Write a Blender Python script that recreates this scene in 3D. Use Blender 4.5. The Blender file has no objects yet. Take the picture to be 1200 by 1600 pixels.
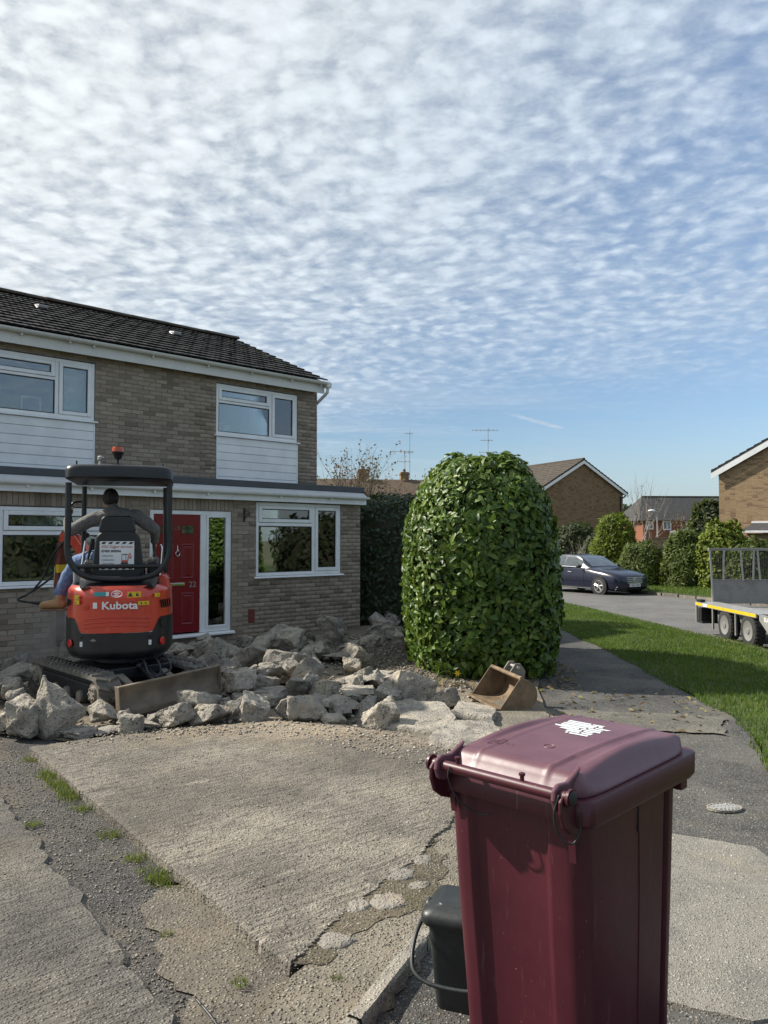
import bpy, bmesh, math, random
import numpy as np
from mathutils import Vector, Matrix, noise

random.seed(7); RNG = np.random.default_rng(7)
SC = bpy.context.scene
COL = SC.collection
PI = math.pi

# ------------------------------------------------------------------ camera
cam_data = bpy.data.cameras.new('camera'); cam = bpy.data.objects.new('camera', cam_data); COL.objects.link(cam)
cam_data.sensor_fit = 'VERTICAL'; cam_data.sensor_height = 36.0; cam_data.lens = 27.0
cam_data.clip_start = 0.05; cam_data.clip_end = 2000.0
cam.location = (0, 0, 1.68)
cam.rotation_euler = (math.radians(90 + 2.0046), 0, 0)
SC.camera = cam
SC.render.resolution_x, SC.render.resolution_y = 768, 1024

# ------------------------------------------------------------------ sky
SUN_EL = math.radians(40.0)
SUN_H = Vector((-0.9627, 0.2706, 0))
SUN = Vector((SUN_H.x*math.cos(SUN_EL), SUN_H.y*math.cos(SUN_EL), math.sin(SUN_EL)))
SUN_ROT = math.atan2(-SUN_H.x, SUN_H.y)
SKY_STRENGTH = 0.072

class N:
    """small helper round a node tree: every method returns an output socket"""
    def __init__(s, nt): s.t = nt; s.nodes = nt.nodes; s.links = nt.links
    def new(s, typ, **kw):
        n = s.nodes.new(typ)
        for k, v in kw.items(): setattr(n, k, v)
        return n
    def put(s, sock, v):
        if v is None: return
        if hasattr(v, 'is_output'): s.links.new(v, sock)
        elif isinstance(v, (tuple, list)) and sock.type == 'RGBA' and len(v) == 3: sock.default_value = (*v, 1)
        else: sock.default_value = v
    def math(s, op, a, b=None, c=None, clamp=False):
        n = s.new('ShaderNodeMath', operation=op, use_clamp=clamp)
        for i, v in enumerate((a, b, c)):
            if v is not None: s.put(n.inputs[i], v)
        return n.outputs[0]
    def vmath(s, op, a, b=None, scale=None):
        n = s.new('ShaderNodeVectorMath', operation=op)
        s.put(n.inputs[0], a)
        if b is not None: s.put(n.inputs[1], b)
        if scale is not None: s.put(n.inputs['Scale'], scale)
        return n.outputs['Value'] if op in ('DOT_PRODUCT', 'LENGTH', 'DISTANCE') else n.outputs[0]
    def pos(s): return s.new('ShaderNodeNewGeometry').outputs['Position']
    def objco(s): return s.new('ShaderNodeTexCoord').outputs['Object']
    def objrand(s): return s.new('ShaderNodeObjectInfo').outputs['Random']
    def attr(s, name): return s.new('ShaderNodeAttribute', attribute_name=name).outputs['Fac']
    def sep(s, v):
        n = s.new('ShaderNodeSeparateXYZ'); s.put(n.inputs[0], v); return n.outputs
    def comb(s, x=0.0, y=0.0, z=0.0):
        n = s.new('ShaderNodeCombineXYZ')
        for i, v in enumerate((x, y, z)): s.put(n.inputs[i], v)
        return n.outputs[0]
    def noise(s, v, scale, detail=3.0, rough=0.5, dist=0.0, col=False):
        n = s.new('ShaderNodeTexNoise')
        s.put(n.inputs['Vector'], v); s.put(n.inputs['Scale'], scale); s.put(n.inputs['Detail'], detail)
        s.put(n.inputs['Roughness'], rough); s.put(n.inputs['Distortion'], dist)
        return n.outputs['Color' if col else 'Fac']
    def voro(s, v, scale, out='Distance', feature='F1', rnd=1.0):
        n = s.new('ShaderNodeTexVoronoi', feature=feature)
        s.put(n.inputs['Vector'], v); s.put(n.inputs['Scale'], scale); s.put(n.inputs['Randomness'], rnd)
        return n.outputs[out]
    def ramp(s, f, stops, interp='LINEAR'):
        n = s.new('ShaderNodeValToRGB'); n.color_ramp.interpolation = interp
        e = n.color_ramp.elements
        while len(e) < len(stops): e.new(0.5)
        for el, (p, c) in zip(e, stops):
            el.position = p
            el.color = (c, c, c, 1) if isinstance(c, (int, float)) else (*c, 1)
        s.put(n.inputs[0], f); return n.outputs[0]
    def mr(s, v, a, b, c=0.0, d=1.0, smooth=True):
        n = s.new('ShaderNodeMapRange', interpolation_type='SMOOTHSTEP' if smooth else 'LINEAR')
        for i, x in enumerate((v, a, b, c, d)): s.put(n.inputs[i], x)
        return n.outputs[0]
    def mix(s, f, a, b, typ='MIX'):
        n = s.new('ShaderNodeMix', data_type='RGBA', blend_type=typ, clamp_factor=True)
        s.put(n.inputs[0], f); s.put(n.inputs[6], a); s.put(n.inputs[7], b); return n.outputs[2]
    def bump(s, h, strength=0.5, dist=0.01, normal=None):
        n = s.new('ShaderNodeBump'); s.put(n.inputs['Height'], h)
        n.inputs['Strength'].default_value = strength; n.inputs['Distance'].default_value = dist
        if normal is not None: s.links.new(normal, n.inputs['Normal'])
        return n.outputs[0]

def make_world():
    w = bpy.data.worlds.new('World'); SC.world = w; w.use_nodes = True
    k = N(w.node_tree); w.node_tree.nodes.clear()
    sky = k.new('ShaderNodeTexSky', sky_type='NISHITA')
    sky.sun_disc = False; sky.sun_elevation = SUN_EL; sky.sun_rotation = SUN_ROT
    sky.altitude = 60; sky.air_density = 1.0; sky.dust_density = 0.4; sky.ozone_density = 2.2
    d = k.vmath('NORMALIZE', k.new('ShaderNodeTexCoord').outputs['Generated'])
    x, y, z = k.sep(d)
    zc = k.math('ADD', k.math('MAXIMUM', z, 0.0), 0.10)      # the layer has depth and curves down with the earth: soften the foreshortening
    px = k.math('DIVIDE', x, zc); py = k.math('DIVIDE', y, zc)
    p = k.comb(px, py, 0.0)
    # high altocumulus sheet: coverage, billows and fine ripples on a flat layer above the street
    warp = k.noise(p, 1.1, 3.0, 0.55, 0.0, col=True)
    pw = k.vmath('ADD', p, k.vmath('SCALE', k.vmath('SUBTRACT', warp, (0.5, 0.5, 0.5)), scale=0.22))
    cover = k.noise(k.vmath('ADD', p, (3.7, 1.1, 0.0)), 0.62, 4.0, 0.6)
    v1 = k.new('ShaderNodeTexVoronoi', feature='SMOOTH_F1'); k.put(v1.inputs['Vector'], k.vmath('ADD', pw, k.vmath('SCALE', k.vmath('SUBTRACT', k.noise(p, 9.0, 3.0, 0.6, 0.0, col=True), (0.5, 0.5, 0.5)), scale=0.10)))
    v1.inputs['Scale'].default_value = 17.0; v1.inputs['Smoothness'].default_value = 0.9
    puff = k.mr(v1.outputs['Distance'], 0.65, 0.08)
    cell = k.noise(pw, 17.0, 7.0, 0.66, 0.1)
    rot = k.new('ShaderNodeVectorRotate', rotation_type='Z_AXIS'); k.put(rot.inputs['Vector'], pw); rot.inputs['Angle'].default_value = 0.35
    rip = k.noise(k.vmath('MULTIPLY', rot.outputs[0], (1.0, 1.9, 1.0)), 13.0, 3.0, 0.5, 0.3)
    dens = k.math('ADD', k.math('MULTIPLY', cell, 0.62), k.math('ADD', k.math('MULTIPLY', rip, 0.34), k.math('ADD', k.math('MULTIPLY', puff, 0.24), k.math('MULTIPLY', k.noise(pw, 4.2, 4.0, 0.6, 0.3), 0.26))))
    fine = dens
    dens = k.math('ADD', dens, k.math('MULTIPLY', k.math('SUBTRACT', cover, 0.48), 0.95))
    # thicker towards the west (left), thinner to the east
    dens = k.math('ADD', dens, k.math('MULTIPLY', k.math('MULTIPLY', px, -1.0), 0.075))
    alpha = k.mr(dens, 0.22, 0.95, 0.16, 0.98)
    # the sheet ends some way off: clear blue strip above the roofs
    edge = k.math('ADD', k.math('ADD', py, k.math('MULTIPLY', px, 0.62)), k.math('MULTIPLY', k.math('SUBTRACT', k.noise(k.vmath('MULTIPLY', p, (0.6, 1.0, 1.0)), 0.8, 5.0, 0.62), 0.5), 2.2))
    sheet = k.mr(edge, 2.45, 4.6, 1.0, 0.0)
    alpha = k.math('MULTIPLY', alpha, sheet)
    # thin cirrus streaks low down
    cir = k.noise(k.vmath('MULTIPLY', k.vmath('ADD', p, (0.4, 0.0, 0.0)), (0.5, 1.8, 1.0)), 1.3, 5.0, 0.6, 0.6)
    cirm = k.math('MULTIPLY', k.mr(cir, 0.42, 0.72, 0.0, 0.8), k.mr(px, 2.0, -0.8, 0.2, 1.0))
    alpha = k.math('MAXIMUM', alpha, k.math('MULTIPLY', cirm, k.mr(z, 0.03, 0.16, 0.25, 0.8)))
    # old vapour trail
    A = (0.52, 3.67); B = (0.92, 4.02); L = math.hypot(B[0]-A[0], B[1]-A[1]); ux, uy = (B[0]-A[0])/L, (B[1]-A[1])/L
    qx = k.math('SUBTRACT', px, A[0]); qy = k.math('SUBTRACT', py, A[1])
    along = k.math('ADD', k.math('MULTIPLY', qx, ux), k.math('MULTIPLY', qy, uy))
    across = k.math('ABSOLUTE', k.math('SUBTRACT', k.math('MULTIPLY', qx, uy), k.math('MULTIPLY', qy, ux)))
    across = k.math('ADD', across, k.math('MULTIPLY', k.math('SUBTRACT', k.noise(p, 26.0, 3.0), 0.5), 0.04))
    trail = k.math('MULTIPLY', k.mr(across, 0.006, 0.035, 0.8, 0.0), k.math('MULTIPLY', k.mr(along, 0.0, 0.4, 0.0, 1.0), k.mr(along, L, L+0.04, 1.0, 0.0)))
    trail = k.math('MULTIPLY', trail, k.mr(y, 0.0, 0.1))
    alpha = k.math('MAXIMUM', alpha, trail)
    alpha = k.math('MULTIPLY', alpha, k.mr(z, 0.0, 0.04))
    # forward scattering: cloud is brighter towards the sun
    cs = k.math('MAXIMUM', k.vmath('DOT_PRODUCT', d, tuple(SUN)), 0.0)
    glow = k.math('ADD', k.math('MULTIPLY', k.math('POWER', cs, 1.6), 3.0), k.math('MULTIPLY', k.math('POWER', cs, 9.0), 1.2))
    shade = k.mr(fine, 0.36, 1.0, 0.78, 1.22, False)
    lum = k.math('MULTIPLY', k.math('ADD', glow, 6.2), shade)
    tint = k.mix(k.mr(cs, 0.1, 0.8), (0.78, 0.93, 1.10), (0.93, 0.99, 1.02))
    cloud = k.vmath('SCALE', tint, scale=lum)
    # pale haze low over the roofs
    skyc = k.mix(k.mr(z, 0.15, 0.0, 0.0, 0.80), k.vmath('MULTIPLY', sky.outputs[0], (0.90, 0.97, 1.02)), (4.0, 4.9, 5.6))
    col = k.mix(alpha, skyc, cloud)
    bg = k.new('ShaderNodeBackground'); k.put(bg.inputs['Color'], col); bg.inputs['Strength'].default_value = SKY_STRENGTH
    out = k.new('ShaderNodeOutputWorld'); k.links.new(bg.outputs[0], out.inputs['Surface'])
    w.cycles.sampling_method = 'MANUAL'; w.cycles.sample_map_resolution = 512
make_world()

# ------------------------------------------------------------------ sun
sd = bpy.data.lights.new('sun', 'SUN'); so = bpy.data.objects.new('sun', sd); COL.objects.link(so)
sd.energy = 5.0; sd.angle = math.radians(0.9); sd.color = (1.0, 0.935, 0.83)
so.rotation_euler = (-SUN).to_track_quat('-Z', 'Y').to_euler(); so.location = SUN*60

SC.view_settings.view_transform = 'Standard'; SC.view_settings.look = 'None'
SC.view_settings.exposure = 0.62; SC.view_settings.gamma = 1.0
SC.view_settings.use_curve_mapping = False
SC.render.engine = 'CYCLES'
SC.cycles.use_denoising = True
SC.cycles.max_bounces = 7; SC.cycles.transparent_max_bounces = 8
SC.cycles.caustics_reflective = False; SC.cycles.caustics_refractive = False

# ------------------------------------------------------------------ object helpers
def tag(o, label=None, cat=None, group=None, kind=None):
    if label: o['label'] = label
    if cat: o['category'] = cat
    if group: o['group'] = group
    if kind: o['kind'] = kind
    return o
def link(o, parent=None):
    COL.objects.link(o)
    if parent is not None: o.parent = parent
    return o
def empty(name, loc=(0, 0, 0), rz=0.0, parent=None):
    o = bpy.data.objects.new(name, None); o.empty_display_size = 0.2
    link(o, parent); o.location = loc; o.rotation_euler = (0, 0, rz); return o
def copy_tree(o, parent=None):
    c = o.copy(); COL.objects.link(c); c.parent = parent
    for ch in list(o.children): copy_tree(ch, c)
    return c
def mesh_np(name, V, F, mat, var=None, smooth=False):
    """V (n,3), F (m,k) -> mesh"""
    me = bpy.data.meshes.new(name)
    V = np.asarray(V, np.float32); F = np.asarray(F, np.int32)
    me.vertices.add(len(V)); me.vertices.foreach_set('co', V.ravel())
    m, k = F.shape
    me.loops.add(m*k); me.loops.foreach_set('vertex_index', F.ravel())
    me.polygons.add(m); me.polygons.foreach_set('loop_start', np.arange(m, dtype=np.int32)*k)
    me.polygons.foreach_set('loop_total', np.full(m, k, np.int32))
    if smooth: me.polygons.foreach_set('use_smooth', np.ones(m, bool))
    if var is not None:
        a = me.attributes.new('var', 'FLOAT', 'POINT'); a.data.foreach_set('value', np.asarray(var, np.float32))
    me.update(calc_edges=True); me.validate()
    if mat: me.materials.append(mat)
    return me

class MB:
    """collects shapes, then build() links them as ONE mesh object"""
    def __init__(s, M=None): s.v = []; s.f = []; s.m = []; s.M = M or Matrix.Identity(4)
    def add(s, verts, faces, mi=0, M=None):
        o = len(s.v); T = s.M @ M if M is not None else s.M
        s.v += [tuple(T @ Vector(p)) for p in verts]
        s.f += [tuple(i + o for i in f) for f in faces]; s.m += [mi]*len(faces); return s
    def box(s, x0, x1, y0, y1, z0, z1, mi=0, M=None):
        return s.add([(x0,y0,z0),(x1,y0,z0),(x1,y1,z0),(x0,y1,z0),(x0,y0,z1),(x1,y0,z1),(x1,y1,z1),(x0,y1,z1)],
                     [(0,3,2,1),(4,5,6,7),(0,1,5,4),(1,2,6,5),(2,3,7,6),(3,0,4,7)], mi, M)
    def prism(s, poly, h0, h1, axis='z', mi=0, M=None):
        """polygon extruded along an axis; poly in the two other axes (cyclic order: z:(x,y) y:(x,z) x:(y,z))"""
        def P(a, b, h): return {'z': (a, b, h), 'y': (a, h, b), 'x': (h, a, b)}[axis]
        n = len(poly); v = [P(a, b, h0) for a, b in poly] + [P(a, b, h1) for a, b in poly]
        f = [tuple(range(n))[::-1], tuple(range(n, 2*n))] + [(i, (i+1) % n, n+(i+1) % n, n+i) for i in range(n)]
        return s.add(v, f, mi, M)
    def tube(s, pts, r, seg=8, mi=0, M=None, cap=True, closed=False):
        pts = [Vector(p) for p in pts]; n = len(pts)
        rs = r if isinstance(r, (list, tuple)) else [r]*n
        v = []; f = []; up = None
        for i, p in enumerate(pts):
            if closed: t = pts[(i+1) % n] - pts[i-1]
            else: t = (pts[min(i+1, n-1)] - pts[max(i-1, 0)])
            t.normalize()
            if up is None:
                up = Vector((0, 0, 1)) if abs(t.z) < 0.9 else Vector((1, 0, 0))
            b = t.cross(up)
            if b.length < 1e-5: b = t.cross(Vector((0.3, 1, 0.2)))
            b.normalize(); up = b.cross(t).normalized()
            for j in range(seg):
                a = 2*PI*j/seg
                v.append(p + (b*math.cos(a) + up*math.sin(a))*rs[i])
        for i in range(n if closed else n-1):
            for j in range(seg):
                a, b2 = i*seg+j, i*seg+(j+1) % seg; c = ((i+1) % n)*seg
                f.append((a, b2, c+(j+1) % seg, c+j))
        if cap and not closed: f += [tuple(range(seg))[::-1], tuple(range((n-1)*seg, n*seg))]
        return s.add(v, f, mi, M)
    def lathe(s, prof, seg=24, mi=0, M=None, axis='z'):
        """profile of (radius, height) turned round the axis"""
        v = []; f = []; n = len(prof)
        for r, h in prof:
            for j in range(seg):
                a = 2*PI*j/seg; c, q = r*math.cos(a), r*math.sin(a)
                v.append({'z': (c, q, h), 'y': (q, h, c), 'x': (h, c, q)}[axis])
        for i in range(n-1):
            for j in range(seg):
                f.append((i*seg+j, i*seg+(j+1) % seg, (i+1)*seg+(j+1) % seg, (i+1)*seg+j))
        f += [tuple(range(seg))[::-1], tuple(range((n-1)*seg, n*seg))]
        return s.add(v, f, mi, M)
    def ball(s, c, r, seg=12, ring=8, mi=0, M=None, sc=(1, 1, 1)):
        v = []; f = []
        for i in range(ring+1):
            t = PI*i/ring
            for j in range(seg):
                a = 2*PI*j/seg
                v.append((c[0]+r*sc[0]*math.sin(t)*math.cos(a), c[1]+r*sc[1]*math.sin(t)*math.sin(a), c[2]+r*sc[2]*math.cos(t)))
        for i in range(ring):
            for j in range(seg): f.append((i*seg+j, (i+1)*seg+j, (i+1)*seg+(j+1) % seg, i*seg+(j+1) % seg))
        return s.add(v, f, mi, M)
    def grid(s, fn, nu, nv, mi=0, M=None, closeu=False):
        v = [fn(i/nu, j/nv) for i in range(nu if closeu else nu+1) for j in range(nv+1)]
        w = nv+1; k = nu if closeu else nu+1
        f = [(i*w+j, ((i+1) % k)*w+j, ((i+1) % k)*w+j+1, i*w+j+1) for i in range(nu) for j in range(nv)]
        return s.add(v, f, mi, M)
    def split(s, name, mats, parent=None, **kw):
        """build() for several like pieces: every separate piece becomes an object of its own"""
        up = list(range(len(s.v)))
        def find(a):
            while up[a] != a: up[a] = up[up[a]]; a = up[a]
            return a
        for f in s.f:
            for b in f[1:]: up[find(f[0])] = find(b)
        grp = {}
        for f, m in zip(s.f, s.m): grp.setdefault(find(f[0]), []).append((f, m))
        res = []
        for fs in grp.values():
            q = MB(); idx = {}
            for f, m in fs:
                for i in f:
                    if i not in idx: idx[i] = len(q.v); q.v.append(s.v[i])
                q.f.append(tuple(idx[i] for i in f)); q.m.append(m)
            res.append(q.build(name, mats, parent, **kw))
        return res
    def build(s, name, mats, parent=None, smooth=None, bevel=0.0, seg=2, loc=None, weld=False):
        me = bpy.data.meshes.new(name); me.from_pydata(s.v, [], s.f)
        for m in (mats if isinstance(mats, (list, tuple)) else [mats]): me.materials.append(m)
        if any(s.m): me.polygons.foreach_set('material_index', s.m)
        me.validate(); 
        if weld:
            bm = bmesh.new(); bm.from_mesh(me); bmesh.ops.remove_doubles(bm, verts=bm.verts, dist=1e-5)
            bmesh.ops.recalc_face_normals(bm, faces=bm.faces); bm.to_mesh(me); bm.free()
        me.update()
        o = bpy.data.objects.new(name, me); link(o, parent)
        if loc is not None: o.location = loc
        if smooth is not None:
            me.polygons.foreach_set('use_smooth', [True]*len(me.polygons))
            if smooth < 179: me.set_sharp_from_angle(angle=math.radians(smooth))
        if bevel:
            b = o.modifiers.new('bevel', 'BEVEL'); b.width = bevel; b.segments = seg; b.limit_method = 'ANGLE'; b.angle_limit = math.radians(35)
            b.harden_normals = False
        return o

def text(name, body, size, mat, parent, loc, rot=(PI/2, 0, 0), align='CENTER', extrude=0.0008, shear=0.0, bold=0.0, sx=1.0):
    c = bpy.data.curves.new(name, 'FONT'); c.body = body; c.size = size; c.align_x = align; c.align_y = 'CENTER'
    c.extrude = extrude; c.shear = shear; c.offset = bold; c.resolution_u = 3
    c.materials.append(mat)
    tmp = bpy.data.objects.new('tmp', c); COL.objects.link(tmp)
    dg = bpy.context.evaluated_depsgraph_get()
    me = bpy.data.meshes.new_from_object(tmp.evaluated_get(dg)); me.name = name
    bpy.data.objects.remove(tmp); bpy.data.curves.remove(c)
    o = bpy.data.objects.new(name, me); link(o, parent); o.location = loc; o.rotation_euler = rot; o.scale = (sx, 1, 1)
    tag(o, kind='stuff')
    return o

def fbm(x, y, z=0.0, o=4):
    return noise.fractal(Vector((x, y, z)), 1.0, 2.0, o)
# ------------------------------------------------------------------ materials
MATS = {}
def mk(name):
    m = bpy.data.materials.new(name); m.use_nodes = True; m.node_tree.nodes.clear(); MATS[name] = m
    return m, N(m.node_tree)
def out(k, color, rough=0.6, normal=None, metal=0.0, spec=0.5, coat=0.0, trans=None, alpha=None, coat_rough=0.05, sheen=0.0):
    b = k.new('ShaderNodeBsdfPrincipled')
    k.put(b.inputs['Base Color'], color); k.put(b.inputs['Roughness'], rough); k.put(b.inputs['Metallic'], metal)
    k.put(b.inputs['Specular IOR Level'], spec); k.put(b.inputs['Coat Weight'], coat); b.inputs['Coat Roughness'].default_value = coat_rough
    if sheen: b.inputs['Sheen Weight'].default_value = sheen
    if normal is not None: k.links.new(normal, b.inputs['Normal'])
    sh = b.outputs[0]
    if trans is not None:
        t = k.new('ShaderNodeBsdfTranslucent'); k.put(t.inputs['Color'], trans[0])
        mx = k.new('ShaderNodeMixShader'); k.put(mx.inputs[0], trans[1]); k.links.new(sh, mx.inputs[1]); k.links.new(t.outputs[0], mx.inputs[2]); sh = mx.outputs[0]
    o = k.new('ShaderNodeOutputMaterial'); k.links.new(sh, o.inputs['Surface'])
def plain(name, col, rough=0.5, metal=0.0, dirt=0.0, dirtcol=(0.2, 0.17, 0.13), scale=6.0, bump=0.0, coat=0.0, spec=0.5, var=0.08):
    """a paint, plastic or metal with slight mottling, dust and surface relief"""
    m, k = mk(name); p = k.pos()
    n1 = k.noise(p, scale, 5.0, 0.6); n2 = k.noise(p, scale*9, 4.0, 0.65)
    c = k.mix(k.mr(n1, 0.3, 0.7), tuple(x*(1-var) for x in col), tuple(min(1, x*(1+var)) for x in col))
    r = k.math('ADD', rough, k.math('MULTIPLY', k.math('SUBTRACT', n2, 0.5), 0.25), clamp=True)
    if dirt:
        f = k.math('MULTIPLY', k.mr(k.math('ADD', k.math('MULTIPLY', n1, 0.6), k.math('MULTIPLY', n2, 0.4)), 0.46, 0.72), dirt)
        c = k.mix(f, c, dirtcol); r = k.math('ADD', r, k.math('MULTIPLY', f, 0.4), clamp=True)
    nb = k.bump(n2, bump, 0.004) if bump else None
    out(k, c, r, nb, metal, spec, coat); return m

def m_aggregate(name, base, light, dark, scale=1.0, bump=0.6, stain=(0.36, 0.27, 0.17), stain_amt=0.5, speck=(0.55, 0.53, 0.48), moss=0.0, patch=None):
    """worn concrete or tarmac with exposed stones"""
    m, k = mk(name); p = k.pos()
    big = k.noise(p, 0.9*scale, 5.0, 0.6, 0.4); mid = k.noise(p, 6*scale, 5.0, 0.65); fine = k.noise(p, 60*scale, 4.0, 0.7)
    vd = k.voro(p, 70*scale); vc = k.voro(p, 70*scale, 'Color')
    vs = k.voro(p, 34*scale); vsc = k.voro(p, 34*scale, 'Color')
    c = k.mix(k.mr(mid, 0.3, 0.7), dark, base)
    c = k.mix(k.mr(big, 0.35, 0.7), c, light)
    pick = k.sep(vc)[0]; pick2 = k.sep(vsc)[1]
    stone = k.math('MULTIPLY', k.mr(vd, 0.45, 0.25), k.mr(pick, 0.62, 0.70))
    c = k.mix(k.math('MULTIPLY', stone, 0.75), c, speck)
    stone2 = k.math('MULTIPLY', k.mr(vs, 0.40, 0.22), k.mr(pick2, 0.80, 0.86))
    c = k.mix(k.math('MULTIPLY', stone2, 0.7), c, k.mix(k.sep(vsc)[2], speck, (0.20, 0.15, 0.11)))
    dk = k.math('MULTIPLY', k.mr(vd, 0.5, 0.3), k.mr(pick, 0.30, 0.22))
    c = k.mix(k.math('MULTIPLY', dk, 0.6), c, tuple(x*0.5 for x in dark))
    c = k.mix(k.math('MULTIPLY', k.mr(k.noise(k.vmath('ADD', p, (7.0, 3.0, 0)), 1.3*scale, 4.0, 0.6), 0.52, 0.75), stain_amt), c, stain)
    if moss:
        c = k.mix(k.math('MULTIPLY', k.mr(k.noise(k.vmath('ADD', p, (1.0, 9.0, 0)), 3.1*scale, 5.0, 0.7), 0.60, 0.72), moss), c, (0.07, 0.085, 0.025))
    h = k.math('ADD', k.math('MULTIPLY', fine, 0.5), k.math('ADD', k.math('MULTIPLY', k.mr(vd, 0.5, 0.1), 0.5), k.math('MULTIPLY', stone2, 0.6)))
    h = k.math('ADD', h, k.math('MULTIPLY', mid, 1.2))
    out(k, c, 0.88, k.bump(h, bump, 0.012), spec=0.3); return m

def m_brick_unit():
    m, k = mk('brick_buff'); p = k.pos()
    v = k.math('FRACT', k.math('ADD', k.attr('var'), k.objrand()))
    c = k.ramp(v, [(0.0, (0.175, 0.140, 0.108)), (0.10, (0.225, 0.182, 0.140)), (0.35, (0.295, 0.242, 0.190)), (0.62, (0.335, 0.278, 0.218)), (0.85, (0.385, 0.324, 0.255)), (1.0, (0.31, 0.245, 0.195))])
    n = k.noise(p, 28, 5, 0.7); n2 = k.noise(p, 150, 3, 0.7)
    c = k.mix(k.mr(n, 0.35, 0.72, 0.0, 0.4), c, (0.215, 0.175, 0.138))
    c = k.mix(k.mr(k.noise(k.vmath('MULTIPLY', p, (1, 1, 3)), 1.1, 5, 0.65), 0.5, 0.75, 0.0, 0.4), c, (0.19, 0.168, 0.142))
    h = k.math('ADD', n, k.math('MULTIPLY', n2, 0.6))
    out(k, c, 0.9, k.bump(h, 0.5, 0.006), spec=0.25); return m
def m_brick_tex(name, c1, c2, mortar, dirt=(0.12, 0.1, 0.08), axis=(1, 0, 0), dk=0.4):
    """brickwork of walls too far off to tell the bricks apart; runs along 'axis'"""
    m, k = mk(name); p = k.objco()
    a = k.vmath('DOT_PRODUCT', p, axis); z = k.sep(p)[2]
    b = k.new('ShaderNodeTexBrick'); k.put(b.inputs['Vector'], k.comb(a, z, 0.0))
    b.inputs['Scale'].default_value = 1.0; b.inputs['Brick Width'].default_value = 0.225; b.inputs['Row Height'].default_value = 0.075
    b.inputs['Mortar Size'].default_value = 0.006; b.inputs['Bias'].default_value = 0.0
    k.put(b.inputs['Color1'], c1); k.put(b.inputs['Color2'], c2); k.put(b.inputs['Mortar'], mortar)
    cell = k.comb(k.math('FLOOR', k.math('DIVIDE', a, 0.225)), k.math('FLOOR', k.math('DIVIDE', z, 0.075)), 0.0)
    r = k.new('ShaderNodeTexWhiteNoise'); k.put(r.inputs['Vector'], cell)
    c = k.mix(k.mr(r.outputs['Value'], 0.72, 0.95, 0.0, 0.75), b.outputs['Color'], dirt)
    c = k.mix(k.mr(k.noise(p, 1.4, 5, 0.65), 0.45, 0.8, 0.0, dk), c, dirt)
    out(k, c, 0.9, k.bump(b.outputs['Fac'], 0.6, -0.006), spec=0.25); return m

def m_tile():
    m, k = mk('roof_tile'); p = k.pos()
    v = k.math('FRACT', k.math('ADD', k.attr('var'), k.objrand()))
    c = k.ramp(v, [(0, (0.009, 0.009, 0.010)), (0.5, (0.014, 0.013, 0.0135)), (1, (0.022, 0.020, 0.019))])
    n = k.noise(p, 14, 6, 0.7); n2 = k.noise(p, 90, 4, 0.7)
    c = k.mix(k.mr(n, 0.55, 0.75, 0, 0.5), c, (0.040, 0.038, 0.034))
    c = k.mix(k.mr(k.noise(p, 45, 3, 0.6), 0.66, 0.72, 0, 0.8), c, (0.30, 0.30, 0.26))
    out(k, c, k.mr(n, 0.3, 0.8, 0.6, 0.9), k.bump(k.math('ADD', n, n2), 0.5, 0.008), spec=0.25); return m
def m_rooftex(name, base, row=0.30, dirt=(0.05, 0.045, 0.035)):
    m, k = mk(name); p = k.objco(); n = k.noise(p, 3.0, 6, 0.7); z = k.sep(p)[2]
    f = k.math('FRACT', k.math('DIVIDE', z, row*0.45))
    c = k.mix(k.mr(n, 0.35, 0.7), tuple(x*0.75 for x in base), tuple(x*1.25 for x in base))
    c = k.mix(k.mr(k.noise(p, 9, 4, 0.7), 0.55, 0.75, 0, 0.6), c, dirt)
    c = k.mix(k.mr(f, 0.12, 0.0, 0.0, 0.55), c, tuple(x*0.4 for x in base))
    out(k, c, 0.85, k.bump(k.math('ADD', f, k.math('MULTIPLY', n, 0.5)), 0.8, 0.03), spec=0.3); return m

def m_rubble():
    m, k = mk('broken_concrete'); p = k.objco(); r = k.objrand()
    q = k.vmath('ADD', k.pos(), k.comb(k.math('MULTIPLY', r, 31.0), k.math('MULTIPLY', r, 17.0), 0.0))
    mid = k.noise(q, 5, 6, 0.65); fine = k.noise(q, 70, 4, 0.7)
    vd = k.voro(q, 42); vc = k.voro(q, 42, 'Color')
    base = k.mix(r, (0.33, 0.304, 0.262), (0.47, 0.425, 0.352))
    c = k.mix(k.mr(mid, 0.32, 0.62), (0.22, 0.207, 0.185), base)
    c = k.mix(k.mr(k.noise(q, 1.7, 4, 0.6), 0.50, 0.70, 0, 0.6), c, (0.54, 0.465, 0.35))
    sp = k.math('MULTIPLY', k.mr(vd, 0.42, 0.25), k.mr(k.sep(vc)[0], 0.55, 0.7))
    c = k.mix(k.math('MULTIPLY', sp, 0.7), c, k.mix(k.sep(vc)[1], (0.12, 0.10, 0.085), (0.56, 0.52, 0.45)))
    pit = k.mr(k.noise(q, 22, 5, 0.8), 0.41, 0.31)
    c = k.mix(k.math('MULTIPLY', pit, 0.6), c, (0.09, 0.08, 0.07))
    h = k.math('ADD', k.math('MULTIPLY', mid, 1.6), k.math('ADD', k.math('MULTIPLY', fine, 0.5), k.math('SUBTRACT', k.math('MULTIPLY', sp, 0.5), k.math('MULTIPLY', pit, 0.9))))
    out(k, c, 0.92, k.bump(h, 1.0, 0.035), spec=0.25); return m

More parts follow.
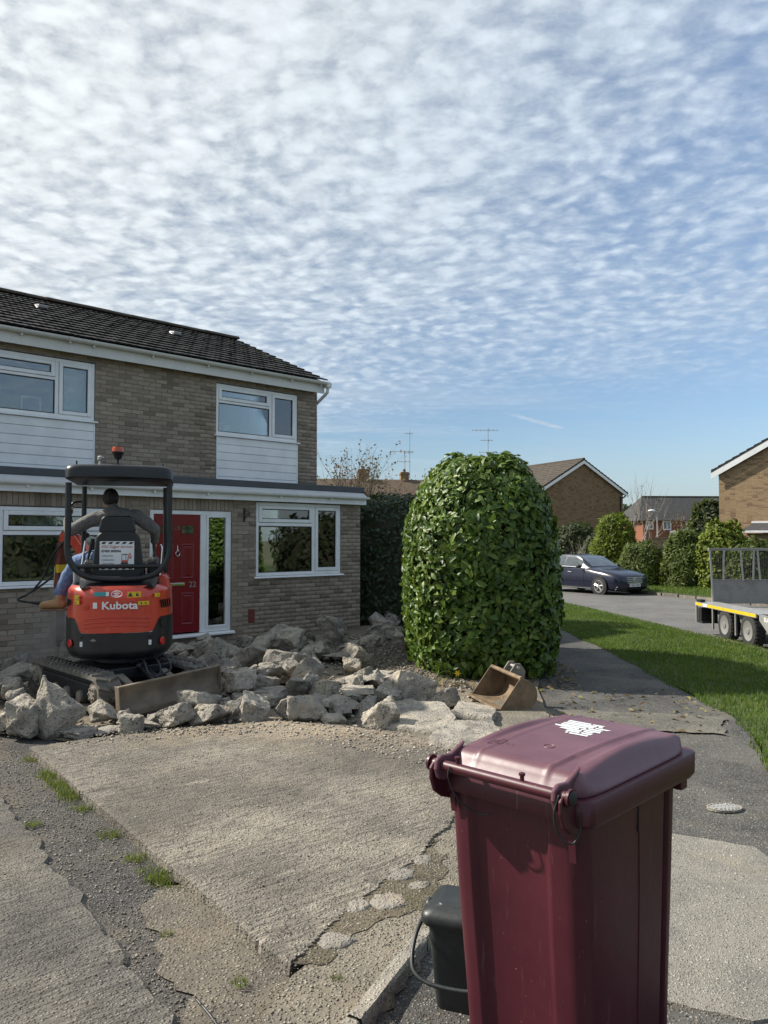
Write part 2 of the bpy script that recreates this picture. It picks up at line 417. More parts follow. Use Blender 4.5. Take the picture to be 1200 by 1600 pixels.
def m_leaf(name, cols, rough=0.4, trans=0.25, spec=0.5, vein=True):
    m, k = mk(name)
    v = k.math('FRACT', k.math('ADD', k.attr('var'), k.objrand()))
    st = [(i/(len(cols)-1), c) for i, c in enumerate(cols)]
    c = k.ramp(v, st)
    c = k.mix(k.mr(k.noise(k.pos(), 2.2, 3, 0.6), 0.35, 0.7, 0, 0.35), c, tuple(x*0.62 for x in cols[0]))
    out(k, c, rough, None, spec=spec, trans=(k.mix(0.5, c, (0.20, 0.30, 0.03)), trans)); return m
def m_soil(name, a, b, speck):
    return m_aggregate(name, a, b, tuple(x*0.6 for x in a), scale=0.8, bump=0.9, speck=speck, stain=(0.30, 0.22, 0.14), stain_amt=0.5)

def m_glass():
    """window pane: clear glass, reflects the street and lets the room behind show"""
    m, k = mk('window_glass')
    n = k.noise(k.pos(), 1.4, 2, 0.5)
    g = k.new('ShaderNodeBsdfGlossy'); g.inputs['Roughness'].default_value = 0.015; g.inputs['Color'].default_value = (0.96, 0.98, 1, 1)
    k.links.new(k.bump(n, 0.04, 0.02), g.inputs['Normal'])
    t = k.new('ShaderNodeBsdfTransparent'); t.inputs['Color'].default_value = (0.80, 0.86, 0.84, 1)
    fr = k.new('ShaderNodeFresnel'); fr.inputs['IOR'].default_value = 1.75
    f = k.math('ADD', k.math('MULTIPLY', fr.outputs[0], 1.15), 0.06, clamp=True)
    mx = k.new('ShaderNodeMixShader'); k.put(mx.inputs[0], f); k.links.new(t.outputs[0], mx.inputs[1]); k.links.new(g.outputs[0], mx.inputs[2])
    o = k.new('ShaderNodeOutputMaterial'); k.links.new(mx.outputs[0], o.inputs['Surface']); return m

def m_paint(name, col, rough=0.3, flake=0.0):
    m, k = mk(name); p = k.pos(); n = k.noise(p, 3, 4, 0.6); d = k.noise(p, 24, 5, 0.7)
    c = k.mix(k.mr(n, 0.3, 0.7), tuple(x*0.9 for x in col), tuple(min(1, x*1.1) for x in col))
    f = k.mr(d, 0.56, 0.74, 0, 0.28); c = k.mix(f, c, (0.30, 0.26, 0.21))
    out(k, c, k.math('ADD', rough, k.math('MULTIPLY', f, 0.6)), None, coat=0.5, metal=flake); return m

def m_tamped(name, base, light, dark, speck, sand=0.0, **kw):
    """tamped driveway concrete: exposed gravel, tamping ridges, rust and lime marks"""
    m = m_aggregate(name, base, light, dark, speck=speck, **kw)
    k = N(m.node_tree); p = k.pos()
    b = [n for n in k.nodes if n.type == 'BSDF_PRINCIPLED'][0]
    src = b.inputs['Base Color'].links[0].from_socket
    u = k.vmath('DOT_PRODUCT', p, (0.787, 0.617, 0.0)); v = k.vmath('DOT_PRODUCT', p, (-0.617, 0.787, 0.0))
    v = k.math('ADD', v, k.math('MULTIPLY', k.noise(p, 3.0, 3, 0.6), 0.06))
    ridge = k.noise(k.comb(k.math('MULTIPLY', u, 5.0), k.math('MULTIPLY', v, 34.0), 0.0), 1.0, 5, 0.7)
    c = k.mix(k.mr(ridge, 0.46, 0.62, 0.0, 0.55), src, tuple(x*0.55 for x in dark))
    c = k.mix(k.mr(k.noise(k.vmath('ADD', p, (2.0, 5.0, 0)), 0.8, 5, 0.62), 0.40, 0.64, 0, 0.6), c, tuple(x*0.85 for x in dark))
    scr = k.noise(k.comb(k.math('MULTIPLY', u, 1.6), k.math('MULTIPLY', v, 8.0), 2.0), 1.0, 3, 0.55)
    c = k.mix(k.math('MULTIPLY', k.mr(scr, 0.65, 0.74), k.mr(k.noise(p, 30, 3, 0.6), 0.35, 0.6, 0, 0.75)), c, (0.50, 0.44, 0.36))
    if sand:   # sandy spill along the broken back edge
        y = k.vmath('DOT_PRODUCT', p, (0.10, 0.995, 0.0))
        f = k.math('MULTIPLY', k.mr(k.math('ADD', y, k.math('MULTIPLY', k.noise(p, 2.0, 5, 0.7), 2.0)), 6.9, 8.1, 0, sand), k.mr(k.noise(p, 40, 3, 0.7), 0.3, 0.6))
        c = k.mix(f, c, (0.44, 0.345, 0.235))
    k.links.new(c, b.inputs['Base Color'])
    bn = [n for n in k.nodes if n.type == 'BUMP'][0]
    h = bn.inputs['Height'].links[0].from_socket; bn.inputs['Distance'].default_value = 0.02
    k.put(bn.inputs['Height'], k.math('ADD', h, k.math('MULTIPLY', ridge, 1.8)))
    return m

BRICK = m_brick_unit(); TILE = m_tile(); RUBBLE = m_rubble(); GLASS = m_glass()
MORTAR = plain('mortar', (0.25, 0.222, 0.188), 0.95, scale=12, bump=0.6, var=0.2)
SLAB = m_tamped('drive_concrete', (0.228, 0.206, 0.17), (0.335, 0.298, 0.24), (0.135, 0.123, 0.104), (0.54, 0.50, 0.43), sand=0.8, scale=1.0, bump=1.0, stain=(0.31, 0.245, 0.165), stain_amt=0.30)
MOSSY = m_aggregate('mossy_soil', (0.085, 0.072, 0.05), (0.15, 0.125, 0.085), (0.04, 0.036, 0.026), 1.0, 1.0, stain=(0.075, 0.07, 0.028), stain_amt=0.6, speck=(0.34, 0.31, 0.26), moss=0.35)
APRON = m_aggregate('sandy_apron', (0.165, 0.148, 0.118), (0.225, 0.197, 0.15), (0.105, 0.096, 0.08), 1.0, 1.0, stain=(0.27, 0.215, 0.14), stain_amt=0.45, speck=(0.38, 0.35, 0.30), moss=0.35)
STRIP = m_aggregate('worn_tarmac', (0.060, 0.058, 0.056), (0.105, 0.096, 0.083), (0.035, 0.034, 0.034), 1.15, 1.0, stain=(0.17, 0.135, 0.09), stain_amt=0.55, speck=(0.30, 0.285, 0.26), moss=0.2)
LEFTDRV = m_tamped('old_drive', (0.155, 0.143, 0.124), (0.22, 0.20, 0.168), (0.088, 0.083, 0.075), (0.40, 0.38, 0.34), scale=1.0, bump=1.0, stain=(0.24, 0.195, 0.14), stain_amt=0.5)
PATHT = m_aggregate('path_tarmac', (0.070, 0.068, 0.064), (0.110, 0.105, 0.094), (0.040, 0.039, 0.038), 1.3, 0.8, stain=(0.17, 0.15, 0.11), stain_amt=0.5, speck=(0.36, 0.35, 0.32))
PATHC = m_aggregate('path_concrete', (0.185, 0.175, 0.154), (0.235, 0.218, 0.184), (0.135, 0.129, 0.116), 1.5, 0.7, stain=(0.30, 0.255, 0.165), stain_amt=0.45, speck=(0.47, 0.45, 0.40))
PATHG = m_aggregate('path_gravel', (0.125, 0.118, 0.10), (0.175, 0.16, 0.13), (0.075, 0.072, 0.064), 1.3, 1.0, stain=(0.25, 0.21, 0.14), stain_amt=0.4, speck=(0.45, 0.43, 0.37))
ROADM = m_aggregate('road_asphalt', (0.115, 0.112, 0.108), (0.145, 0.14, 0.132), (0.085, 0.084, 0.082), 0.7, 0.35, stain=(0.16, 0.15, 0.135), stain_amt=0.4, speck=(0.26, 0.25, 0.24))
SOIL = m_soil('dusty_soil', (0.17, 0.145, 0.11), (0.25, 0.215, 0.165), (0.42, 0.38, 0.31))
EARTH = m_aggregate('earth_field', (0.10, 0.105, 0.05), (0.14, 0.13, 0.07), (0.06, 0.07, 0.03), 0.4, 0.6, speck=(0.2, 0.18, 0.12))
VERGE = m_aggregate('verge_soil', (0.055, 0.075, 0.022), (0.075, 0.095, 0.03), (0.03, 0.045, 0.014), 1.0, 0.8, stain=(0.10, 0.085, 0.045), stain_amt=0.3, speck=(0.12, 0.13, 0.06))
KERBM = m_aggregate('kerb_stone', (0.25, 0.23, 0.195), (0.33, 0.30, 0.25), (0.16, 0.15, 0.13), 1.2, 0.7, stain=(0.24, 0.2, 0.14), speck=(0.45, 0.43, 0.38), moss=0.3)
FRAG = m_aggregate('fragment_concrete', (0.21, 0.195, 0.168), (0.275, 0.25, 0.212), (0.125, 0.117, 0.102), 1.0, 1.0, speck=(0.44, 0.41, 0.36), moss=0.25)
UPVC = plain('white_upvc', (0.80, 0.81, 0.82), 0.32, scale=3, dirt=0.12, dirtcol=(0.45, 0.43, 0.38))
FASCIA = plain('painted_fascia', (0.66, 0.66, 0.64), 0.5, scale=3, dirt=0.35, dirtcol=(0.38, 0.36, 0.31))
LEAD = plain('grey_membrane', (0.46, 0.47, 0.47), 0.55, scale=4, dirt=0.3, dirtcol=(0.3, 0.3, 0.28))
FELT = plain('dark_felt', (0.060, 0.066, 0.074), 0.75, scale=5, dirt=0.3, dirtcol=(0.12, 0.12, 0.11), bump=0.3)
DOORRED = plain('door_red', (0.185, 0.006, 0.013), 0.35, scale=4, var=0.05)
CHROME = plain('chrome', (0.72, 0.72, 0.72), 0.18, 1.0, scale=5)
BLACKM = plain('black_iron', (0.012, 0.012, 0.013), 0.5, scale=8)
ROOMD = plain('room_wall', (0.22, 0.21, 0.19), 0.9)
CURTAIN = plain('net_curtain', (0.72, 0.73, 0.73), 0.9, scale=10, var=0.1)
TERRA = plain('terracotta_vent', (0.17, 0.045, 0.032), 0.85, scale=20, var=0.2, bump=0.4)
ORANGE = m_paint('machine_red', (0.52, 0.045, 0.018), 0.34)
MBLACK = plain('machine_black', (0.009, 0.011, 0.014), 0.38, scale=6, dirt=0.22, dirtcol=(0.06, 0.053, 0.043))
RUBBER = plain('track_rubber', (0.10, 0.092, 0.08), 0.9, scale=9, dirt=1.0, dirtcol=(0.23, 0.205, 0.165), bump=0.4)
STEEL = plain('worn_steel', (0.20, 0.178, 0.148), 0.6, 0.15, scale=5, dirt=0.8, dirtcol=(0.27, 0.225, 0.165), bump=0.3, var=0.25)
RUSTST = plain('rusty_steel', (0.165, 0.115, 0.07), 0.7, 0.15, scale=6, dirt=0.7, dirtcol=(0.27, 0.19, 0.11), bump=0.4, var=0.35)
SIGNW = plain('sign_white', (0.70, 0.72, 0.73), 0.45, var=0.04)
INK = plain('sign_ink', (0.03, 0.03, 0.035), 0.6)
INKRED = plain('sign_red', (0.42, 0.05, 0.03), 0.6)
YELLOW = plain('yellow_sticker', (0.62, 0.43, 0.015), 0.45, var=0.05)
TEAL = plain('teal_sticker', (0.05, 0.30, 0.33), 0.45)
LAMPR = plain('red_reflector', (0.55, 0.012, 0.018), 0.2, coat=0.5)
AMBER = plain('amber_lens', (0.42, 0.055, 0.010), 0.2, coat=0.5)
GREYPL = plain('grey_plastic', (0.26, 0.27, 0.27), 0.4, dirt=0.3)
BINRED = None
SKIN = plain('skin', (0.46, 0.265, 0.19), 0.55, scale=20, var=0.06)
HAIR = plain('dark_hair', (0.012, 0.010, 0.010), 0.5, scale=80, bump=0.8, var=0.4)
FLEECE = plain('grey_fleece', (0.15, 0.143, 0.14), 0.95, scale=30, bump=0.5, var=0.15)
DENIM = plain('blue_denim', (0.105, 0.165, 0.30), 0.9, scale=25, bump=0.5, var=0.25)
BOOT = plain('tan_leather', (0.30, 0.185, 0.09), 0.7, scale=18, dirt=0.4, dirtcol=(0.33, 0.28, 0.21), var=0.2)
CADDY = plain('black_plastic', (0.016, 0.019, 0.020), 0.45, scale=10, dirt=0.2, dirtcol=(0.07, 0.07, 0.065), bump=0.1)
LAUREL = m_leaf('laurel_leaf', [(0.020, 0.044, 0.008), (0.038, 0.084, 0.012), (0.066, 0.126, 0.017), (0.105, 0.17, 0.023), (0.17, 0.225, 0.038)], 0.44, 0.20, 0.36)
LAURELW = plain('laurel_wood', (0.035, 0.036, 0.018), 0.9, scale=12, var=0.4)
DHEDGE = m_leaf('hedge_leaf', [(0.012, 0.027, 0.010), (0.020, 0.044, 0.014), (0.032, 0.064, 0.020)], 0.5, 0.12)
GRASS = m_leaf('grass_blade', [(0.042, 0.088, 0.012), (0.072, 0.142, 0.018), (0.105, 0.18, 0.024), (0.18, 0.215, 0.055)], 0.55, 0.35, 0.3)
DRYG = m_leaf('weed_blade', [(0.085, 0.125, 0.022), (0.14, 0.17, 0.035), (0.24, 0.21, 0.08)], 0.6, 0.35, 0.3)
CONIF = m_leaf('golden_conifer', [(0.055, 0.085, 0.010), (0.105, 0.145, 0.014), (0.16, 0.20, 0.020), (0.21, 0.24, 0.03)], 0.6, 0.25, 0.3)
CONIF2 = m_leaf('olive_conifer', [(0.040, 0.060, 0.012), (0.075, 0.105, 0.020), (0.11, 0.145, 0.028)], 0.6, 0.25, 0.3)
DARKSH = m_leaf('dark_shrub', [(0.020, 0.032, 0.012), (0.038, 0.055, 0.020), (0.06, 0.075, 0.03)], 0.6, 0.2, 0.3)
BARK = plain('bark', (0.085, 0.068, 0.052), 0.9, scale=14, bump=0.5, var=0.35)
PALEBARK = plain('pale_bark', (0.27, 0.24, 0.20), 0.9, scale=10, bump=0.4, var=0.3)
BUD = m_leaf('flower_bud', [(0.16, 0.08, 0.075), (0.26, 0.14, 0.13), (0.38, 0.26, 0.24)], 0.7, 0.3)
ROADKERB = m_aggregate('road_kerb', (0.13, 0.125, 0.11), (0.18, 0.165, 0.14), (0.08, 0.076, 0.068), 1.2, 0.7, moss=0.3, speck=(0.26, 0.25, 0.22))
DIRTYRED = plain('dirty_red_paint', (0.16, 0.035, 0.022), 0.6, dirt=0.9, dirtcol=(0.075, 0.058, 0.042), scale=7, var=0.3)
BLADEM = plain('blade_steel', (0.185, 0.148, 0.108), 0.65, 0.1, dirt=0.8, dirtcol=(0.25, 0.20, 0.14), scale=5, bump=0.3, var=0.25)
CAGEM = plain('cage_wire', (0.07, 0.07, 0.066), 0.7, 0.2)
RIMM = plain('trailer_rim', (0.28, 0.28, 0.27), 0.5, 0.4, scale=9, dirt=0.6, dirtcol=(0.12, 0.11, 0.09))
SANDY = m_aggregate('sandy_soil', (0.115, 0.101, 0.08), (0.165, 0.142, 0.107), (0.065, 0.06, 0.052), 1.0, 1.0, stain=(0.22, 0.17, 0.11), stain_amt=0.5, speck=(0.34, 0.31, 0.26), moss=0.25)
CARPAINT = plain('navy_paint', (0.004, 0.006, 0.022), 0.25, 0.0, scale=4, coat=0.35, var=0.05)
CARGLASS = plain('car_glass', (0.035, 0.045, 0.05), 0.05, 0.0, coat=1.0, spec=0.9, var=0.1)
TYRE = plain('tyre_rubber', (0.020, 0.020, 0.020), 0.85, scale=15, dirt=0.5, dirtcol=(0.10, 0.095, 0.085))
ALLOY = plain('alloy', (0.55, 0.55, 0.55), 0.3, 0.9, scale=6)
LAMPG = plain('lamp_glass', (0.62, 0.66, 0.70), 0.15, 0.0, coat=1.0)
PLATEW = plain('number_plate', (0.72, 0.72, 0.70), 0.4, var=0.03)
GALV = plain('galvanised', (0.40, 0.40, 0.385), 0.5, 0.6, scale=9, dirt=0.45, dirtcol=(0.25, 0.235, 0.20), var=0.15)
DULLAL = plain('dull_alloy_sheet', (0.27, 0.265, 0.255), 0.65, 0.1, scale=4, dirt=0.7, dirtcol=(0.14, 0.13, 0.12), bump=0.2, var=0.25)
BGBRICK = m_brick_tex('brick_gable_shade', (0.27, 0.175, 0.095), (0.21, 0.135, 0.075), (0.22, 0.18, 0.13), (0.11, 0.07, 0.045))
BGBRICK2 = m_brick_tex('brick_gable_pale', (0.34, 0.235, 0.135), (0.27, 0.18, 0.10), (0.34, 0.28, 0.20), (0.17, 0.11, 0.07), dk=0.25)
BGBRICK3 = m_brick_tex('brick_orange', (0.235, 0.092, 0.055), (0.20, 0.08, 0.05), (0.24, 0.15, 0.11), (0.25, 0.09, 0.05), dk=0.3)
BGBRICK4 = m_brick_tex('brick_house_side', (0.25, 0.19, 0.135), (0.30, 0.23, 0.165), (0.21, 0.19, 0.165), (0.14, 0.11, 0.085))
RTEX = m_rooftex('roof_grey_brown', (0.075, 0.062, 0.050))
RTEX2 = m_rooftex('roof_dark_slate', (0.055, 0.055, 0.056))
RTEX3 = m_rooftex('roof_brown', (0.105, 0.075, 0.052))

def m_bin(name, c0, c1, scuff):
    m, k = mk(name); p = k.pos(); o = k.objco()
    n = k.noise(p, 4, 5, 0.6); d = k.noise(p, 30, 5, 0.7); s = k.noise(k.vmath('MULTIPLY', o, (60, 60, 2.5)), 1.0, 4, 0.7)
    c = k.mix(k.mr(n, 0.3, 0.7), c0, c1)
    c = k.mix(k.mr(s, 0.60, 0.76, 0, scuff), c, (0.21, 0.15, 0.13))
    c = k.mix(k.mr(k.noise(p, 85, 3, 0.6), 0.70, 0.76, 0, 0.5), c, (0.33, 0.27, 0.24))
    out(k, c, k.math('ADD', 0.36, k.math('MULTIPLY', d, 0.16)), k.bump(d, 0.06, 0.002), spec=0.5); return m
BINRED = m_bin('bin_plastic', (0.052, 0.0062, 0.0135), (0.066, 0.0090, 0.0175), 0.32)
BINLID = m_bin('bin_lid_pale', (0.098, 0.036, 0.050), (0.135, 0.060, 0.075), 0.1)  # lid plastic in a paler, greyer red than the body
# ------------------------------------------------------------------ ground
def slope(y):
    return -0.013*(min(max(y, 13.0), 42.0) - 13.0)
def rough_poly(pts, step=0.12, amp=0.03, seed=0.0, keep=()):
    res = []; n = len(pts)
    for i in range(n):
        a, b = Vector(pts[i]), Vector(pts[(i+1) % n]); L = (b-a).length
        nn = max(1, int(L/step)); d = (b-a)/L if L else Vector((0, 0)); nr = Vector((-d.y, d.x))
        am = 0 if i in keep else amp
        for j in range(nn):
            q = a.lerp(b, j/nn)
            w = fbm(q.x*3.1+seed, q.y*3.1, seed, 4)*am + fbm(q.x*11+seed, q.y*11, 3+seed, 3)*am*0.5
            res.append(tuple(q + nr*w))
    return res
def sheet(name, poly, z, mat, depth=0.0, batter=0.0, parent=None, kind='structure'):
    mb = MB(); n = len(poly)
    cx = sum(p[0] for p in poly)/n; cy = sum(p[1] for p in poly)/n
    v = [(x, y, z) for x, y in poly]; f = [tuple(range(n))]
    if depth:
        low = []
        for i in range(n):
            a, b = Vector(poly[i-1]), Vector(poly[(i+1) % n]); t = (b-a); nr = Vector((t.y, -t.x)).normalized() if t.length else Vector((0, 0))
            w = batter*(0.6+0.8*abs(fbm(poly[i][0]*6, poly[i][1]*6)))
            low.append((poly[i][0]+nr.x*w, poly[i][1]+nr.y*w, z-depth))
        v += low; f += [(i, n+i, n+(i+1) % n, (i+1) % n) for i in range(n)]
    mb.add(v, f); o = mb.build(name, mat, parent)
    if parent is None: tag(o, kind=kind)
    return o
def ccw(p):
    a = sum(p[i][0]*p[(i+1) % len(p)][1]-p[(i+1) % len(p)][0]*p[i][1] for i in range(len(p)))
    return p if a > 0 else p[::-1]
def resample(pts, n):
    P = [Vector(p) for p in pts]; L = [0]
    for a, b in zip(P, P[1:]): L.append(L[-1]+(b-a).length)
    r = []
    for i in range(n):
        d = L[-1]*i/(n-1); j = 0
        while j < len(P)-2 and L[j+1] < d: j += 1
        r.append(P[j].lerp(P[j+1], (d-L[j])/(L[j+1]-L[j])))
    return r
def catmull(pts, n=8):
    P = [Vector(p) for p in pts]; r = []
    for i in range(len(P)-1):
        p0, p1, p2, p3 = P[max(i-1, 0)], P[i], P[i+1], P[min(i+2, len(P)-1)]
        for j in range(n):
            t = j/n
            r.append(0.5*((2*p1)+(p2-p0)*t+(2*p0-5*p1+4*p2-p3)*t*t+(3*p1-p0-3*p2+p3)*t**3))
    return r+[P[-1]]
def loft(name, A, B, z, mat, n=60, across=6, bumpz=0.0, jitter=0.0):
    A = resample(A, n); B = resample(B, n)
    def fn(u, v):
        i = round(u*(n-1)); a, b = A[i], B[i]; q = a.lerp(b, v)
        if jitter and v in (0.0, 1.0): q = q + Vector((1, 0))*fbm(q.x*2, q.y*2.2, 1.0)*jitter
        return (q.x, q.y, z+slope(q.y)+(fbm(q.x*0.8, q.y*0.8)*bumpz if bumpz else 0))
    mb = MB(); mb.grid(fn, n-1, across); o = mb.build(name, mat, smooth=180)
    return tag(o, kind='structure')

# one big sheet to the horizon
def ground_sheet():
    ys = [-400, -120, -40, -12, 0, 6, 13, 16, 20, 24, 28, 32, 36, 42, 60, 90, 150, 300, 900]
    xs = [-600, -200, -60, -20, -8, 0, 8, 20, 60, 200, 600]
    mb = MB(); mb.add([(x, y, -0.24+slope(y)) for y in ys for x in xs],
                      [(j*len(xs)+i, j*len(xs)+i+1, (j+1)*len(xs)+i+1, (j+1)*len(xs)+i) for j in range(len(ys)-1) for i in range(len(xs)-1)])
    tag(mb.build('ground', EARTH), kind='structure')
ground_sheet()

KERB_N = catmull([(6.15, -30), (6.15, -6), (6.12, 6), (6.05, 12.8), (5.85, 14.6), (5.70, 17.3), (5.35, 22.3), (4.6, 28), (3.2, 36), (0.5, 46), (-6, 60)])
KERB_F = catmull([(11.9, -30), (11.9, -6), (11.75, 6), (11.5, 14), (11.1, 21), (10.55, 25.2), (9.75, 28.4), (8.9, 32), (7.6, 37), (5.0, 48), (-2, 64)])
PATH_R = catmull([(3.6, -30), (2.9, -6), (2.45, 1.0), (2.55, 4.0), (2.98, 6.0), (3.42, 7.4), (3.44, 8.9), (3.50, 11.4), (3.50, 14.2), (3.45, 20), (2.9, 28), (1.4, 38), (-3, 50)])
PATH_L = [(-0.2, -30), (-0.4, -6), (-0.5, 1.8), (0.05, 3.0), (0.42, 3.9), (1.5, 7.7), (1.9, 9.5), (1.9, 14.2), (1.85, 20), (1.3, 28), (0, 38), (-5, 50)]
loft('road', KERB_N, KERB_F, -0.17, ROADM, 90, 8)
loft('pavement', PATH_L, PATH_R, -0.07, PATHT, 140, 8, 0.012)
loft('grass_verge', PATH_R, KERB_N, -0.068, VERGE, 140, 10, 0.02, 0.10)
far_edge = [(p.x+22+max(0, p.y-20)*0.4, p.y+3) for p in KERB_F]
loft('far_verge', KERB_F, far_edge, -0.06, VERGE, 90, 10, 0.02)

def kerb(name, line, s0, s1, side, label):
    """road kerb laid from separate stones"""
    root = empty(name); tag(root, kind='structure')
    mb = MB(); mb.box(-0.062, 0.062, -0.447, 0.447, -0.14, 0.0); first = None
    P = resample(line, 900); acc = 0.0; last = P[0]; pts = []
    for a, b in zip(P, P[1:]):
        acc += (b-a).length
        if acc >= 0.91: acc = 0; pts.append((last, b)); last = b
    for a, b in pts:
        c = (a+b)/2
        if not (s0 < c.y < s1): continue
        if first is None:
            o = first = mb.build('kerb_stone', ROADKERB, root, bevel=0.018)
        else: o = first.copy(); COL.objects.link(o); o.parent = root
        o.location = (c.x+side*0.062, c.y, -0.066+slope(c.y)+random.uniform(-.006, .006))
        o.rotation_euler = (math.atan2(slope(b.y)-slope(a.y), (b-a).length), 0, math.atan2(-(b.x-a.x), b.y-a.y)+random.uniform(-.012, .012))
kerb('kerb', KERB_N, 4, 31, -1, 'near')
kerb('kerb', KERB_F, 8, 34, 1, 'far')

# drive, strip, aprons
sheet('tarmac_strip', ccw(rough_poly([(-9, 2.0), (-9, 11.0), (-5.4, 10.5), (-3.3, 8.3), (-1.6, 6.4), (-0.3, 3.6), (0.35, 2.1), (-0.4, 0.2)], 0.4, 0.05)), -0.058, STRIP)
sheet('left_driveway', ccw(rough_poly([(-4.5, 7.7), (-2.60, 5.22), (-1.52, 3.82), (-0.83, 2.87), (0.02, 1.75), (-1.5, 0.2), (-8, 3.2)], 0.07, 0.05, 2.0)), -0.036, LEFTDRV, 0.04, 0.05)
sheet('rubble_ground', ccw(rough_poly([(-6.2, 9.0), (-3.7, 7.1), (-2.75, 6.62), (-2.0, 6.5), (-0.6, 6.6), (0.7, 5.8), (1.6, 7.0), (1.7, 8.6), (2.0, 10), (2.0, 15), (-0.3, 15.4), (-2.6, 13.1), (-6.2, 9.8)], 0.3, 0.05)), -0.045, SOIL)
SLAB_POLY = [(-2.86, 6.26), (-0.376, 3.09), (-0.12, 3.66), (0.16, 4.12), (0.36, 4.55), (0.62, 5.2), (0.80, 5.75), (0.50, 6.33), (0.14, 6.68), (-0.25, 6.93), (-0.62, 7.08), (-1.05, 7.16), (-1.7, 6.92), (-2.35, 6.6)]
sheet('sandy_apron', ccw(rough_poly([(-0.33, 3.16), (-0.40, 2.86), (-0.44, 2.4), (-0.36, 2.19), (0.0, 2.94), (0.20, 3.36), (0.45, 3.86), (0.95, 5.1), (1.45, 6.5), (1.6, 7.6), (1.2, 8.2), (0.2, 7.2), (-1.0, 6.0)], 0.06, 0.05, 5.0)), -0.012, APRON, 0.05, 0.03)
sheet('sandy_soil', ccw(rough_poly([(-1.22, 3.98), (-1.02, 3.50), (-0.78, 3.02), (-0.66, 2.5), (-0.60, 2.0), (-0.42, 2.05), (-0.30, 2.6), (-0.30, 3.2), (-0.85, 3.85)], 0.05, 0.10, 8.0)), -0.050, SANDY)
sheet('moss_patch', ccw(rough_poly([(-0.36, 3.12), (-0.20, 3.16), (-0.02, 3.46), (0.18, 3.62), (0.30, 3.95), (0.30, 4.4), (0.12, 4.15), (-0.14, 3.72), (-0.28, 3.40)], 0.03, 0.09, 6.0)), -0.0085, MOSSY)
def drive_slab():
    c = Vector((-0.376, 3.09)); d1 = Vector((-0.617, 0.787)); d2 = Vector((0.787, 0.617)); st = 0.016
    nu, nv = int(4.3/st), int(3.0/st)
    poly = ccw(rough_poly(SLAB_POLY, 0.03, 0.022, 3.0, keep=(0,)))
    U, Vv = np.meshgrid(np.arange(nu+1)*st-0.12, np.arange(nv+1)*st-0.06, indexing='ij')
    X = c.x+U*d1.x+Vv*d2.x; Y = c.y+U*d1.y+Vv*d2.y
    cen = np.stack([(X[:-1, :-1]+X[1:, 1:])/2, (Y[:-1, :-1]+Y[1:, 1:])/2], -1).reshape(-1, 2)
    ins = in_poly(cen, poly).reshape(nu, nv)
    Z = np.zeros_like(X)
    for i in range(nu+1):
        for j in range(nv+1):
            a, b = max(0, i-1), max(0, j-1)
            if not ins[a:i+1, b:j+1].any(): continue
            u, v = U[i, j], Vv[i, j]; m = min(1, max(0, (v-0.035)/0.07))
            w = u+0.03*noise.noise(Vector((u*2.5, v*2.5, 1.0)))
            Z[i, j] = m*(0.0045*noise.noise(Vector((w*24, v*3.2, 0.0)))+0.003*noise.noise(Vector((w*52, v*14, 4.0)))) + 0.006*noise.noise(Vector((u*1.7, v*1.7, 9.0))) + 0.002*noise.noise(Vector((u*40, v*40, 2.0))) - 0.012*max(0, (0.03-v)/0.05)
    idx = np.arange((nu+1)*(nv+1)).reshape(nu+1, nv+1)
    F = np.stack([idx[:-1, :-1], idx[:-1, 1:], idx[1:, 1:], idx[1:, :-1]], -1)[ins]
    V = np.stack([X, Y, Z], -1).reshape(-1, 3); V[:, 0] += RNG.normal(0, 0.0022, len(V)); V[:, 1] += RNG.normal(0, 0.0022, len(V))
    used = np.unique(F); mp = -np.ones(len(V), int); mp[used] = np.arange(len(used)); F = mp[F]; V = V[used]
    # broken side faces
    E = {}
    for f in F:
        for a, b in zip(f, np.roll(f, -1)): E[(a, b)] = 1
    bd = [(a, b) for a, b in E if (b, a) not in E]; low = {}; VL = list(map(tuple, V)); S = []
    for a, b in bd:
        for q in (a, b):
            if q not in low: low[q] = len(VL); x, y, z = VL[q]; VL.append((x+random.uniform(-.008, .003), y+random.uniform(-.008, .002), -0.075))
        S.append((b, a, low[a], low[b]))
    F = np.vstack([F, np.array(S)])
    o = bpy.data.objects.new('driveway_slab', mesh_np('driveway_slab', np.array(VL), F[:, ::-1], SLAB)); link(o); tag(o, kind='structure')
    o.data.polygons.foreach_set('use_smooth', np.ones(len(F), bool)); o.data.set_sharp_from_angle(angle=math.radians(50))

# edging stones between the apron and the pavement
def edging():
    root = empty('edging'); tag(root, kind='structure')
    line = [(-0.56, 1.75), (-0.33, 2.27), (-0.105, 2.76), (0.155, 3.325), (0.42, 3.85), (0.80, 4.60), (1.18, 5.45)]
    for i, (a, b) in enumerate(zip(line, line[1:])):
        a, b = Vector(a), Vector(b); L = (b-a).length; nx = 14
        mb = MB()
        def fn(u, v):
            t = u*L-L/2+ (0.008 if u == 0 else -0.008 if u == 1 else 0)
            ring = [(-0.034, -0.08), (-0.034, -0.006), (-0.026, 0.004), (0.024, 0.005), (0.033, -0.008), (0.034, -0.08)]
            x, z = ring[round(v*5)]; w = fbm(t*9+i*5, x*30, i, 3)
            return (x + w*0.006*(1 if z > -0.05 else 0), t, z + w*0.006*(1 if z > -0.02 else 0))
        mb.grid(fn, nx, 5)
        o = mb.build('edging_stone', KERBM, root, smooth=40)
        c = (a+b)/2; o.location = (c.x, c.y, -0.012+random.uniform(-.008, .008)); o.rotation_euler = (0, random.uniform(-.06, .06), math.atan2(-(b.x-a.x), b.y-a.y))
edging()
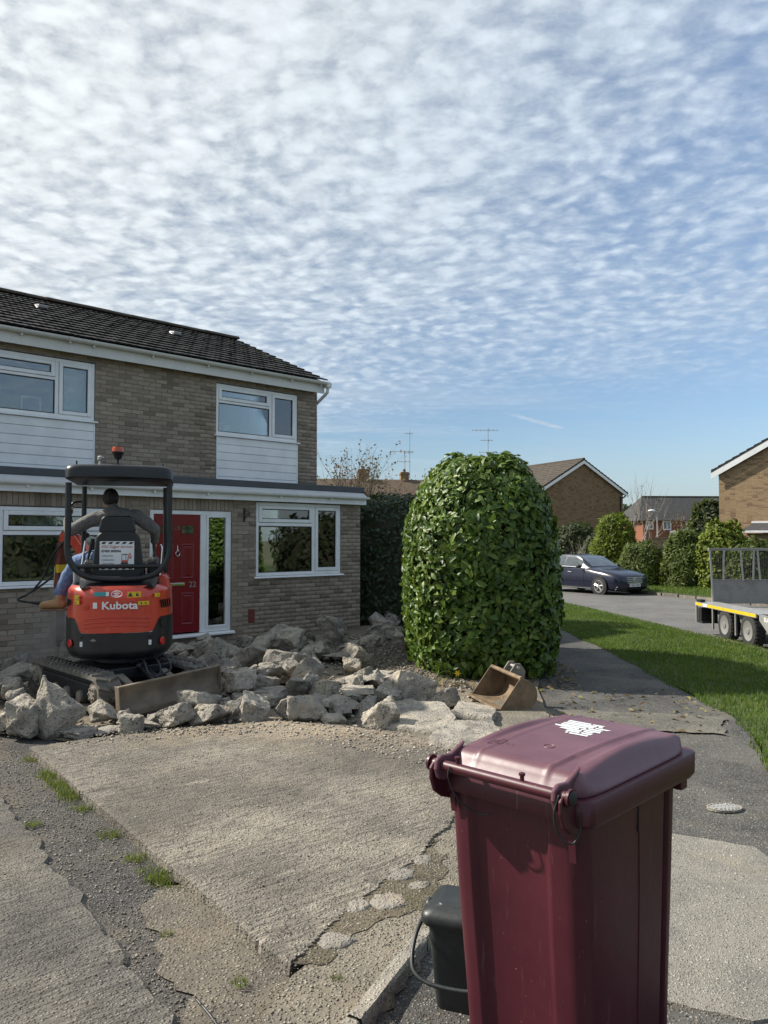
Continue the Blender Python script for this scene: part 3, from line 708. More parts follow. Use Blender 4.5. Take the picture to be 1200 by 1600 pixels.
# patches in the pavement, then a painted band of sunlight
sheet('concrete_patch', ccw(rough_poly([(1.15, 4.86), (1.66, 4.62), (2.10, 4.40), (2.12, 4.05), (1.92, 3.45), (1.72, 2.88), (1.33, 2.83), (1.05, 2.95), (0.85, 3.3), (0.95, 4.1)], 0.05, 0.018, 7.0)), -0.056, PATHC, 0.03, 0.01)
sheet('gravel_patch', ccw(rough_poly([(1.15, 4.93), (1.68, 4.70), (1.66, 5.2), (2.25, 5.9), (2.45, 6.5), (2.2, 7.3), (1.6, 7.3), (1.45, 6.3)], 0.08, 0.06, 9.0)), -0.054, PATHG)
sheet('lit_path_band', ccw(rough_poly([(1.45, 7.0), (2.3, 7.05), (3.05, 6.85), (3.30, 7.50), (2.5, 7.72), (1.65, 7.9)], 0.06, 0.09, 4.0)), -0.050, PATHG)  # sunlit band across the path, imitated by a sheet in the paler gravel colour

# cracked pieces where the slab corner has broken up
def shard_poly(cx, cy, r, n=9, seed=0, sq=0.75, ang=0.0):
    rr = random.Random(seed); p = []
    for i in range(n):
        a = 2*PI*i/n+rr.uniform(-.2, .2); q = r*rr.uniform(0.75, 1.15)
        x, y = q*math.cos(a), q*sq*math.sin(a)
        p.append((cx+x*math.cos(ang)-y*math.sin(ang), cy+x*math.sin(ang)+y*math.cos(ang)))
    return p
def fragments():
    spots = [(-0.205, 3.30, 0.085, 'pale broken concrete fragment nearest the slab corner'),
             (-0.125, 3.60, 0.075, 'small pale concrete fragment beside the widest cracked piece'),
             (0.02, 3.66, 0.12, 'widest cracked concrete piece beside the edging stones'),
             (0.07, 3.95, 0.10, 'flat cracked concrete piece with moss along its edge'),
             (-0.06, 3.80, 0.042, 'tiny loose concrete fragment in the mossy crack'),
             (0.17, 3.80, 0.06, 'small cracked concrete piece nearest the food caddy'),
             (0.20, 4.12, 0.075, 'cracked concrete piece beside a green weed tuft')]
    for i, (x, y, r, lab) in enumerate(spots):
        mb = MB(); rings = [(0.0, 1.0), (0.016, 1.0), (0.024, 0.9), (0.027, 0.62), (0.028, 0.3)]
        poly = rough_poly(shard_poly(0, 0, r*1.1, 7, 40+i, 0.8, i*0.7), 0.02, 0.012, i); n = len(poly)
        v = []
        for z, s in rings: v += [(px*s, py*s, z+fbm(px*s*30+i, py*s*30, 0)*0.006) for px, py in poly]
        f = [(k*n+j, k*n+(j+1) % n, (k+1)*n+(j+1) % n, (k+1)*n+j) for k in range(len(rings)-1) for j in range(n)] + [tuple(range((len(rings)-1)*n, len(rings)*n))]
        mb.add(v, f); o = mb.build('concrete_fragment', FRAG, smooth=50)
        o.location = (x, y, -0.030); o.rotation_euler = (random.uniform(-.06, .06), random.uniform(-.06, .06), 0)
        tag(o, lab, 'concrete fragment', 'cracked pieces at the slab corner')
fragments()

# stopcock cover in the pavement
def cover():
    r = empty('stopcock_cover', (2.21, 5.05, -0.071), 0.1); tag(r, 'small oval iron stopcock cover set in the pavement', 'utility cover')
    mb = MB(); a, b = 0.115, 0.075
    mb.lathe([(0.9, 0.0), (1.0, 0.0), (1.0, 0.014), (0.9, 0.014), (0.88, 0.006)], 28, M=Matrix.Diagonal((a, b, 1, 1)))
    mb.build('frame', KERBM, r, smooth=40)
    mb = MB(); mb.lathe([(0.86, 0.0), (0.86, 0.009), (0.8, 0.011)], 28, M=Matrix.Diagonal((a, b, 1, 1)))
    for i in range(-3, 4):
        w = b*0.75*math.sqrt(max(0, 1-(i*0.026/(a*.85))**2)); mb.box(i*0.026-0.006, i*0.026+0.006, -w, w, 0.009, 0.016)
    for j in (-0.02, 0.02): mb.box(-a*.7, a*.7, j-0.004, j+0.004, 0.009, 0.0145)
    mb.build('lid', GALV, r)
cover()

# loose stones
def in_poly(P, poly):
    x, y = P[:, 0], P[:, 1]; c = np.zeros(len(P), bool); n = len(poly); j = n-1
    for i in range(n):
        xi, yi = poly[i][0], poly[i][1]; xj, yj = poly[j][0], poly[j][1]
        c ^= ((yi > y) != (yj > y)) & (x < (xj-xi)*(y-yi)/(yj-yi+1e-12)+xi); j = i
    return c
def sample_poly(poly, n):
    poly = [(p[0], p[1]) for p in poly]; a = np.array(poly); lo, hi = a.min(0), a.max(0); res = np.zeros((0, 2))
    while len(res) < n:
        q = RNG.uniform(lo, hi, (n*2, 2)); res = np.vstack([res, q[in_poly(q, poly)]])
    return res[:n]
OCT_V = np.array([(1, 0, 0), (0, 1, 0), (-1, 0, 0), (0, -1, 0), (0.15, 0.1, 0.8), (-0.1, 0, -0.7), (0.6, 0.62, 0.35), (-0.62, 0.55, 0.3)])
OCT_F = np.array([(0, 6, 4), (6, 1, 4), (1, 7, 4), (7, 2, 4), (2, 3, 4), (3, 0, 4), (0, 1, 6), (1, 2, 7), (0, 3, 5), (3, 2, 5), (1, 0, 5), (2, 1, 5)])
def rand_rot(n, tilt=PI):
    a = RNG.uniform(0, 2*PI, n); t = RNG.uniform(-tilt, tilt, n)*0.5; b = RNG.uniform(0, 2*PI, n)
    def rz(a):
        m = np.zeros((n, 3, 3)); m[:, 0, 0] = np.cos(a); m[:, 0, 1] = -np.sin(a); m[:, 1, 0] = np.sin(a); m[:, 1, 1] = np.cos(a); m[:, 2, 2] = 1; return m
    def rx(a):
        m = np.zeros((n, 3, 3)); m[:, 1, 1] = np.cos(a); m[:, 1, 2] = -np.sin(a); m[:, 2, 1] = np.sin(a); m[:, 2, 2] = np.cos(a); m[:, 0, 0] = 1; return m
    return rz(a) @ rx(t) @ rz(b)
def m_stone():
    m, k = mk('loose_stone'); v = k.attr('var')
    c = k.ramp(v, [(0, (0.07, 0.062, 0.055)), (0.3, (0.17, 0.15, 0.125)), (0.6, (0.27, 0.24, 0.195)), (0.85, (0.40, 0.36, 0.30)), (1, (0.52, 0.49, 0.44))])
    out(k, c, 0.85, None, spec=0.3); return m
STONE = m_stone()
def scatter_stones(name, label, P, Z, smin, smax, vmin=0.0, vmax=1.0):
    n = len(P); s = smin*(smax/smin)**(RNG.random(n)**2.2)
    A = RNG.uniform(0.6, 1.2, (n, 1, 3))*np.array([1, 1, 0.75])
    V = (OCT_V[None]*A)*s[:, None, None]
    V = np.einsum('nij,nkj->nki', rand_rot(n, 1.2), V)
    V[:, :, 0] += P[:, 0, None]; V[:, :, 1] += P[:, 1, None]; V[:, :, 2] += (Z + s*0.25)[:, None]
    F = (OCT_F[None]+np.arange(n)[:, None, None]*len(OCT_V)).reshape(-1, 3)
    var = np.repeat(RNG.uniform(vmin, vmax, n), len(OCT_V))
    o = bpy.data.objects.new(name, mesh_np(name, V.reshape(-1, 3), F, STONE, var)); link(o)
    return tag(o, label, 'gravel', kind='stuff')
drive_slab()
def zc(P, z): return np.full(len(P), z)
P = sample_poly(SLAB_POLY, 2600); scatter_stones('gravel', 'sparse grit lying on the driveway slab', P, zc(P, 0.002), 0.002, 0.008, 0.1, 1)
P = sample_poly([(-4.3, 7.6), (-2.9, 6.3), (-0.45, 3.05), (-0.6, 2.1), (-0.83, 2.87), (-1.52, 3.82), (-2.6, 5.22)], 9000); scatter_stones('gravel', 'loose stones on the dark strip beside the driveway slab', P, zc(P, -0.057), 0.002, 0.0095, 0, 0.75)
P = sample_poly([(-4.3, 7.2), (-0.85, 2.87), (-0.3, 2.1), (-1.8, 1.4), (-6, 4)], 3000); scatter_stones('gravel', 'loose stones on the older driveway at the left', P, zc(P, -0.035), 0.002, 0.0075, 0.05, 0.8)
P = sample_poly([(-0.7, 2.9), (-0.45, 2.2), (0.0, 2.94), (0.45, 3.86), (0.95, 5.1), (1.45, 6.5), (0.9, 6.0), (0.3, 4.4), (-0.376, 3.09)], 4200); scatter_stones('gravel', 'sandy gravel between the slab and the edging stones', P, zc(P, -0.012), 0.002, 0.008, 0.1, 0.9)
P = sample_poly([(0.1, 3.1), (-0.3, 2.3), (1, 2.2), (2.4, 3.4), (2.9, 6), (3.3, 7.5), (1.7, 7.7), (1.2, 5.6)], 2600); scatter_stones('gravel', 'grit scattered over the pavement beside the bin', P, zc(P, -0.058), 0.0025, 0.009, 0.1, 1)
P = sample_poly([(-3.6, 6.6), (-1, 7.0), (0.5, 6.2), (1.3, 6.9), (1.6, 8.6), (0.6, 9.6), (0.5, 13), (-0.6, 14), (-2.6, 12.8), (-5.6, 9.8)], 9000); scatter_stones('gravel', 'crumbled concrete and gravel among the rubble', P, zc(P, -0.04), 0.006, 0.040, 0.2, 0.95)
P = sample_poly([(-2.7, 6.30), (-1.0, 6.72), (0.25, 5.8), (0.85, 5.6), (0.5, 6.4), (-0.2, 6.98), (-1.05, 7.2), (-2.4, 6.7)], 2600); scatter_stones('gravel', 'crumbs of sandy concrete along the broken slab edge', P, zc(P, 0.0), 0.003, 0.020, 0.35, 0.9)
P = sample_poly([(0.05, 9.2), (1.0, 8.8), (1.1, 12), (-0.2, 13.4), (-0.9, 12.4)], 5000); scatter_stones('gravel', 'dull gravel bed between the rubble and the laurel', P, zc(P, -0.035), 0.008, 0.028, 0.0, 0.6)

# ------------------------------------------------------------------ grass
BL_V = np.array([(-0.5, 0, 0), (0.5, 0, 0), (-0.36, 0.12, 0.55), (0.36, 0.12, 0.55), (0, 0.45, 1.0)])
BL_F = np.array([(0, 1, 3), (0, 3, 2), (2, 3, 4)])
def blades(P, Z, h, w, lean=0.5):
    n = len(P); a = RNG.uniform(0, 2*PI, n); H = h*RNG.uniform(0.45, 1.25, n); W = w*RNG.uniform(0.7, 1.3, n); L = H*RNG.uniform(0.1, 1.0, n)*lean*2
    V = np.repeat(BL_V[None], n, 0).copy()
    x = V[:, :, 0]*W[:, None]; y = V[:, :, 1]*L[:, None]; z = V[:, :, 2]*H[:, None]
    c, s = np.cos(a)[:, None], np.sin(a)[:, None]
    V = np.stack([x*c-y*s+P[:, 0, None], x*s+y*c+P[:, 1, None], z+Z[:, None]], -1)
    F = (BL_F[None]+np.arange(n)[:, None, None]*5).reshape(-1, 3)
    return V.reshape(-1, 3), F
def grass(name, label, P, Z, h, w, mat=None, lean=0.5, clump=True):
    V, F = blades(P, Z, h, w, lean)
    if clump:
        g = np.array([fbm(x*1.1, y*1.1, 4.0, 3) for x, y in P]); var = np.clip(0.42+0.55*g+RNG.normal(0, 0.18, len(P)), 0, 0.99)
    else: var = RNG.uniform(0, 0.99, len(P))
    o = bpy.data.objects.new(name, mesh_np(name, V, F, mat or GRASS, np.repeat(var, 5))); link(o)
    return tag(o, label, 'grass', kind='stuff')
sl = np.vectorize(slope)
vp = [p for p in PATH_R if 3 < p.y < 27]; kp = [p for p in KERB_N if 3 < p.y < 27]
poly = [(p.x-0.05+0.07*fbm(p.x*3, p.y*3), p.y) for p in vp] + [(p.x-0.02, p.y) for p in kp[::-1]]
P = sample_poly(poly, 120000)
keep = RNG.random(len(P)) < np.clip(1.25-(P[:, 1]-6)/26, 0.4, 1); P = P[keep]
grass('grass', 'mown green grass of the verge between pavement and road', P, -0.07+sl(P[:, 1]), 0.046, 0.008)
fp = [p for p in KERB_F if 6 < p.y < 36]
poly = [(p.x+0.1, p.y) for p in fp] + [(p.x+6.5, p.y+1.5) for p in fp[::-1]]
P = sample_poly(poly, 42000); grass('grass', 'longer grass of the verge on the far side of the road', P, -0.06+sl(P[:, 1]), 0.11, 0.016)
# tufts of weed in the joints
def tuft(x, y, z, r, n, h, label):
    a = RNG.uniform(0, 2*PI, n); q = r*np.sqrt(RNG.random(n)); Pp = np.stack([q*np.cos(a), q*np.sin(a)], 1)
    V, F = blades(Pp, np.zeros(n), h, 0.0035, 0.9)
    o = bpy.data.objects.new('weed_tuft', mesh_np('weed_tuft', V, F, DRYG, np.repeat(RNG.uniform(0, 0.99, n), 5))); link(o)
    o.location = (x, y, z); tag(o, label, 'weed', 'weeds in the driveway joints', 'stuff')
# (along the slab's left edge)
ea, eb = Vector((-2.80, 6.20)), Vector((-0.42, 3.10))
edge_tufts = [(0.03, 'topmost weed tuft on the slab edge, beside the leftmost rubble'), (0.16, 'long weed tuft on the slab edge below the leftmost rubble'), (0.23, 'bright weed tuft midway up the slab edge'), (0.30, 'weed tuft at the thickest green run along the slab edge'),
              (0.38, 'small weed tuft on the slab edge below the thick green run'), (0.52, 'sparse weed tuft halfway along the slab edge'), (0.63, 'low weed tuft on the slab edge above the darkest tuft'), (0.71, 'darkest weed tuft against the slab edge')]
for i, (t, lab) in enumerate(edge_tufts):
    q = ea.lerp(eb, t); big = i in (1, 3, 7, 2)
    a = RNG.normal(0, 1, (300 if big else 130, 2))*[[0.035, 0.025]]; d = (eb-ea).normalized()
    st = 0.06 if big else 0.03
    s = RNG.normal(0, st, len(a)); Pp = np.stack([d.x*s+a[:, 0], d.y*s+a[:, 1]], 1)
    V, F = blades(Pp, np.zeros(len(Pp)), 0.042 if big else 0.03, 0.0045, 1.1)
    o = bpy.data.objects.new('weed_tuft', mesh_np('weed_tuft', V, F, DRYG, np.repeat(RNG.uniform(0, 0.99, len(Pp)), 5))); link(o)
    o.location = (q.x-0.035, q.y-0.03, -0.056); tag(o, lab, 'weed', 'weeds in the driveway joints', 'stuff')
for x, y, z, r, n, h, lab in [(-0.64, 2.62, -0.05, 0.05, 200, 0.055, 'yellowish weed tuft at the bottom edge beside the bent cable'), (-0.18, 3.02, -0.03, 0.026, 90, 0.032, 'small round weed tuft on the sandy apron below the slab corner'),
     (0.20, 4.16, -0.03, 0.035, 100, 0.03, 'weed tuft beside the cracked concrete near the bin'), (0.30, 4.75, -0.03, 0.06, 160, 0.03, 'mossy weed tuft against the bin at the slab edge'),
     (-2.12, 4.70, -0.05, 0.05, 90, 0.032, 'lone weed tuft in the dark strip at the left edge'), (-0.95, 3.42, -0.055, 0.028, 50, 0.028, 'tiny weed tuft in the middle of the dark strip'), (-0.56, 3.02, -0.035, 0.035, 60, 0.028, 'thin weed tuft beside the sandy slab corner')]:
    tuft(x, y, z, r, n, h, lab)
# length of bent cable on the strip
mb = MB(); mb.tube(catmull([(-0.70, 2.92, -0.03), (-0.62, 2.83, -0.045), (-0.545, 2.70, -0.04), (-0.50, 2.58, -0.046), (-0.475, 2.48, -0.03), (-0.47, 2.40, -0.045)], 6), 0.0055, 6)
tag(mb.build('cable', CADDY, smooth=180), 'bent length of black cable lying on the strip at the bottom', 'cable')
# ------------------------------------------------------------------ the house being worked on
HOUSE_RZ = math.atan2(0.678, 0.735)
house = empty('brick_house', (-2.616, 13.2, 0.0), HOUSE_RZ)
tag(house, 'two storey buff brick house with white windows, flat roofed front extension and red door', 'house')
HM = Matrix.Translation((-2.616, 13.2, 0)) @ Matrix.Rotation(HOUSE_RZ, 4, 'Z')
S0, S1 = -6.4, 2.92         # ends of the house along its front
YM = 1.40                   # main wall stands back from the extension's front
EXT_TOP, MAIN_TOP = 2.36, 4.98
# openings (s0, s1, z0, z1)
W_LL = (-4.9, -1.84, 0.99, 2.15); W_LR = (0.50, 2.43, 0.99, 2.345); DOOR = (-1.49, 0.0, 0.075, 2.15)
W_UL = (-4.4, -1.836, 2.82, 4.67); W_UR = (0.503, 2.41, 2.82, 4.67)

def wall_with_openings(name, y0, y1, z0, z1, ops, mat, parent):
    mb = MB(); xs = sorted({S0, S1, *[o[0] for o in ops], *[o[1] for o in ops]})
    for a, b in zip(xs, xs[1:]):
        c = (a+b)/2; cuts = sorted([(o[2], o[3]) for o in ops if o[0] < c < o[1]]); z = z0
        for q0, q1 in cuts:
            if q0 > z: mb.box(a, b, y0, y1, z, q0)
            z = max(z, q1)
        if z < z1: mb.box(a, b, y0, y1, z, z1)
    return mb.build(name, mat, parent)
ext_wall = wall_with_openings('front_wall', 0.009, 0.115, -0.25, EXT_TOP, [W_LL, W_LR, DOOR], MORTAR, house)
main_wall = wall_with_openings('upper_wall', YM+0.009, YM+0.12, 2.4, MAIN_TOP, [W_UL, W_UR], MORTAR, house)

# bricks: stretcher bond, soldier courses over the left window and the door
def lay(z0, z1, ops, bond, soldiers=()):
    res = []; k = 0; z = z0
    while z < z1-0.03:
        h = min(0.065, z1-z-0.004); zc_ = z+h/2
        s = S0-(0.1125 if k % 2 else 0)-0.07*bond
        while s < S1:
            a, b = max(s, S0), min(s+0.215, S1); segs = [(a, b)]
            for o in list(ops)+list(soldiers):
                if o[2]-0.02 < zc_ < o[3]+0.012:
                    nx = []
                    for p, q in segs:
                        if o[1] <= p or o[0] >= q: nx.append((p, q)); continue
                        if p < o[0]: nx.append((p, o[0]-0.006))
                        if q > o[1]: nx.append((o[1]+0.006, q))
                    segs = nx
            for p, q in segs:
                if q-p > 0.035: res.append((p, q, z, z+h))
            s += 0.225
        z += 0.075; k += 1
    for o in soldiers:
        s = o[0]
        while s < o[1]-0.04:
            res.append((s+0.005, min(s+0.07, o[1]), o[2]+0.004, o[3]-0.004)); s += 0.075
    return res
br_ext = [(b, 0.0) for b in lay(-0.19, EXT_TOP-0.005, [W_LL, W_LR, DOOR], 0, [(S0, -1.80, 2.155, EXT_TOP-0.005), (-1.50, 0.03, 2.155, EXT_TOP-0.005)])]
br_main = [(b, YM) for b in lay(2.61, MAIN_TOP-0.1, [W_UL, W_UR], 1)]
def brick_mesh(i):
    r = random.Random(i); j = lambda: r.uniform(-0.02, 0.02)
    v = [(-.5, 1, -.5), (.5, 1, -.5), (.5, 1, .5), (-.5, 1, .5), (-.5, .22, -.5), (.5, .22, -.5), (.5, .22, .5), (-.5, .22, .5)]
    v += [(x*0.982+j()*.6, r.uniform(-.08, .08), z*0.945+j()*.7) for x, z in ((-.5, -.5), (.5, -.5), (.5, .5), (-.5, .5))]
    f = [(0, 1, 5, 4), (1, 2, 6, 5), (2, 3, 7, 6), (3, 0, 4, 7), (4, 5, 9, 8), (5, 6, 10, 9), (6, 7, 11, 10), (7, 4, 8, 11), (8, 9, 10, 11)]
    return v, f
BM = []
for i in range(5):
    v, f = brick_mesh(i); me = bpy.data.meshes.new('brick'); me.from_pydata(v, [], f); me.materials.append(BRICK); me.update(); BM.append((me, np.array(v), f))
def lay_bricks(items, nmax, wall, vis):
    cam_l = HM.inverted() @ Vector((0, 0, 1.68))
    def d(it):
        (a, b, c, e), y = it; return (Vector(((a+b)/2, y, (c+e)/2))-cam_l).length + (0 if vis(it) else 100)
    items = sorted(items, key=d); V = []; F4 = []; var = []
    for i, ((a, b, c, e), y) in enumerate(items):
        yy = y+random.uniform(-0.002, 0.0025); q = i*7 % 5
        if i < nmax:
            o = bpy.data.objects.new('brick', BM[q][0]); COL.objects.link(o); o.parent = wall
            o.location = ((a+b)/2, yy, (c+e)/2); o.scale = (b-a, 0.014, e-c)
        else:
            w = BM[q][1]*np.array([b-a, 0.014, e-c])+np.array([(a+b)/2, yy, (c+e)/2]); o_ = len(V)*12
            V.append(w); F4 += [[k+o_ for k in f] for f in BM[q][2]]; var += [random.random()]*12
    if V:
        o = bpy.data.objects.new('brickwork', mesh_np('brickwork', np.vstack(V), np.array(F4), BRICK, var)); link(o, wall); tag(o, kind='stuff')
lay_bricks(br_ext, 300, ext_wall, lambda it: it[0][1] > -3.72 and not (-1.9 < it[0][0] < -1.4 and it[0][2] < 1.6))
lay_bricks(br_main, 300, main_wall, lambda it: it[0][1] > -3.4)
# the rest of the shell
mb = MB(); mb.box(S1-0.10, S1, 0.118, YM+0.0, -0.25, EXT_TOP); mb.box(S1-0.10, S1, YM+0.123, YM+6.6, -0.25, MAIN_TOP)
mb.prism([(YM+0.123, MAIN_TOP), (YM+6.6, MAIN_TOP), (4.7, 6.42)], S1-0.10, S1, 'x'); mb.box(S0, S1-0.103, YM+6.5, YM+6.6, -0.25, MAIN_TOP)
mb.box(S0-0.1, S0-0.003, 0.014, YM+6.6, -0.25, MAIN_TOP)
mb.build('side_wall', BGBRICK4, house)
mb = MB(); mb.box(S0+0.02, S1-0.12, 3.4, 3.45, -0.1, 2.5); mb.box(S0+0.02, S1-0.12, 3.9, 3.95, 2.62, 4.95); mb.box(S0+.02, S1-0.12, 0.13, 3.4, -0.1, -0.05); mb.box(S0+0.02, S1-0.12, YM+0.13, 3.9, 2.55, 2.61)
for x in (-1.75, 0.15): mb.box(x-.04, x+.04, 0.13, 3.39, -0.05, 2.5)
for x in (-1.2, 0.1): mb.box(x-.04, x+.04, YM+0.13, 3.89, 2.62, 4.95)
mb.box(S0, S1-.12, YM+0.13, 3.9, 4.94, 4.97)
mb.build('room_partition', ROOMD, house)

# roof: every tile that shows is a piece of its own
PITCH = math.atan2(6.56-5.02, 4.70-1.16); RIDGE_Y, RIDGE_Z = 4.70, 6.56; EAVE_Y = 1.13
mb = MB(); ys = EAVE_Y+0.10; zs = RIDGE_Z-(RIDGE_Y-ys)*math.tan(PITCH)-0.06
mb.prism([(ys, zs), (RIDGE_Y, RIDGE_Z-0.06), (RIDGE_Y*2-ys, zs), (RIDGE_Y*2-ys, zs-0.05), (RIDGE_Y, RIDGE_Z-0.14), (ys, zs-0.05)], S0, S1+0.06, 'x')
roof = mb.build('roof', FELT, house)
TW, TG = 0.330, 0.296
def tile_mesh():
    xs = np.linspace(-TW/2+0.002, TW/2-0.002, 7); L = 0.36
    pr = [0.0, 0.006, 0.0, 0.001, 0.0, 0.006, 0.0]
    v = []
    for x, h in zip(xs, pr): v += [(x, 0, h+0.024), (x, L, h*0.5), (x, 0, 0.0)]
    f = []
    for i in range(6):
        a, b = i*3, (i+1)*3; f += [(a, b, b+1, a+1), (a+2, b+2, b, a)]
    f += [(0, 1, 2), (19, 18, 20)]
    return v, f
tv, tf = tile_mesh(); tm = bpy.data.meshes.new('tile'); tm.from_pydata(tv, [], tf); tm.materials.append(TILE); tm.update()
cosP, sinP = math.cos(PITCH), math.sin(PITCH)
lens = math.hypot(RIDGE_Y-EAVE_Y, RIDGE_Z-(RIDGE_Z-(RIDGE_Y-EAVE_Y)*math.tan(PITCH))); rows = int((lens-0.05)/TG)+1
rest = []; count = 0
for j in range(rows):
    d = j*TG; s = S1+0.07-TW/2-(TW/2 if j % 2 else 0)
    if j % 2:  # half tile at the verge
        pass
    while s > S0-0.1:
        y = EAVE_Y+d*cosP; z = RIDGE_Z-(RIDGE_Y-EAVE_Y)*math.tan(PITCH)+d*sinP
        it = (s, y, z+random.uniform(-.003, .004), random.uniform(-.006, .006), random.uniform(-.008, .008))
        if s > -3.75 and count < 300:
            o = bpy.data.objects.new('tile', tm); COL.objects.link(o); o.parent = roof; o.location = it[:3]; o.rotation_euler = (PITCH-0.02+it[3], it[4], 0); count += 1
        else: rest.append(it)
        s -= TW
    if j % 2:
        o = bpy.data.objects.new('tile', tm); COL.objects.link(o); o.parent = roof; o.location = (S1+0.07-TW/4, y, z); o.rotation_euler = (PITCH-0.02, 0, 0); o.scale = (0.5, 1, 1)
mb = MB()
for s, y, z, a, b in rest:
    mb.add(tv, tf, 0, Matrix.Translation((s, y, z)) @ Matrix.Rotation(PITCH-0.02+a, 4, 'X') @ Matrix.Rotation(b, 4, 'Y'))
tag(mb.build('tiling', TILE, roof), kind='stuff')
mb = MB(); mb.add([(S0, RIDGE_Y+0.02, RIDGE_Z-0.01), (S1+0.07, RIDGE_Y+0.02, RIDGE_Z-0.01), (S1+0.07, 2*RIDGE_Y-EAVE_Y, RIDGE_Z-(RIDGE_Y-EAVE_Y)*math.tan(PITCH)), (S0, 2*RIDGE_Y-EAVE_Y, RIDGE_Z-(RIDGE_Y-EAVE_Y)*math.tan(PITCH))], [(0, 1, 2, 3)])
tag(mb.build('rear_slope', RTEX2, roof))
rm = MB(); n = 9
pr = [(0.125*math.cos(PI*i/n), 0.085*math.sin(PI*i/n)-0.01) for i in range(n+1)]
v = []; 
for x, k_ in ((-0.224, 1.0), (0.224, 1.0)): v += [(x, RIDGE_Y+a*k_, RIDGE_Z+b*k_+0.005) for a, b in pr]
f = [(i, i+1, n+1+i+1, n+1+i) for i in range(n)] + [tuple(range(n+1)), tuple(range(n+1, 2*n+2))[::-1]]
rm.add([(x, y-RIDGE_Y, z-RIDGE_Z) for x, y, z in v], f); first = None; s = S1+0.07-0.224
while s > S0:
    if first is None: o = first = rm.build('ridge_tile', RTEX, roof, smooth=60)
    else: o = first.copy(); COL.objects.link(o); o.parent = roof
    o.location = (s, RIDGE_Y, RIDGE_Z+random.uniform(-.006, .006)); o.rotation_euler = (0, random.uniform(-.008, .008), 0); s -= 0.455
for sx, yy in ((-2.03, 3.45), (0.70, 3.40)):
    mb = MB(); z = RIDGE_Z-(RIDGE_Y-yy)*math.tan(PITCH)
    mb.prism([(-0.02, 0.02), (0.20, 0.09), (0.20, 0.03), (0.0, 0.0)], -0.13, 0.13, 'x'); mb.prism([(-0.06, 0.035), (-0.05, 0.115), (0.22, 0.10), (0.2, 0.0)], -0.11, 0.11, 'x')
    o = mb.build('roof_vent', GREYPL, roof, bevel=0.012); o.scale = (0.8, 0.8, 0.7); o.location = (sx, yy, z); o.rotation_euler = (PITCH-.12, 0, 0)

# eaves: soffit, fascia, gutter with joints, downpipe
mb = MB(); mb.box(S0, S1+0.06, EAVE_Y+0.10, EAVE_Y+0.125, 4.745, 4.985); mb.box(S0, S1+0.06, EAVE_Y+0.128, YM+0.01, 4.865, 4.885)
mb.build('fascia', FASCIA, house, bevel=0.003)
def gutter(name, y, z, s0, s1, mat, joints, r=0.056):
    mb = MB(); k = 9
    pr = [(r*math.cos(PI+PI*i/k), r*math.sin(PI+PI*i/k)) for i in range(k+1)] + [((r-.005)*math.cos(2*PI-PI*i/k), (r-.005)*math.sin(2*PI-PI*i/k)) for i in range(k+1)]
    mb.prism(pr, s0, s1, 'x', M=Matrix.Translation((0, y, z)))
    g = mb.build(name, mat, house, smooth=50)
    for s in joints:
        mb = MB(); q = [(a*1.10, b*1.10+0.001) for a, b in pr[:k+1]] + [(a*1.02, b*1.02) for a, b in pr[:k+1]][::-1]
        mb.prism(q, s-0.03, s+0.03, 'x', M=Matrix.Translation((0, y, z))); mb.box(s-.014, s+.014, y-0.005, y+r+0.01, z-r-0.035, z-r+0.004)
        mb.build('gutter_bracket', mat, g, smooth=50)
    return g
gutter('gutter', EAVE_Y+0.035, 4.975, S0, S1+0.13, FASCIA, [-3.1, -2.35, -1.95, -0.9, 0.2, 1.15, 2.1, 2.85], 0.06)
mb = MB(); mb.tube(catmull([(S1+0.095, EAVE_Y+0.035, 4.95), (S1+0.10, EAVE_Y+0.04, 4.82), (S1+0.09, EAVE_Y+0.08, 4.74), (S1+0.035, YM+0.13, 4.52), (S1+0.035, YM+0.16, 4.42), (S1+0.035, YM+0.16, 0.0)], 5), 0.034, 10); mb.box(S1+0.045, S1+0.155, EAVE_Y-0.03, EAVE_Y+0.10, 4.86, 4.965)
mb.build('downpipe', FASCIA, house, smooth=50)

# extension: flat roof edge, lead slope, gutter, fascia
mb = MB(); mb.box(S0, S1+0.10, 0.02, YM+0.01, 2.62, 2.665); mb.box(S0, S1+0.10, -0.02, 0.06, 2.585, 2.70)
mb.box(S1+0.04, S1+0.11, 0.063, YM+1.2, 2.50, 2.70)
fr = mb.build('flat_roof', FELT, house, bevel=0.012)
mb = MB(); mb.prism([(-0.02, 2.583), (-0.165, 2.50), (-0.165, 2.47), (0.02, 2.47), (0.02, 2.583)], S0, S1+0.05, 'x'); mb.build('lead_flashing', LEAD, fr)
mb = MB(); mb.box(S0, S1+0.05, -0.125, -0.10, 2.345, 2.468); mb.box(S0, S1+0.05, -0.098, 0.012, 2.362, 2.378); mb.box(S1+0.02, S1+0.05, -0.098, YM, 2.345, 2.468); mb.build('fascia', UPVC, house, bevel=0.003)
gutter('gutter', -0.182, 2.492, S0, S1+0.06, UPVC, [-3.4, -2.5, -1.5, -0.55, 0.9, 2.05], 0.05)

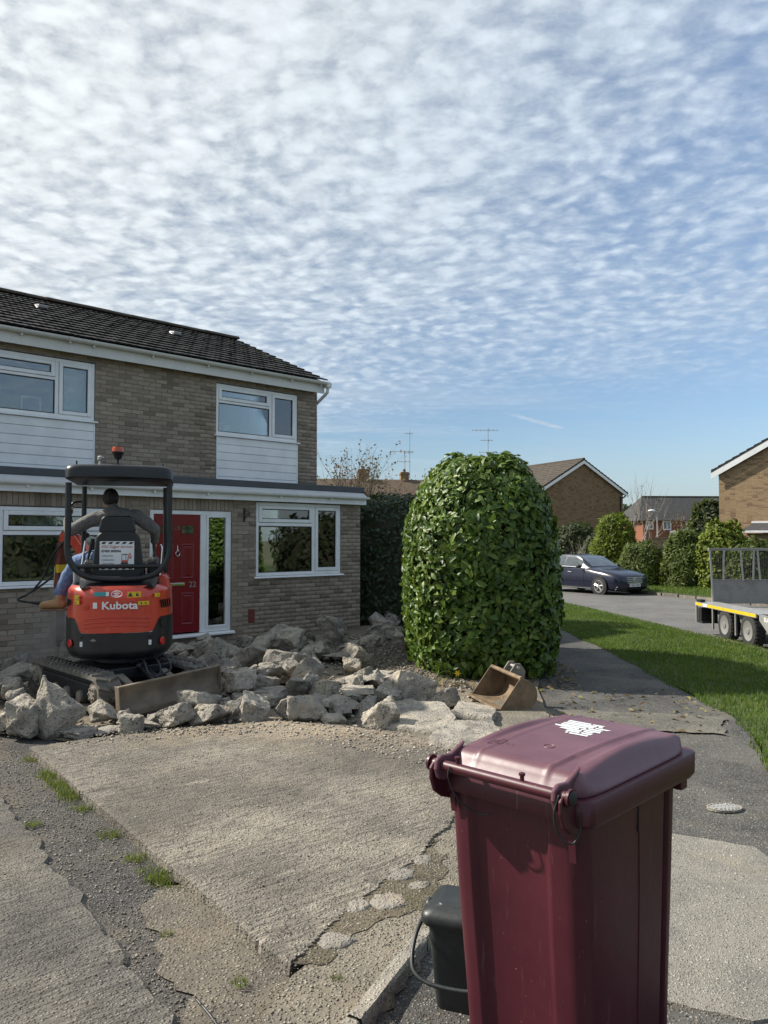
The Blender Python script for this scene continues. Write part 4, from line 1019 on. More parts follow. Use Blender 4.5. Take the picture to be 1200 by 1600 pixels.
# windows: frame > sash, pane, sill
def window(name, s0, s1, z0, z1, y, lights, sill=True, depth=0.07, extra=None):
    fr = MB(); t = 0.058; yf = y+0.018
    fr.box(s0+.003, s0+t, yf, yf+depth, z0, z1-.003); fr.box(s1-t, s1-.003, yf, yf+depth, z0, z1-.003)
    fr.box(s0+t, s1-t, yf, yf+depth, z1-t, z1-.003); fr.box(s0+t, s1-t, yf, yf+depth, z0, z0+t)
    if extra: extra(fr, yf, depth)
    w = fr.build(name, UPVC, house, bevel=0.006)
    for (a, b, c, d, sash) in lights:
        e = 0.0
        if sash:
            m2 = MB(); e = 0.062; ya = yf-0.016
            m2.box(a, a+e, ya, yf+0.055, c, d); m2.box(b-e, b, ya, yf+0.055, c, d); m2.box(a+e, b-e, ya, yf+0.055, d-e, d); m2.box(a+e, b-e, ya, yf+0.055, c, c+e)
            m2.build('sash', UPVC, w, bevel=0.009)
        m3 = MB(); g = 0.012
        for p in ((a+e, a+e+g, c+e, d-e), (b-e-g, b-e, c+e, d-e), (a+e+g, b-e-g, d-e-g, d-e), (a+e+g, b-e-g, c+e, c+e+g)): m3.box(p[0], p[1], yf+0.006, yf+0.03, p[2], p[3])
        m3.build('gasket', BLACKM, w)
        m4 = MB(); m4.box(a+e+g, b-e-g, yf+0.018, yf+0.024, c+e+g, d-e-g); m4.build('pane', GLASS, w)
    if sill:
        m5 = MB(); m5.prism([(y-0.05, z0-0.038), (y+0.09, z0-0.038), (y+0.09, z0-0.002), (y-0.015, z0-0.006), (y-0.05, z0-0.024)], s0-0.045, s1+0.045, 'x'); m5.build('sill', UPVC, w, bevel=0.003)
    return w
def bars(*bb):
    def f(mb, yf, depth):
        for a, b, c, d in bb: mb.box(a, b, yf+0.001, yf+depth-0.001, c, d)
    return f
# extension, right of the door
window('window', 0.50, 2.43, 1.02, 2.335, 0.0, [(0.562, 1.735, 1.975, 2.275, True), (0.562, 1.735, 1.082, 1.905, False), (1.815, 2.37, 1.08, 2.275, True)],
       extra=bars((1.74, 1.81, 1.078, 2.277), (0.558, 1.74, 1.91, 1.97)))
# extension, left window
window('window', -4.90, -1.84, 1.02, 2.14, 0.0, [(-3.66, -1.90, 1.80, 2.08, True), (-3.66, -1.90, 1.08, 1.73, False), (-4.84, -3.73, 1.08, 2.08, True)], extra=bars((-3.725, -3.665, 1.078, 2.082), (-3.665, -1.898, 1.735, 1.795)))
# first floor
window('window', 0.503, 2.41, 3.68, 4.66, YM, [(0.563, 1.715, 4.345, 4.60, True), (0.563, 1.715, 3.74, 4.29, False), (1.785, 2.35, 3.74, 4.60, True)], extra=bars((1.72, 1.78, 3.738, 4.602), (0.561, 1.72, 4.293, 4.342)))
window('window', -4.40, -1.836, 3.68, 4.66, YM, [(-3.9, -2.50, 4.345, 4.60, True), (-3.9, -2.50, 3.74, 4.29, False), (-2.43, -1.896, 3.74, 4.60, True), (-4.34, -3.97, 3.74, 4.60, True)], extra=bars((-2.495, -2.435, 3.738, 4.602), (-3.965, -3.905, 3.738, 4.602), (-3.905, -2.495, 4.293, 4.342)))
# shiplap boards under the first floor windows
for a, b in ((0.503, 2.41), (-4.40, -1.836)):
    mb = MB(); mb.box(a, b, YM+0.012, YM+0.05, 2.73, 3.638); c = mb.build('cladding', UPVC, house)
    mb = MB(); mb.box(a, a+0.02, YM-0.016, YM+0.011, 2.72, 3.64); mb.box(b-0.02, b, YM-0.016, YM+0.011, 2.72, 3.64); mb.build('edge_trim', UPVC, c)
    z = 2.72; k = 0
    while z < 3.60:
        h = min(0.155, 3.64-z); mb = MB()
        mb.prism([(YM+0.008, z+0.0015), (YM-0.010, z+0.0015), (YM-0.013, z+0.008), (YM-0.012, z+h-0.007), (YM-0.002, z+h-0.002), (YM+0.008, z+h-.0005)], a+0.022, b-0.022, 'x'); mb.build('board', UPVC, c); z += h
# rooms: curtains and things on the sills
def curtain(s0, s1, z0, z1, y, mat=CURTAIN, waves=9):
    mb = MB(); mb.grid(lambda u, v: (s0+(s1-s0)*u, y+0.025*math.sin(u*waves*2*PI)*(0.6+0.4*v)+0.01*math.sin(u*31), z0+(z1-z0)*v), 72, 6)
    return mb.build('curtain', mat, house, smooth=180)
curtain(-2.46, -1.80, 3.70, 4.66, YM+0.22, waves=6); curtain(-3.35, -1.9, 1.86, 2.12, 0.22, waves=14); curtain(2.15, 2.6, 1.05, 2.2, 0.3, waves=5)
mb = MB(); 
for q in ((-2.98, -2.66, 3.97, 4.0), (-2.98, -2.66, 3.72, 3.75), (-2.98, -2.95, 3.752, 3.968), (-2.69, -2.66, 3.752, 3.968)): mb.box(q[0], q[1], YM+0.16, YM+0.18, q[2], q[3])
mb.build('picture_frame', UPVC, house)
mb = MB(); mb.lathe([(0.045, 0), (0.055, 0.02), (0.055, 0.16), (0.05, 0.17)], 16, M=Matrix.Translation((0.82, YM+0.17, 3.72))); mb.lathe([(0.05, 0), (0.06, 0.05), (0.03, 0.15), (0.045, 0.2)], 14, M=Matrix.Translation((0.64, YM+0.17, 3.72))); mb.split('vase', UPVC, house, smooth=60)
mb = MB()
for x, h in ((-3.3, 0.34), (-2.98, 0.22), (-2.3, 0.14)): mb.box(x-.09, x+.09, 0.2, 0.26, 1.03, 1.03+h)
mb.split('sill_clutter', PALEBARK, house, bevel=0.01)

# front door with side light: frame > leaf, pane, sill
fr = MB(); yf = 0.02; t = 0.066
fr.box(-1.487, -1.487+t, yf, yf+.07, 0.125, 2.147); fr.box(-0.003-t, -0.003, yf, yf+.07, 0.125, 2.147); fr.box(-1.487+t, -0.003-t, yf, yf+.07, 2.147-t, 2.147)
fr.box(-0.585, -0.475, yf+.001, yf+.069, 0.125, 2.147-t); fr.box(-0.475, -0.003-t, yf+.001, yf+.069, 0.125, 0.19)
door = fr.build('door', UPVC, house, bevel=0.006)
mb = MB(); mb.prism([(-0.075, 0.072), (0.09, 0.072), (0.09, 0.122), (-0.04, 0.117), (-0.075, 0.098)], -1.54, 0.04, 'x'); mb.build('sill', UPVC, door, bevel=0.003)
mb = MB(); g = 0.04
for p in ((-0.475, -0.475+g, 0.19, 2.08), (-0.069-g, -0.069, 0.19, 2.08), (-0.475+g, -0.069-g, 2.08-g, 2.08), (-0.475+g, -0.069-g, 0.19, 0.19+g)): mb.box(p[0], p[1], yf-.012, yf+.05, p[2], p[3])
mb.build('side_light', UPVC, door, bevel=0.006)
mb = MB(); mb.box(-0.435, -0.109, yf+.018, yf+.024, 0.23, 2.04); mb.build('pane', GLASS, door)
lf = MB(); a, b, c, d = -1.417, -0.59, 0.15, 2.078; y0, y1 = yf+0.012, yf+0.058
panels = [(-1.30, -1.07, 1.02, 1.60), (-0.93, -0.70, 1.02, 1.60), (-1.30, -1.07, 0.27, 0.80), (-0.93, -0.70, 0.27, 0.80)]
lights = [(-1.30, -1.09, 1.765, 1.90), (-0.92, -0.71, 1.765, 1.90)]
lf.box(a, b, y0, y1, c, d)
leaf = lf.build('door_leaf', DOORRED, door, bevel=0.004)
for (p, q, r_, s_) in panels:
    mb = MB(); ring = [(0.0, 0.0), (0.018, -0.007), (0.04, 0.004), (0.06, -0.006)]
    v = []; f = []
    for i, (e, h) in enumerate(ring): v += [(p+e, y0+h-0.0005, r_+e), (q-e, y0+h-0.0005, r_+e), (q-e, y0+h-0.0005, s_-e), (p+e, y0+h-0.0005, s_-e)]
    for i in range(3): f += [(i*4+j, i*4+(j+1) % 4, (i+1)*4+(j+1) % 4, (i+1)*4+j) for j in range(4)]
    f.append((12, 13, 14, 15)); v = [(x, y-0.0025, z) for x, y, z in v]; mb.add(v, f); mb.build('door_panel', DOORRED, door)
for (p, q, r_, s_) in lights:
    mb = MB(); mb.box(p-.02, q+.02, y0-.008, y0-.0005, r_-.02, r_-.001); mb.box(p-.02, q+.02, y0-.008, y0-.0005, s_+.001, s_+.02); mb.box(p-.02, p-.001, y0-.008, y0-.0005, r_, s_); mb.box(q+.001, q+.02, y0-.008, y0-.0005, r_, s_); mb.build('light_bead', DOORRED, door)
    mb = MB(); mb.box(p, q, y0-.004, y0-.0008, r_, s_); mb.build('door_light', CARGLASS, door)
mb = MB(); mb.box(-1.17, -0.865, y0-.012, y0-.0006, 0.918, 0.965); mb.box(-1.15, -0.885, y0-.017, y0-.012, 0.927, 0.956); mb.build('letter_plate', CHROME, door, bevel=0.004)
mb = MB(); mb.tube([(-1.0+0.036*math.cos(i*PI/8), y0-0.02, 1.44+0.042*math.sin(i*PI/8)) for i in range(16)], 0.008, 6, closed=True); mb.ball((-1.0, y0-0.012, 1.49), 0.02, 10, 6); mb.tube([(-1.0, y0-.006, 1.56), (-1.0, y0-.014, 1.49)], 0.006, 6); mb.ball((-1.0, y0-.006, 1.575), 0.008, 8, 5); mb.build('door_knocker', CHROME, door, smooth=60)
mb = MB(); mb.box(-1.395, -1.365, y0-.01, y0-.0006, 1.0, 1.22); mb.tube([(-1.38, y0-.008, 1.10), (-1.38, y0-.05, 1.10), (-1.25, y0-.05, 1.10)], 0.009, 8); mb.build('door_handle', CHROME, door, smooth=50)
text('door_number', '22', 0.135, GREYPL, door, (-0.72, y0-0.003, 0.925), bold=0.001)
text('door_number', '26', 0.12, RUSTST, door, (-1.005, y0-0.003, 1.86))
mb = MB(); mb.box(0.235, 0.255, -0.02, 0.0, 1.98, 2.22); mb.tube(catmull([(0.245, -0.02, 2.15), (0.255, -0.09, 2.17), (0.29, -0.10, 2.12), (0.31, -0.07, 2.09), (0.30, -0.04, 2.11)], 5), 0.007, 6); mb.tube(catmull([(0.245, -0.02, 2.02), (0.25, -0.07, 2.07), (0.275, -0.06, 2.12)], 5), 0.006, 6); mb.build('lamp_bracket', BLACKM, house, smooth=50)
mb = MB(); mb.box(0.34, 0.475, -0.006, 0.012, 0.215, 0.455)
av = mb.build('air_vent', TERRA, house, bevel=0.004)
mb = MB()
for i in range(6): mb.box(0.352, 0.463, -0.0105, -0.006, 0.232+i*0.036, 0.244+i*0.036)
mb.build('vent_bar', TERRA, av)
# roll of felt left on the flat roof
mb = MB(); mb.tube([(0, 0, 0), (0.98, 0.02, 0)], 0.055, 14); mb.tube([(0.05, -0.03, 0.035), (0.95, -0.01, 0.035)], 0.03, 10)
o = mb.build('felt_roll', FELT, smooth=50); P = HM @ Vector((-1.02, 0.9, 2.725)); o.location = P; o.rotation_euler = (0, 0, HOUSE_RZ)
tag(o, 'dark roll of roofing felt left on the flat roof', 'felt roll')
# ------------------------------------------------------------------ foliage
def leaf_template(w=0.42, fold=0.10, curl=-0.12):
    v = np.array([(0, 0, 0), (0, .33, .0), (0, .68, curl*.35), (0, 1, curl), (-.5*w, .36, fold), (-.42*w, .70, fold*.8+curl*.3), (.5*w, .36, fold), (.42*w, .70, fold*.8+curl*.3)])
    f = np.array([(0, 6, 1), (6, 7, 2), (6, 2, 1), (7, 3, 2), (0, 1, 4), (4, 1, 2), (4, 2, 5), (5, 2, 3)])
    return v, f
LV, LF = leaf_template(0.48, 0.09, -0.16)
NV = np.array([(-.5, 0, 0), (.5, 0, 0), (.35, .6, .06), (-.35, .6, .06), (0, 1, -.05)]); NF = np.array([(0, 1, 2), (0, 2, 3), (3, 2, 4)])
def superpts(n, a, b, c, e, bulge=0.0, freq=2.0, seed=0.0, zmin=-1.0):
    """points and normals spread evenly over a lumpy superellipsoid"""
    d = RNG.normal(0, 1, (n*4, 3)); d /= np.linalg.norm(d, axis=1)[:, None]
    d = d[d[:, 2] > zmin]
    def rad(d): return (np.abs(d[:, 0]/a)**e+np.abs(d[:, 1]/b)**e+np.abs(d[:, 2]/c)**e)**(-1/e)
    r = rad(d); p = d*r[:, None]
    nr = np.sign(p)*np.abs(p)**(e-1)/np.array([a**e, b**e, c**e]); nr /= np.linalg.norm(nr, axis=1)[:, None]
    w = r*r/np.maximum(0.15, np.sum(d*nr, 1)); w /= w.sum()
    i = RNG.choice(len(d), n, p=w, replace=True); p, nr = p[i], nr[i]
    if bulge:
        q = np.array([noise.noise(Vector((x*freq+seed, y*freq, z*freq))) + 0.5*noise.noise(Vector((x*freq*2.3, y*freq*2.3+seed, z*freq*2.3))) for x, y, z in p])
        p = p*(1+bulge*q)[:, None]
    return p, nr
def place_leaves(p, nr, T, L, droop=0.25, spread=0.7, up=0.3):
    """orientation for leaves whose blade faces outwards; returns vertex array (n,k,3)"""
    n = len(p); t = RNG.normal(0, 1, (n, 3))
    ax = t-np.sum(t*nr, 1)[:, None]*nr; ax /= np.linalg.norm(ax, axis=1)[:, None]
    ax = ax + nr*RNG.uniform(0.1, 0.9, (n, 1))*spread + np.array([0, 0, -droop]) + np.array([0, 0, up])*RNG.uniform(-0.5, 1, (n, 1)); ax /= np.linalg.norm(ax, axis=1)[:, None]
    fn = nr + RNG.normal(0, 0.42, (n, 3)) + np.array([0, 0, 0.35]); fn -= np.sum(fn*ax, 1)[:, None]*ax; fn /= np.linalg.norm(fn, axis=1)[:, None]
    sd = np.cross(ax, fn); M = np.stack([sd, ax, fn], -1)
    V = np.einsum('nij,kj->nki', M, T)*L[:, None, None]+p[:, None, :]
    return V, M
def foliage(name, parent, mat, p, nr, T, TF, L, var, **kw):
    V, M = place_leaves(p, nr, T, L, **kw); k = len(T)
    F = (TF[None]+np.arange(len(p))[:, None, None]*k).reshape(-1, 3)
    o = bpy.data.objects.new(name, mesh_np(name, V.reshape(-1, 3), F, mat, np.repeat(var, k))); link(o, parent); tag(o, kind='stuff'); return o, M
def core(name, parent, mat, a, b, c, e, k=0.86, zc=0.0):
    mb = MB()
    def fn(u, v):
        th = u*2*PI; ph = PI*(0.02+v*0.96); d = (math.sin(ph)*math.cos(th), math.sin(ph)*math.sin(th), math.cos(ph))
        r = (abs(d[0]/a)**e+abs(d[1]/b)**e+abs(d[2]/c)**e)**(-1/e)*k
        r *= 1+0.05*noise.noise(Vector(d)*6)
        return (d[0]*r, d[1]*r, d[2]*r+zc)
    mb.grid(fn, 40, 24, closeu=True); return mb.build(name, mat, parent, smooth=180)

def laurel():
    H = 2.90; a, b, c, e = 1.03, 1.75, H*0.62, 2.8
    root = empty('laurel_hedge', (1.335, 11.0, -0.05)); zc_ = H-c
    tag(root, 'tall rounded glossy green laurel hedge beside the pavement', 'hedge')
    core('stems', root, LAURELW, a, b, c, e, 0.84, zc_)
    n = 44000; p, nr = superpts(n, a, b, c, e, 0.06, 2.0, 3.0)
    # narrower at the far end and towards the top
    w = 1-0.08*np.clip((p[:, 2]+zc_-1.2)/1.6, 0, 1)**2; p[:, 0] *= w; p[:, 2] += zc_
    gap = np.array([noise.noise(Vector((x*5.0, y*5.0, z*5.0))) for x, y, z in p])
    dep = RNG.random(n)**1.7+np.clip(gap-0.15, 0, 1)*1.6; p -= nr*(dep*0.15)[:, None]
    ok = p[:, 2] > 0.04; p, nr = p[ok], nr[ok]; n = len(p)
    L = 0.055+0.085*RNG.random(n)**1.3; var = np.clip(RNG.beta(2.2, 2.2, n)*0.98, 0, .99)
    # pale young growth at the crown
    var = np.clip(var+0.25*np.clip((p[:, 2]-2.2)/0.7, 0, 1)*RNG.random(n), 0, .99)
    front = np.where((nr[:, 1] < -0.3) & (p[:, 2] > 0.2))[0]; pick = RNG.choice(front, 300, replace=False); rest = np.setdiff1d(np.arange(n), pick)
    foliage('foliage', root, LAUREL, p[rest], nr[rest], LV, LF, L[rest], var[rest], droop=0.35, spread=0.8, up=0.55)
    me = mesh_np('leaf', LV, LF, LAUREL, np.zeros(len(LV)))
    pp = p[pick]+nr[pick]*0.035; V, M = place_leaves(pp, nr[pick], LV, L[pick], droop=0.35, spread=0.8, up=0.55)
    for q, m, l in zip(pp, M, L[pick]*1.15):
        o = bpy.data.objects.new('leaf', me); COL.objects.link(o); o.parent = root
        o.matrix_local = Matrix.Translation(q) @ Matrix(m.tolist()).to_4x4() @ Matrix.Scale(l, 4)
    mb = MB()
    for i in range(9):
        x, y = random.uniform(-.7, .7), random.uniform(-1.45, 0.6)
        mb.tube([(x, y, -0.05), (x+random.uniform(-.1, .1), y+random.uniform(-.1, .1), 0.35), (x*1.1+random.uniform(-.2, .2), y, 0.9)], [0.035, 0.028, 0.02], 6)
    mb.build('trunk', BARK, root, smooth=180)
laurel()

def leaf_litter():
    A = sample_poly([(0.6, 8.9), (1.3, 8.6), (2.2, 8.9), (2.5, 10), (2.45, 13), (2.2, 9.6), (1.3, 9.2), (0.5, 9.4)], 260); B = sample_poly([(1.5, 7.2), (3.2, 6.8), (3.4, 9), (2.3, 9), (1.8, 8.2)], 120)
    P = np.vstack([A, B]); n = len(P); p = np.column_stack([P, np.where(P[:, 0] > 1.2, -0.058, -0.02)]); p[:, 2] += RNG.uniform(0.003, 0.02, n)
    nr = RNG.normal(0, 0.25, (n, 3)); nr[:, 2] = 1; nr /= np.linalg.norm(nr, axis=1)[:, None]
    o, _ = foliage('leaf_litter', None, m_leaf('dead_leaf', [(0.05, 0.035, 0.02), (0.12, 0.08, 0.04), (0.20, 0.15, 0.07), (0.24, 0.22, 0.06)], 0.7, 0.1, 0.3), p, nr, LV, LF, RNG.uniform(0.03, 0.085, n), RNG.uniform(0, .99, n), droop=0.0, spread=0.0, up=0.0)
    tag(o, 'dead brown leaves scattered at the foot of the laurel and over the pavement', 'leaves')
leaf_litter()
def shrub(name, label, cat, loc, a, b, c, e, mat, n, L, needle=True, bulge=0.16, freq=1.6, group=None, zoff=0.0, coremat=None, droop=0.1, up=0.4, spread=0.9, k=0.84):
    root = empty(name, (loc[0], loc[1], loc[2])); tag(root, label, cat, group)
    core('stems', root, coremat or LAURELW, a, b, c, e, k, zoff)
    p, nr = superpts(n, a, b, c, e, bulge, freq, loc[0]); p[:, 2] += zoff
    p -= nr*(RNG.random(n)**1.6*0.18*min(a, c))[:, None]; ok = p[:, 2] > 0.0; p, nr = p[ok], nr[ok]
    var = np.clip(0.5+0.28*RNG.normal(0, 1, len(p)), 0, .99)
    T, TF = (NV*np.array([0.30, 1, 1]), NF) if needle else (LV, LF)
    foliage('foliage', root, mat, p, nr, T, TF, L*RNG.uniform(0.6, 1.3, len(p)), var, droop=droop, up=up, spread=spread)
    return root
# dark hedge in the shade behind the house corner
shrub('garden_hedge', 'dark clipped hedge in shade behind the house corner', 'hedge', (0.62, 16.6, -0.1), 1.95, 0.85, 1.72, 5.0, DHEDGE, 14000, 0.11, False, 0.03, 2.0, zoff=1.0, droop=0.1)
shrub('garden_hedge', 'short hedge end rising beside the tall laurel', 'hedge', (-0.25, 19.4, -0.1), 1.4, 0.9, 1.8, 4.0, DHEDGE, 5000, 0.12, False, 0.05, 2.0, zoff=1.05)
# shrubs across the road
sg = 'shrubs on the far side of the road'
def far(px, Y): return (px-600)/1200*Y
shrub('conifer', 'domed golden green conifer just above the parked car', 'shrub', (far(958, 35), 35, -0.30), 0.95, 1.0, 1.95, 2.2, CONIF, 9000, 0.20, True, 0.22, 1.4, sg, zoff=1.1, droop=-0.5, up=0.6)
shrub('conifer', 'olive green spreading shrub behind the bonnet of the parked car', 'shrub', (far(1000, 33), 33, -0.30), 1.05, 1.0, 1.40, 2.2, CONIF2, 9000, 0.18, True, 0.25, 1.5, sg, zoff=0.40)
shrub('conifer', 'wide dark green shrub left of the trailer cage', 'shrub', (far(1076, 31.5), 31.5, -0.28), 1.0, 1.0, 1.58, 2.3, CONIF2, 11000, 0.21, True, 0.2, 1.6, sg, zoff=0.62)
shrub('conifer', 'bright yellow green shrub in front of the pale brick gable', 'shrub', (far(1128, 30.5), 30.5, -0.28), 1.0, 0.9, 1.85, 2.3, CONIF, 9000, 0.18, False, 0.22, 1.7, sg, zoff=0.75)
shrub('conifer', 'low yellow green shrub behind the trailer cage', 'shrub', (far(1180, 29), 29, -0.25), 0.95, 0.9, 1.35, 2.4, CONIF2, 6000, 0.17, False, 0.22, 1.7, sg, zoff=0.5)
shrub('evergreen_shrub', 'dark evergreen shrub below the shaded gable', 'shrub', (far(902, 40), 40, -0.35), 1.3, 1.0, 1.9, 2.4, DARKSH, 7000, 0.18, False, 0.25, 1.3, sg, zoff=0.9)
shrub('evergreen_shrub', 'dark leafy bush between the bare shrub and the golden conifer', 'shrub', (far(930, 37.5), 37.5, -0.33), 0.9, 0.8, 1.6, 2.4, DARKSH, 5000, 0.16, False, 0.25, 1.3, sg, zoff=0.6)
shrub('evergreen_shrub', 'spiky dark palm like shrub against the pale gable corner', 'shrub', (far(1113, 46), 46, 0.4), 0.95, 0.9, 1.55, 2.0, DARKSH, 2600, 0.5, True, 0.3, 1.3, sg, zoff=1.9, k=0.5)
shrub('evergreen_shrub', 'hazy brown green bush in front of the dark slate roof', 'shrub', (far(1102, 48), 48, 0.0), 1.0, 1.0, 1.4, 2.2, CONIF2, 2400, 0.24, True, 0.35, 1.5, sg, zoff=1.7, k=0.6)
# beyond the frame to the right: what the house windows mirror
for i, (x, y, c) in enumerate(((17.5, 4.0, 2.4), (19.0, -3.0, 2.8), (17.5, 11.5, 2.2))):
    shrub('roadside_shrub', ['brown green shrub opposite, mirrored in the left window', 'tall dull shrub opposite, far off to the right', 'dull shrub opposite, beyond the trailer'][i], 'shrub', (x, y, -0.1), 3.2, 1.8, c, 2.6, DARKSH, 3000, 0.3, False, 0.3, 0.8, zoff=0.6)

# ------------------------------------------------------------------ bare trees
def branch(mb, p, d, L, r, depth, tips, up=0.15, spread=0.6, seg=4, shrink=0.72, kids=(2, 3)):
    pts = [p.copy()]; rs = [r]; q = p.copy(); dd = d.copy()
    for i in range(seg):
        dd = (dd+Vector((random.gauss(0, .13), random.gauss(0, .13), random.gauss(0, .10)+up*0.25))).normalized(); q = q+dd*(L/seg); pts.append(q.copy()); rs.append(r*(1-0.55*(i+1)/seg))
    mb.tube(pts, rs, 6 if depth > 1 else 4)
    if depth == 0:
        tips += pts[1:]; return
    for _ in range(random.randint(*kids)):
        i = random.randint(1, seg); ax = Vector((random.gauss(0, 1), random.gauss(0, 1), random.gauss(0, .6))).normalized()
        nd = (dd+ax*spread).normalized(); branch(mb, pts[i], nd, L*shrink*random.uniform(.8, 1.15), rs[i]*0.62, depth-1, tips, up, spread, seg, shrink, kids)
    branch(mb, pts[-1], dd, L*shrink, rs[-1], depth-1, tips, up, spread, seg, shrink, kids)
def bare_tree(name, label, loc, stems, L, r, depth, bark, buds=0, budsize=0.04, spread=0.6, up=0.2, cat='tree', lean=0.3):
    random.seed(int(abs(loc[0]*37+loc[1]*11))); root = empty(name, loc); tag(root, label, cat)
    mb = MB(); tips = []
    for s in range(stems):
        a = 2*PI*s/stems+0.5; d = Vector((math.cos(a)*lean, math.sin(a)*lean, 1)).normalized() if stems > 1 else Vector((0.05, 0, 1))
        branch(mb, Vector((0.05*math.cos(a)*(stems > 1), 0.05*math.sin(a)*(stems > 1), -0.1)), d, L, r, depth, tips, up, spread)
    mb.build('trunk', bark, root, smooth=180)
    if buds:
        P = np.array([tuple(random.choice(tips)) for _ in range(buds)]); n = len(P)
        P += RNG.normal(0, 0.02, P.shape); nr = RNG.normal(0, 1, (n, 3)); nr /= np.linalg.norm(nr, axis=1)[:, None]
        foliage('crown', root, BUD, np.repeat(P, 3, 0), np.vstack([nr, nr, nr]), NV*np.array([0.8, 1, 1]), NF, np.repeat(budsize*RNG.uniform(.6, 1.3, n), 3), RNG.uniform(0, .99, n*3), droop=-0.6)
    return root
bare_tree('magnolia_tree', 'bare budding magnolia tree behind the house corner', (-0.78, 20.0, -0.1), 6, 1.55, 0.085, 4, BARK, 1500, 0.042, 0.62, 0.3, lean=0.40)
bare_tree('birch_tree', 'tall bare pale tree beside the shaded gable', (far(991, 62), 62, -0.4), 2, 3.0, 0.11, 3, PALEBARK, 0, spread=0.5, up=0.5, lean=0.18)
bare_tree('birch_tree', 'slim bare tree left of the dark slate roof', (far(1006, 66), 66, -0.4), 1, 2.7, 0.08, 3, PALEBARK, 0, spread=0.45, up=0.6)
bare_tree('bare_shrub', 'small pale bare shrub behind the roof of the parked car', (far(907, 36), 36, -0.33), 4, 0.9, 0.035, 3, PALEBARK, 0, spread=0.6, up=0.3, cat='shrub', lean=0.25)
bare_tree('sapling', 'thin leafy sapling in front of the dark slate roof', (far(1076, 50), 50, -0.3), 2, 1.7, 0.03, 2, PALEBARK, 160, 0.13, 0.4, 0.5, lean=0.12)
random.seed(11)

# ------------------------------------------------------------------ houses further off
def gable_house(name, label, origin, ang, W, Lh, zb, ze, zr, wall, roofm, over=0.35, barge=0.22, parts=None):
    """gable end across local x (0..W), ridge along local y, eaves at ze, ridge at zr"""
    root = empty(name, origin, ang); tag(root, label, 'house')
    mb = MB(); mb.prism([(0, zb), (W, zb), (W, ze), (W/2, zr), (0, ze)], 0, Lh, 'y'); mb.build('wall', wall, root)
    t = (zr-ze)/(W/2); o = over
    mb = MB()
    for s in (0, 1):
        a = [(-o, ze-o*t+0.03), (W/2, zr+0.03), (W/2, zr+0.14), (-o, ze-o*t+0.14)]
        if s: a = [(W-x, z) for x, z in a][::-1]
        mb.prism(a, -0.18, Lh+0.18, 'y')
    rf = mb.build('roof', roofm, root)
    # stepped tile courses at the verge
    n = int(math.hypot(W/2+o, zr-ze+o*t)/0.33); mb = MB()
    for s in (0, 1):
        for i in range(n):
            u = i/n; x = -o+u*(W/2+o); z = ze-o*t+u*(zr-ze+o*t)+0.14; dx = (W/2+o)/n; dz = dx*t
            q = [(x, z+0.002), (x+dx*1.1, z+dz*1.1+0.002), (x, z+0.045)]
            if s: q = [(W-a, b) for a, b in q][::-1]
            mb.prism(q, -0.185, Lh+0.185, 'y')
    mb.build('tile_courses', roofm, rf)
    mb = MB(); mb.tube([(W/2, -0.2, zr+0.13), (W/2, Lh+0.2, zr+0.13)], 0.10, 8); mb.build('ridge', roofm, rf)
    mb = MB()
    for s in (0, 1):
        a = [(-o, ze-o*t+0.03-barge), (W/2, zr+0.03-barge), (W/2, zr+0.028), (-o, ze-o*t+0.028)]
        if s: a = [(W-x, z) for x, z in a][::-1]
        mb.prism(a, -0.205, -0.183, 'y')
    mb.build('barge_board', UPVC, root)
    return root
def frame_ang(dx, dy): return math.atan2(dy, dx)
# shaded gable, middle distance
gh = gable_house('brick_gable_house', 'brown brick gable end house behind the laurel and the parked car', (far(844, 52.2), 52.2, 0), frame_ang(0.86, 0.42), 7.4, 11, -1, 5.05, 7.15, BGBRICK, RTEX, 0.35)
mb = MB(); mb.tube(catmull([(7.62, 0.05, 4.90), (7.6, -0.02, 4.75), (7.2, -0.06, 4.55), (7.15, -0.06, 4.3), (7.15, -0.06, 0)], 5), 0.05, 8); mb.tube([(7.72, -0.1, 4.93), (7.72, 10, 4.93)], 0.06, 6); mb.build('downpipe', BLACKM, gh, smooth=60)
mb = MB(); mb.box(1.5, 3.0, -0.35, -0.02, 1.50, 1.62); mb.build('porch_edge', LEAD, gh)
# sunlit gable on the right
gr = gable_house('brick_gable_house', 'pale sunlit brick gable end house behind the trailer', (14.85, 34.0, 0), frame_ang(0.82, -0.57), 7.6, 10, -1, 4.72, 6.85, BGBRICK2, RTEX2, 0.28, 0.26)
mb = MB(); mb.prism([(-2.6, 1.98), (-0.01, 2.30), (-0.01, 2.36), (-2.6, 2.04)], 1.35, 9, 'x'); lt = mb.build('lean_to_roof', RTEX2, gr)
mb = MB(); mb.box(1.3, 9.05, -2.66, -2.60, 1.93, 2.02); mb.box(1.3, 9.05, -0.03, -0.005, 2.365, 2.44); mb.build('lean_to_trim', UPVC, lt)
mb = MB(); mb.box(1.5, 8.8, -2.4, -0.05, -1, 1.9); mb.build('lean_to_wall', BGBRICK2, gr)
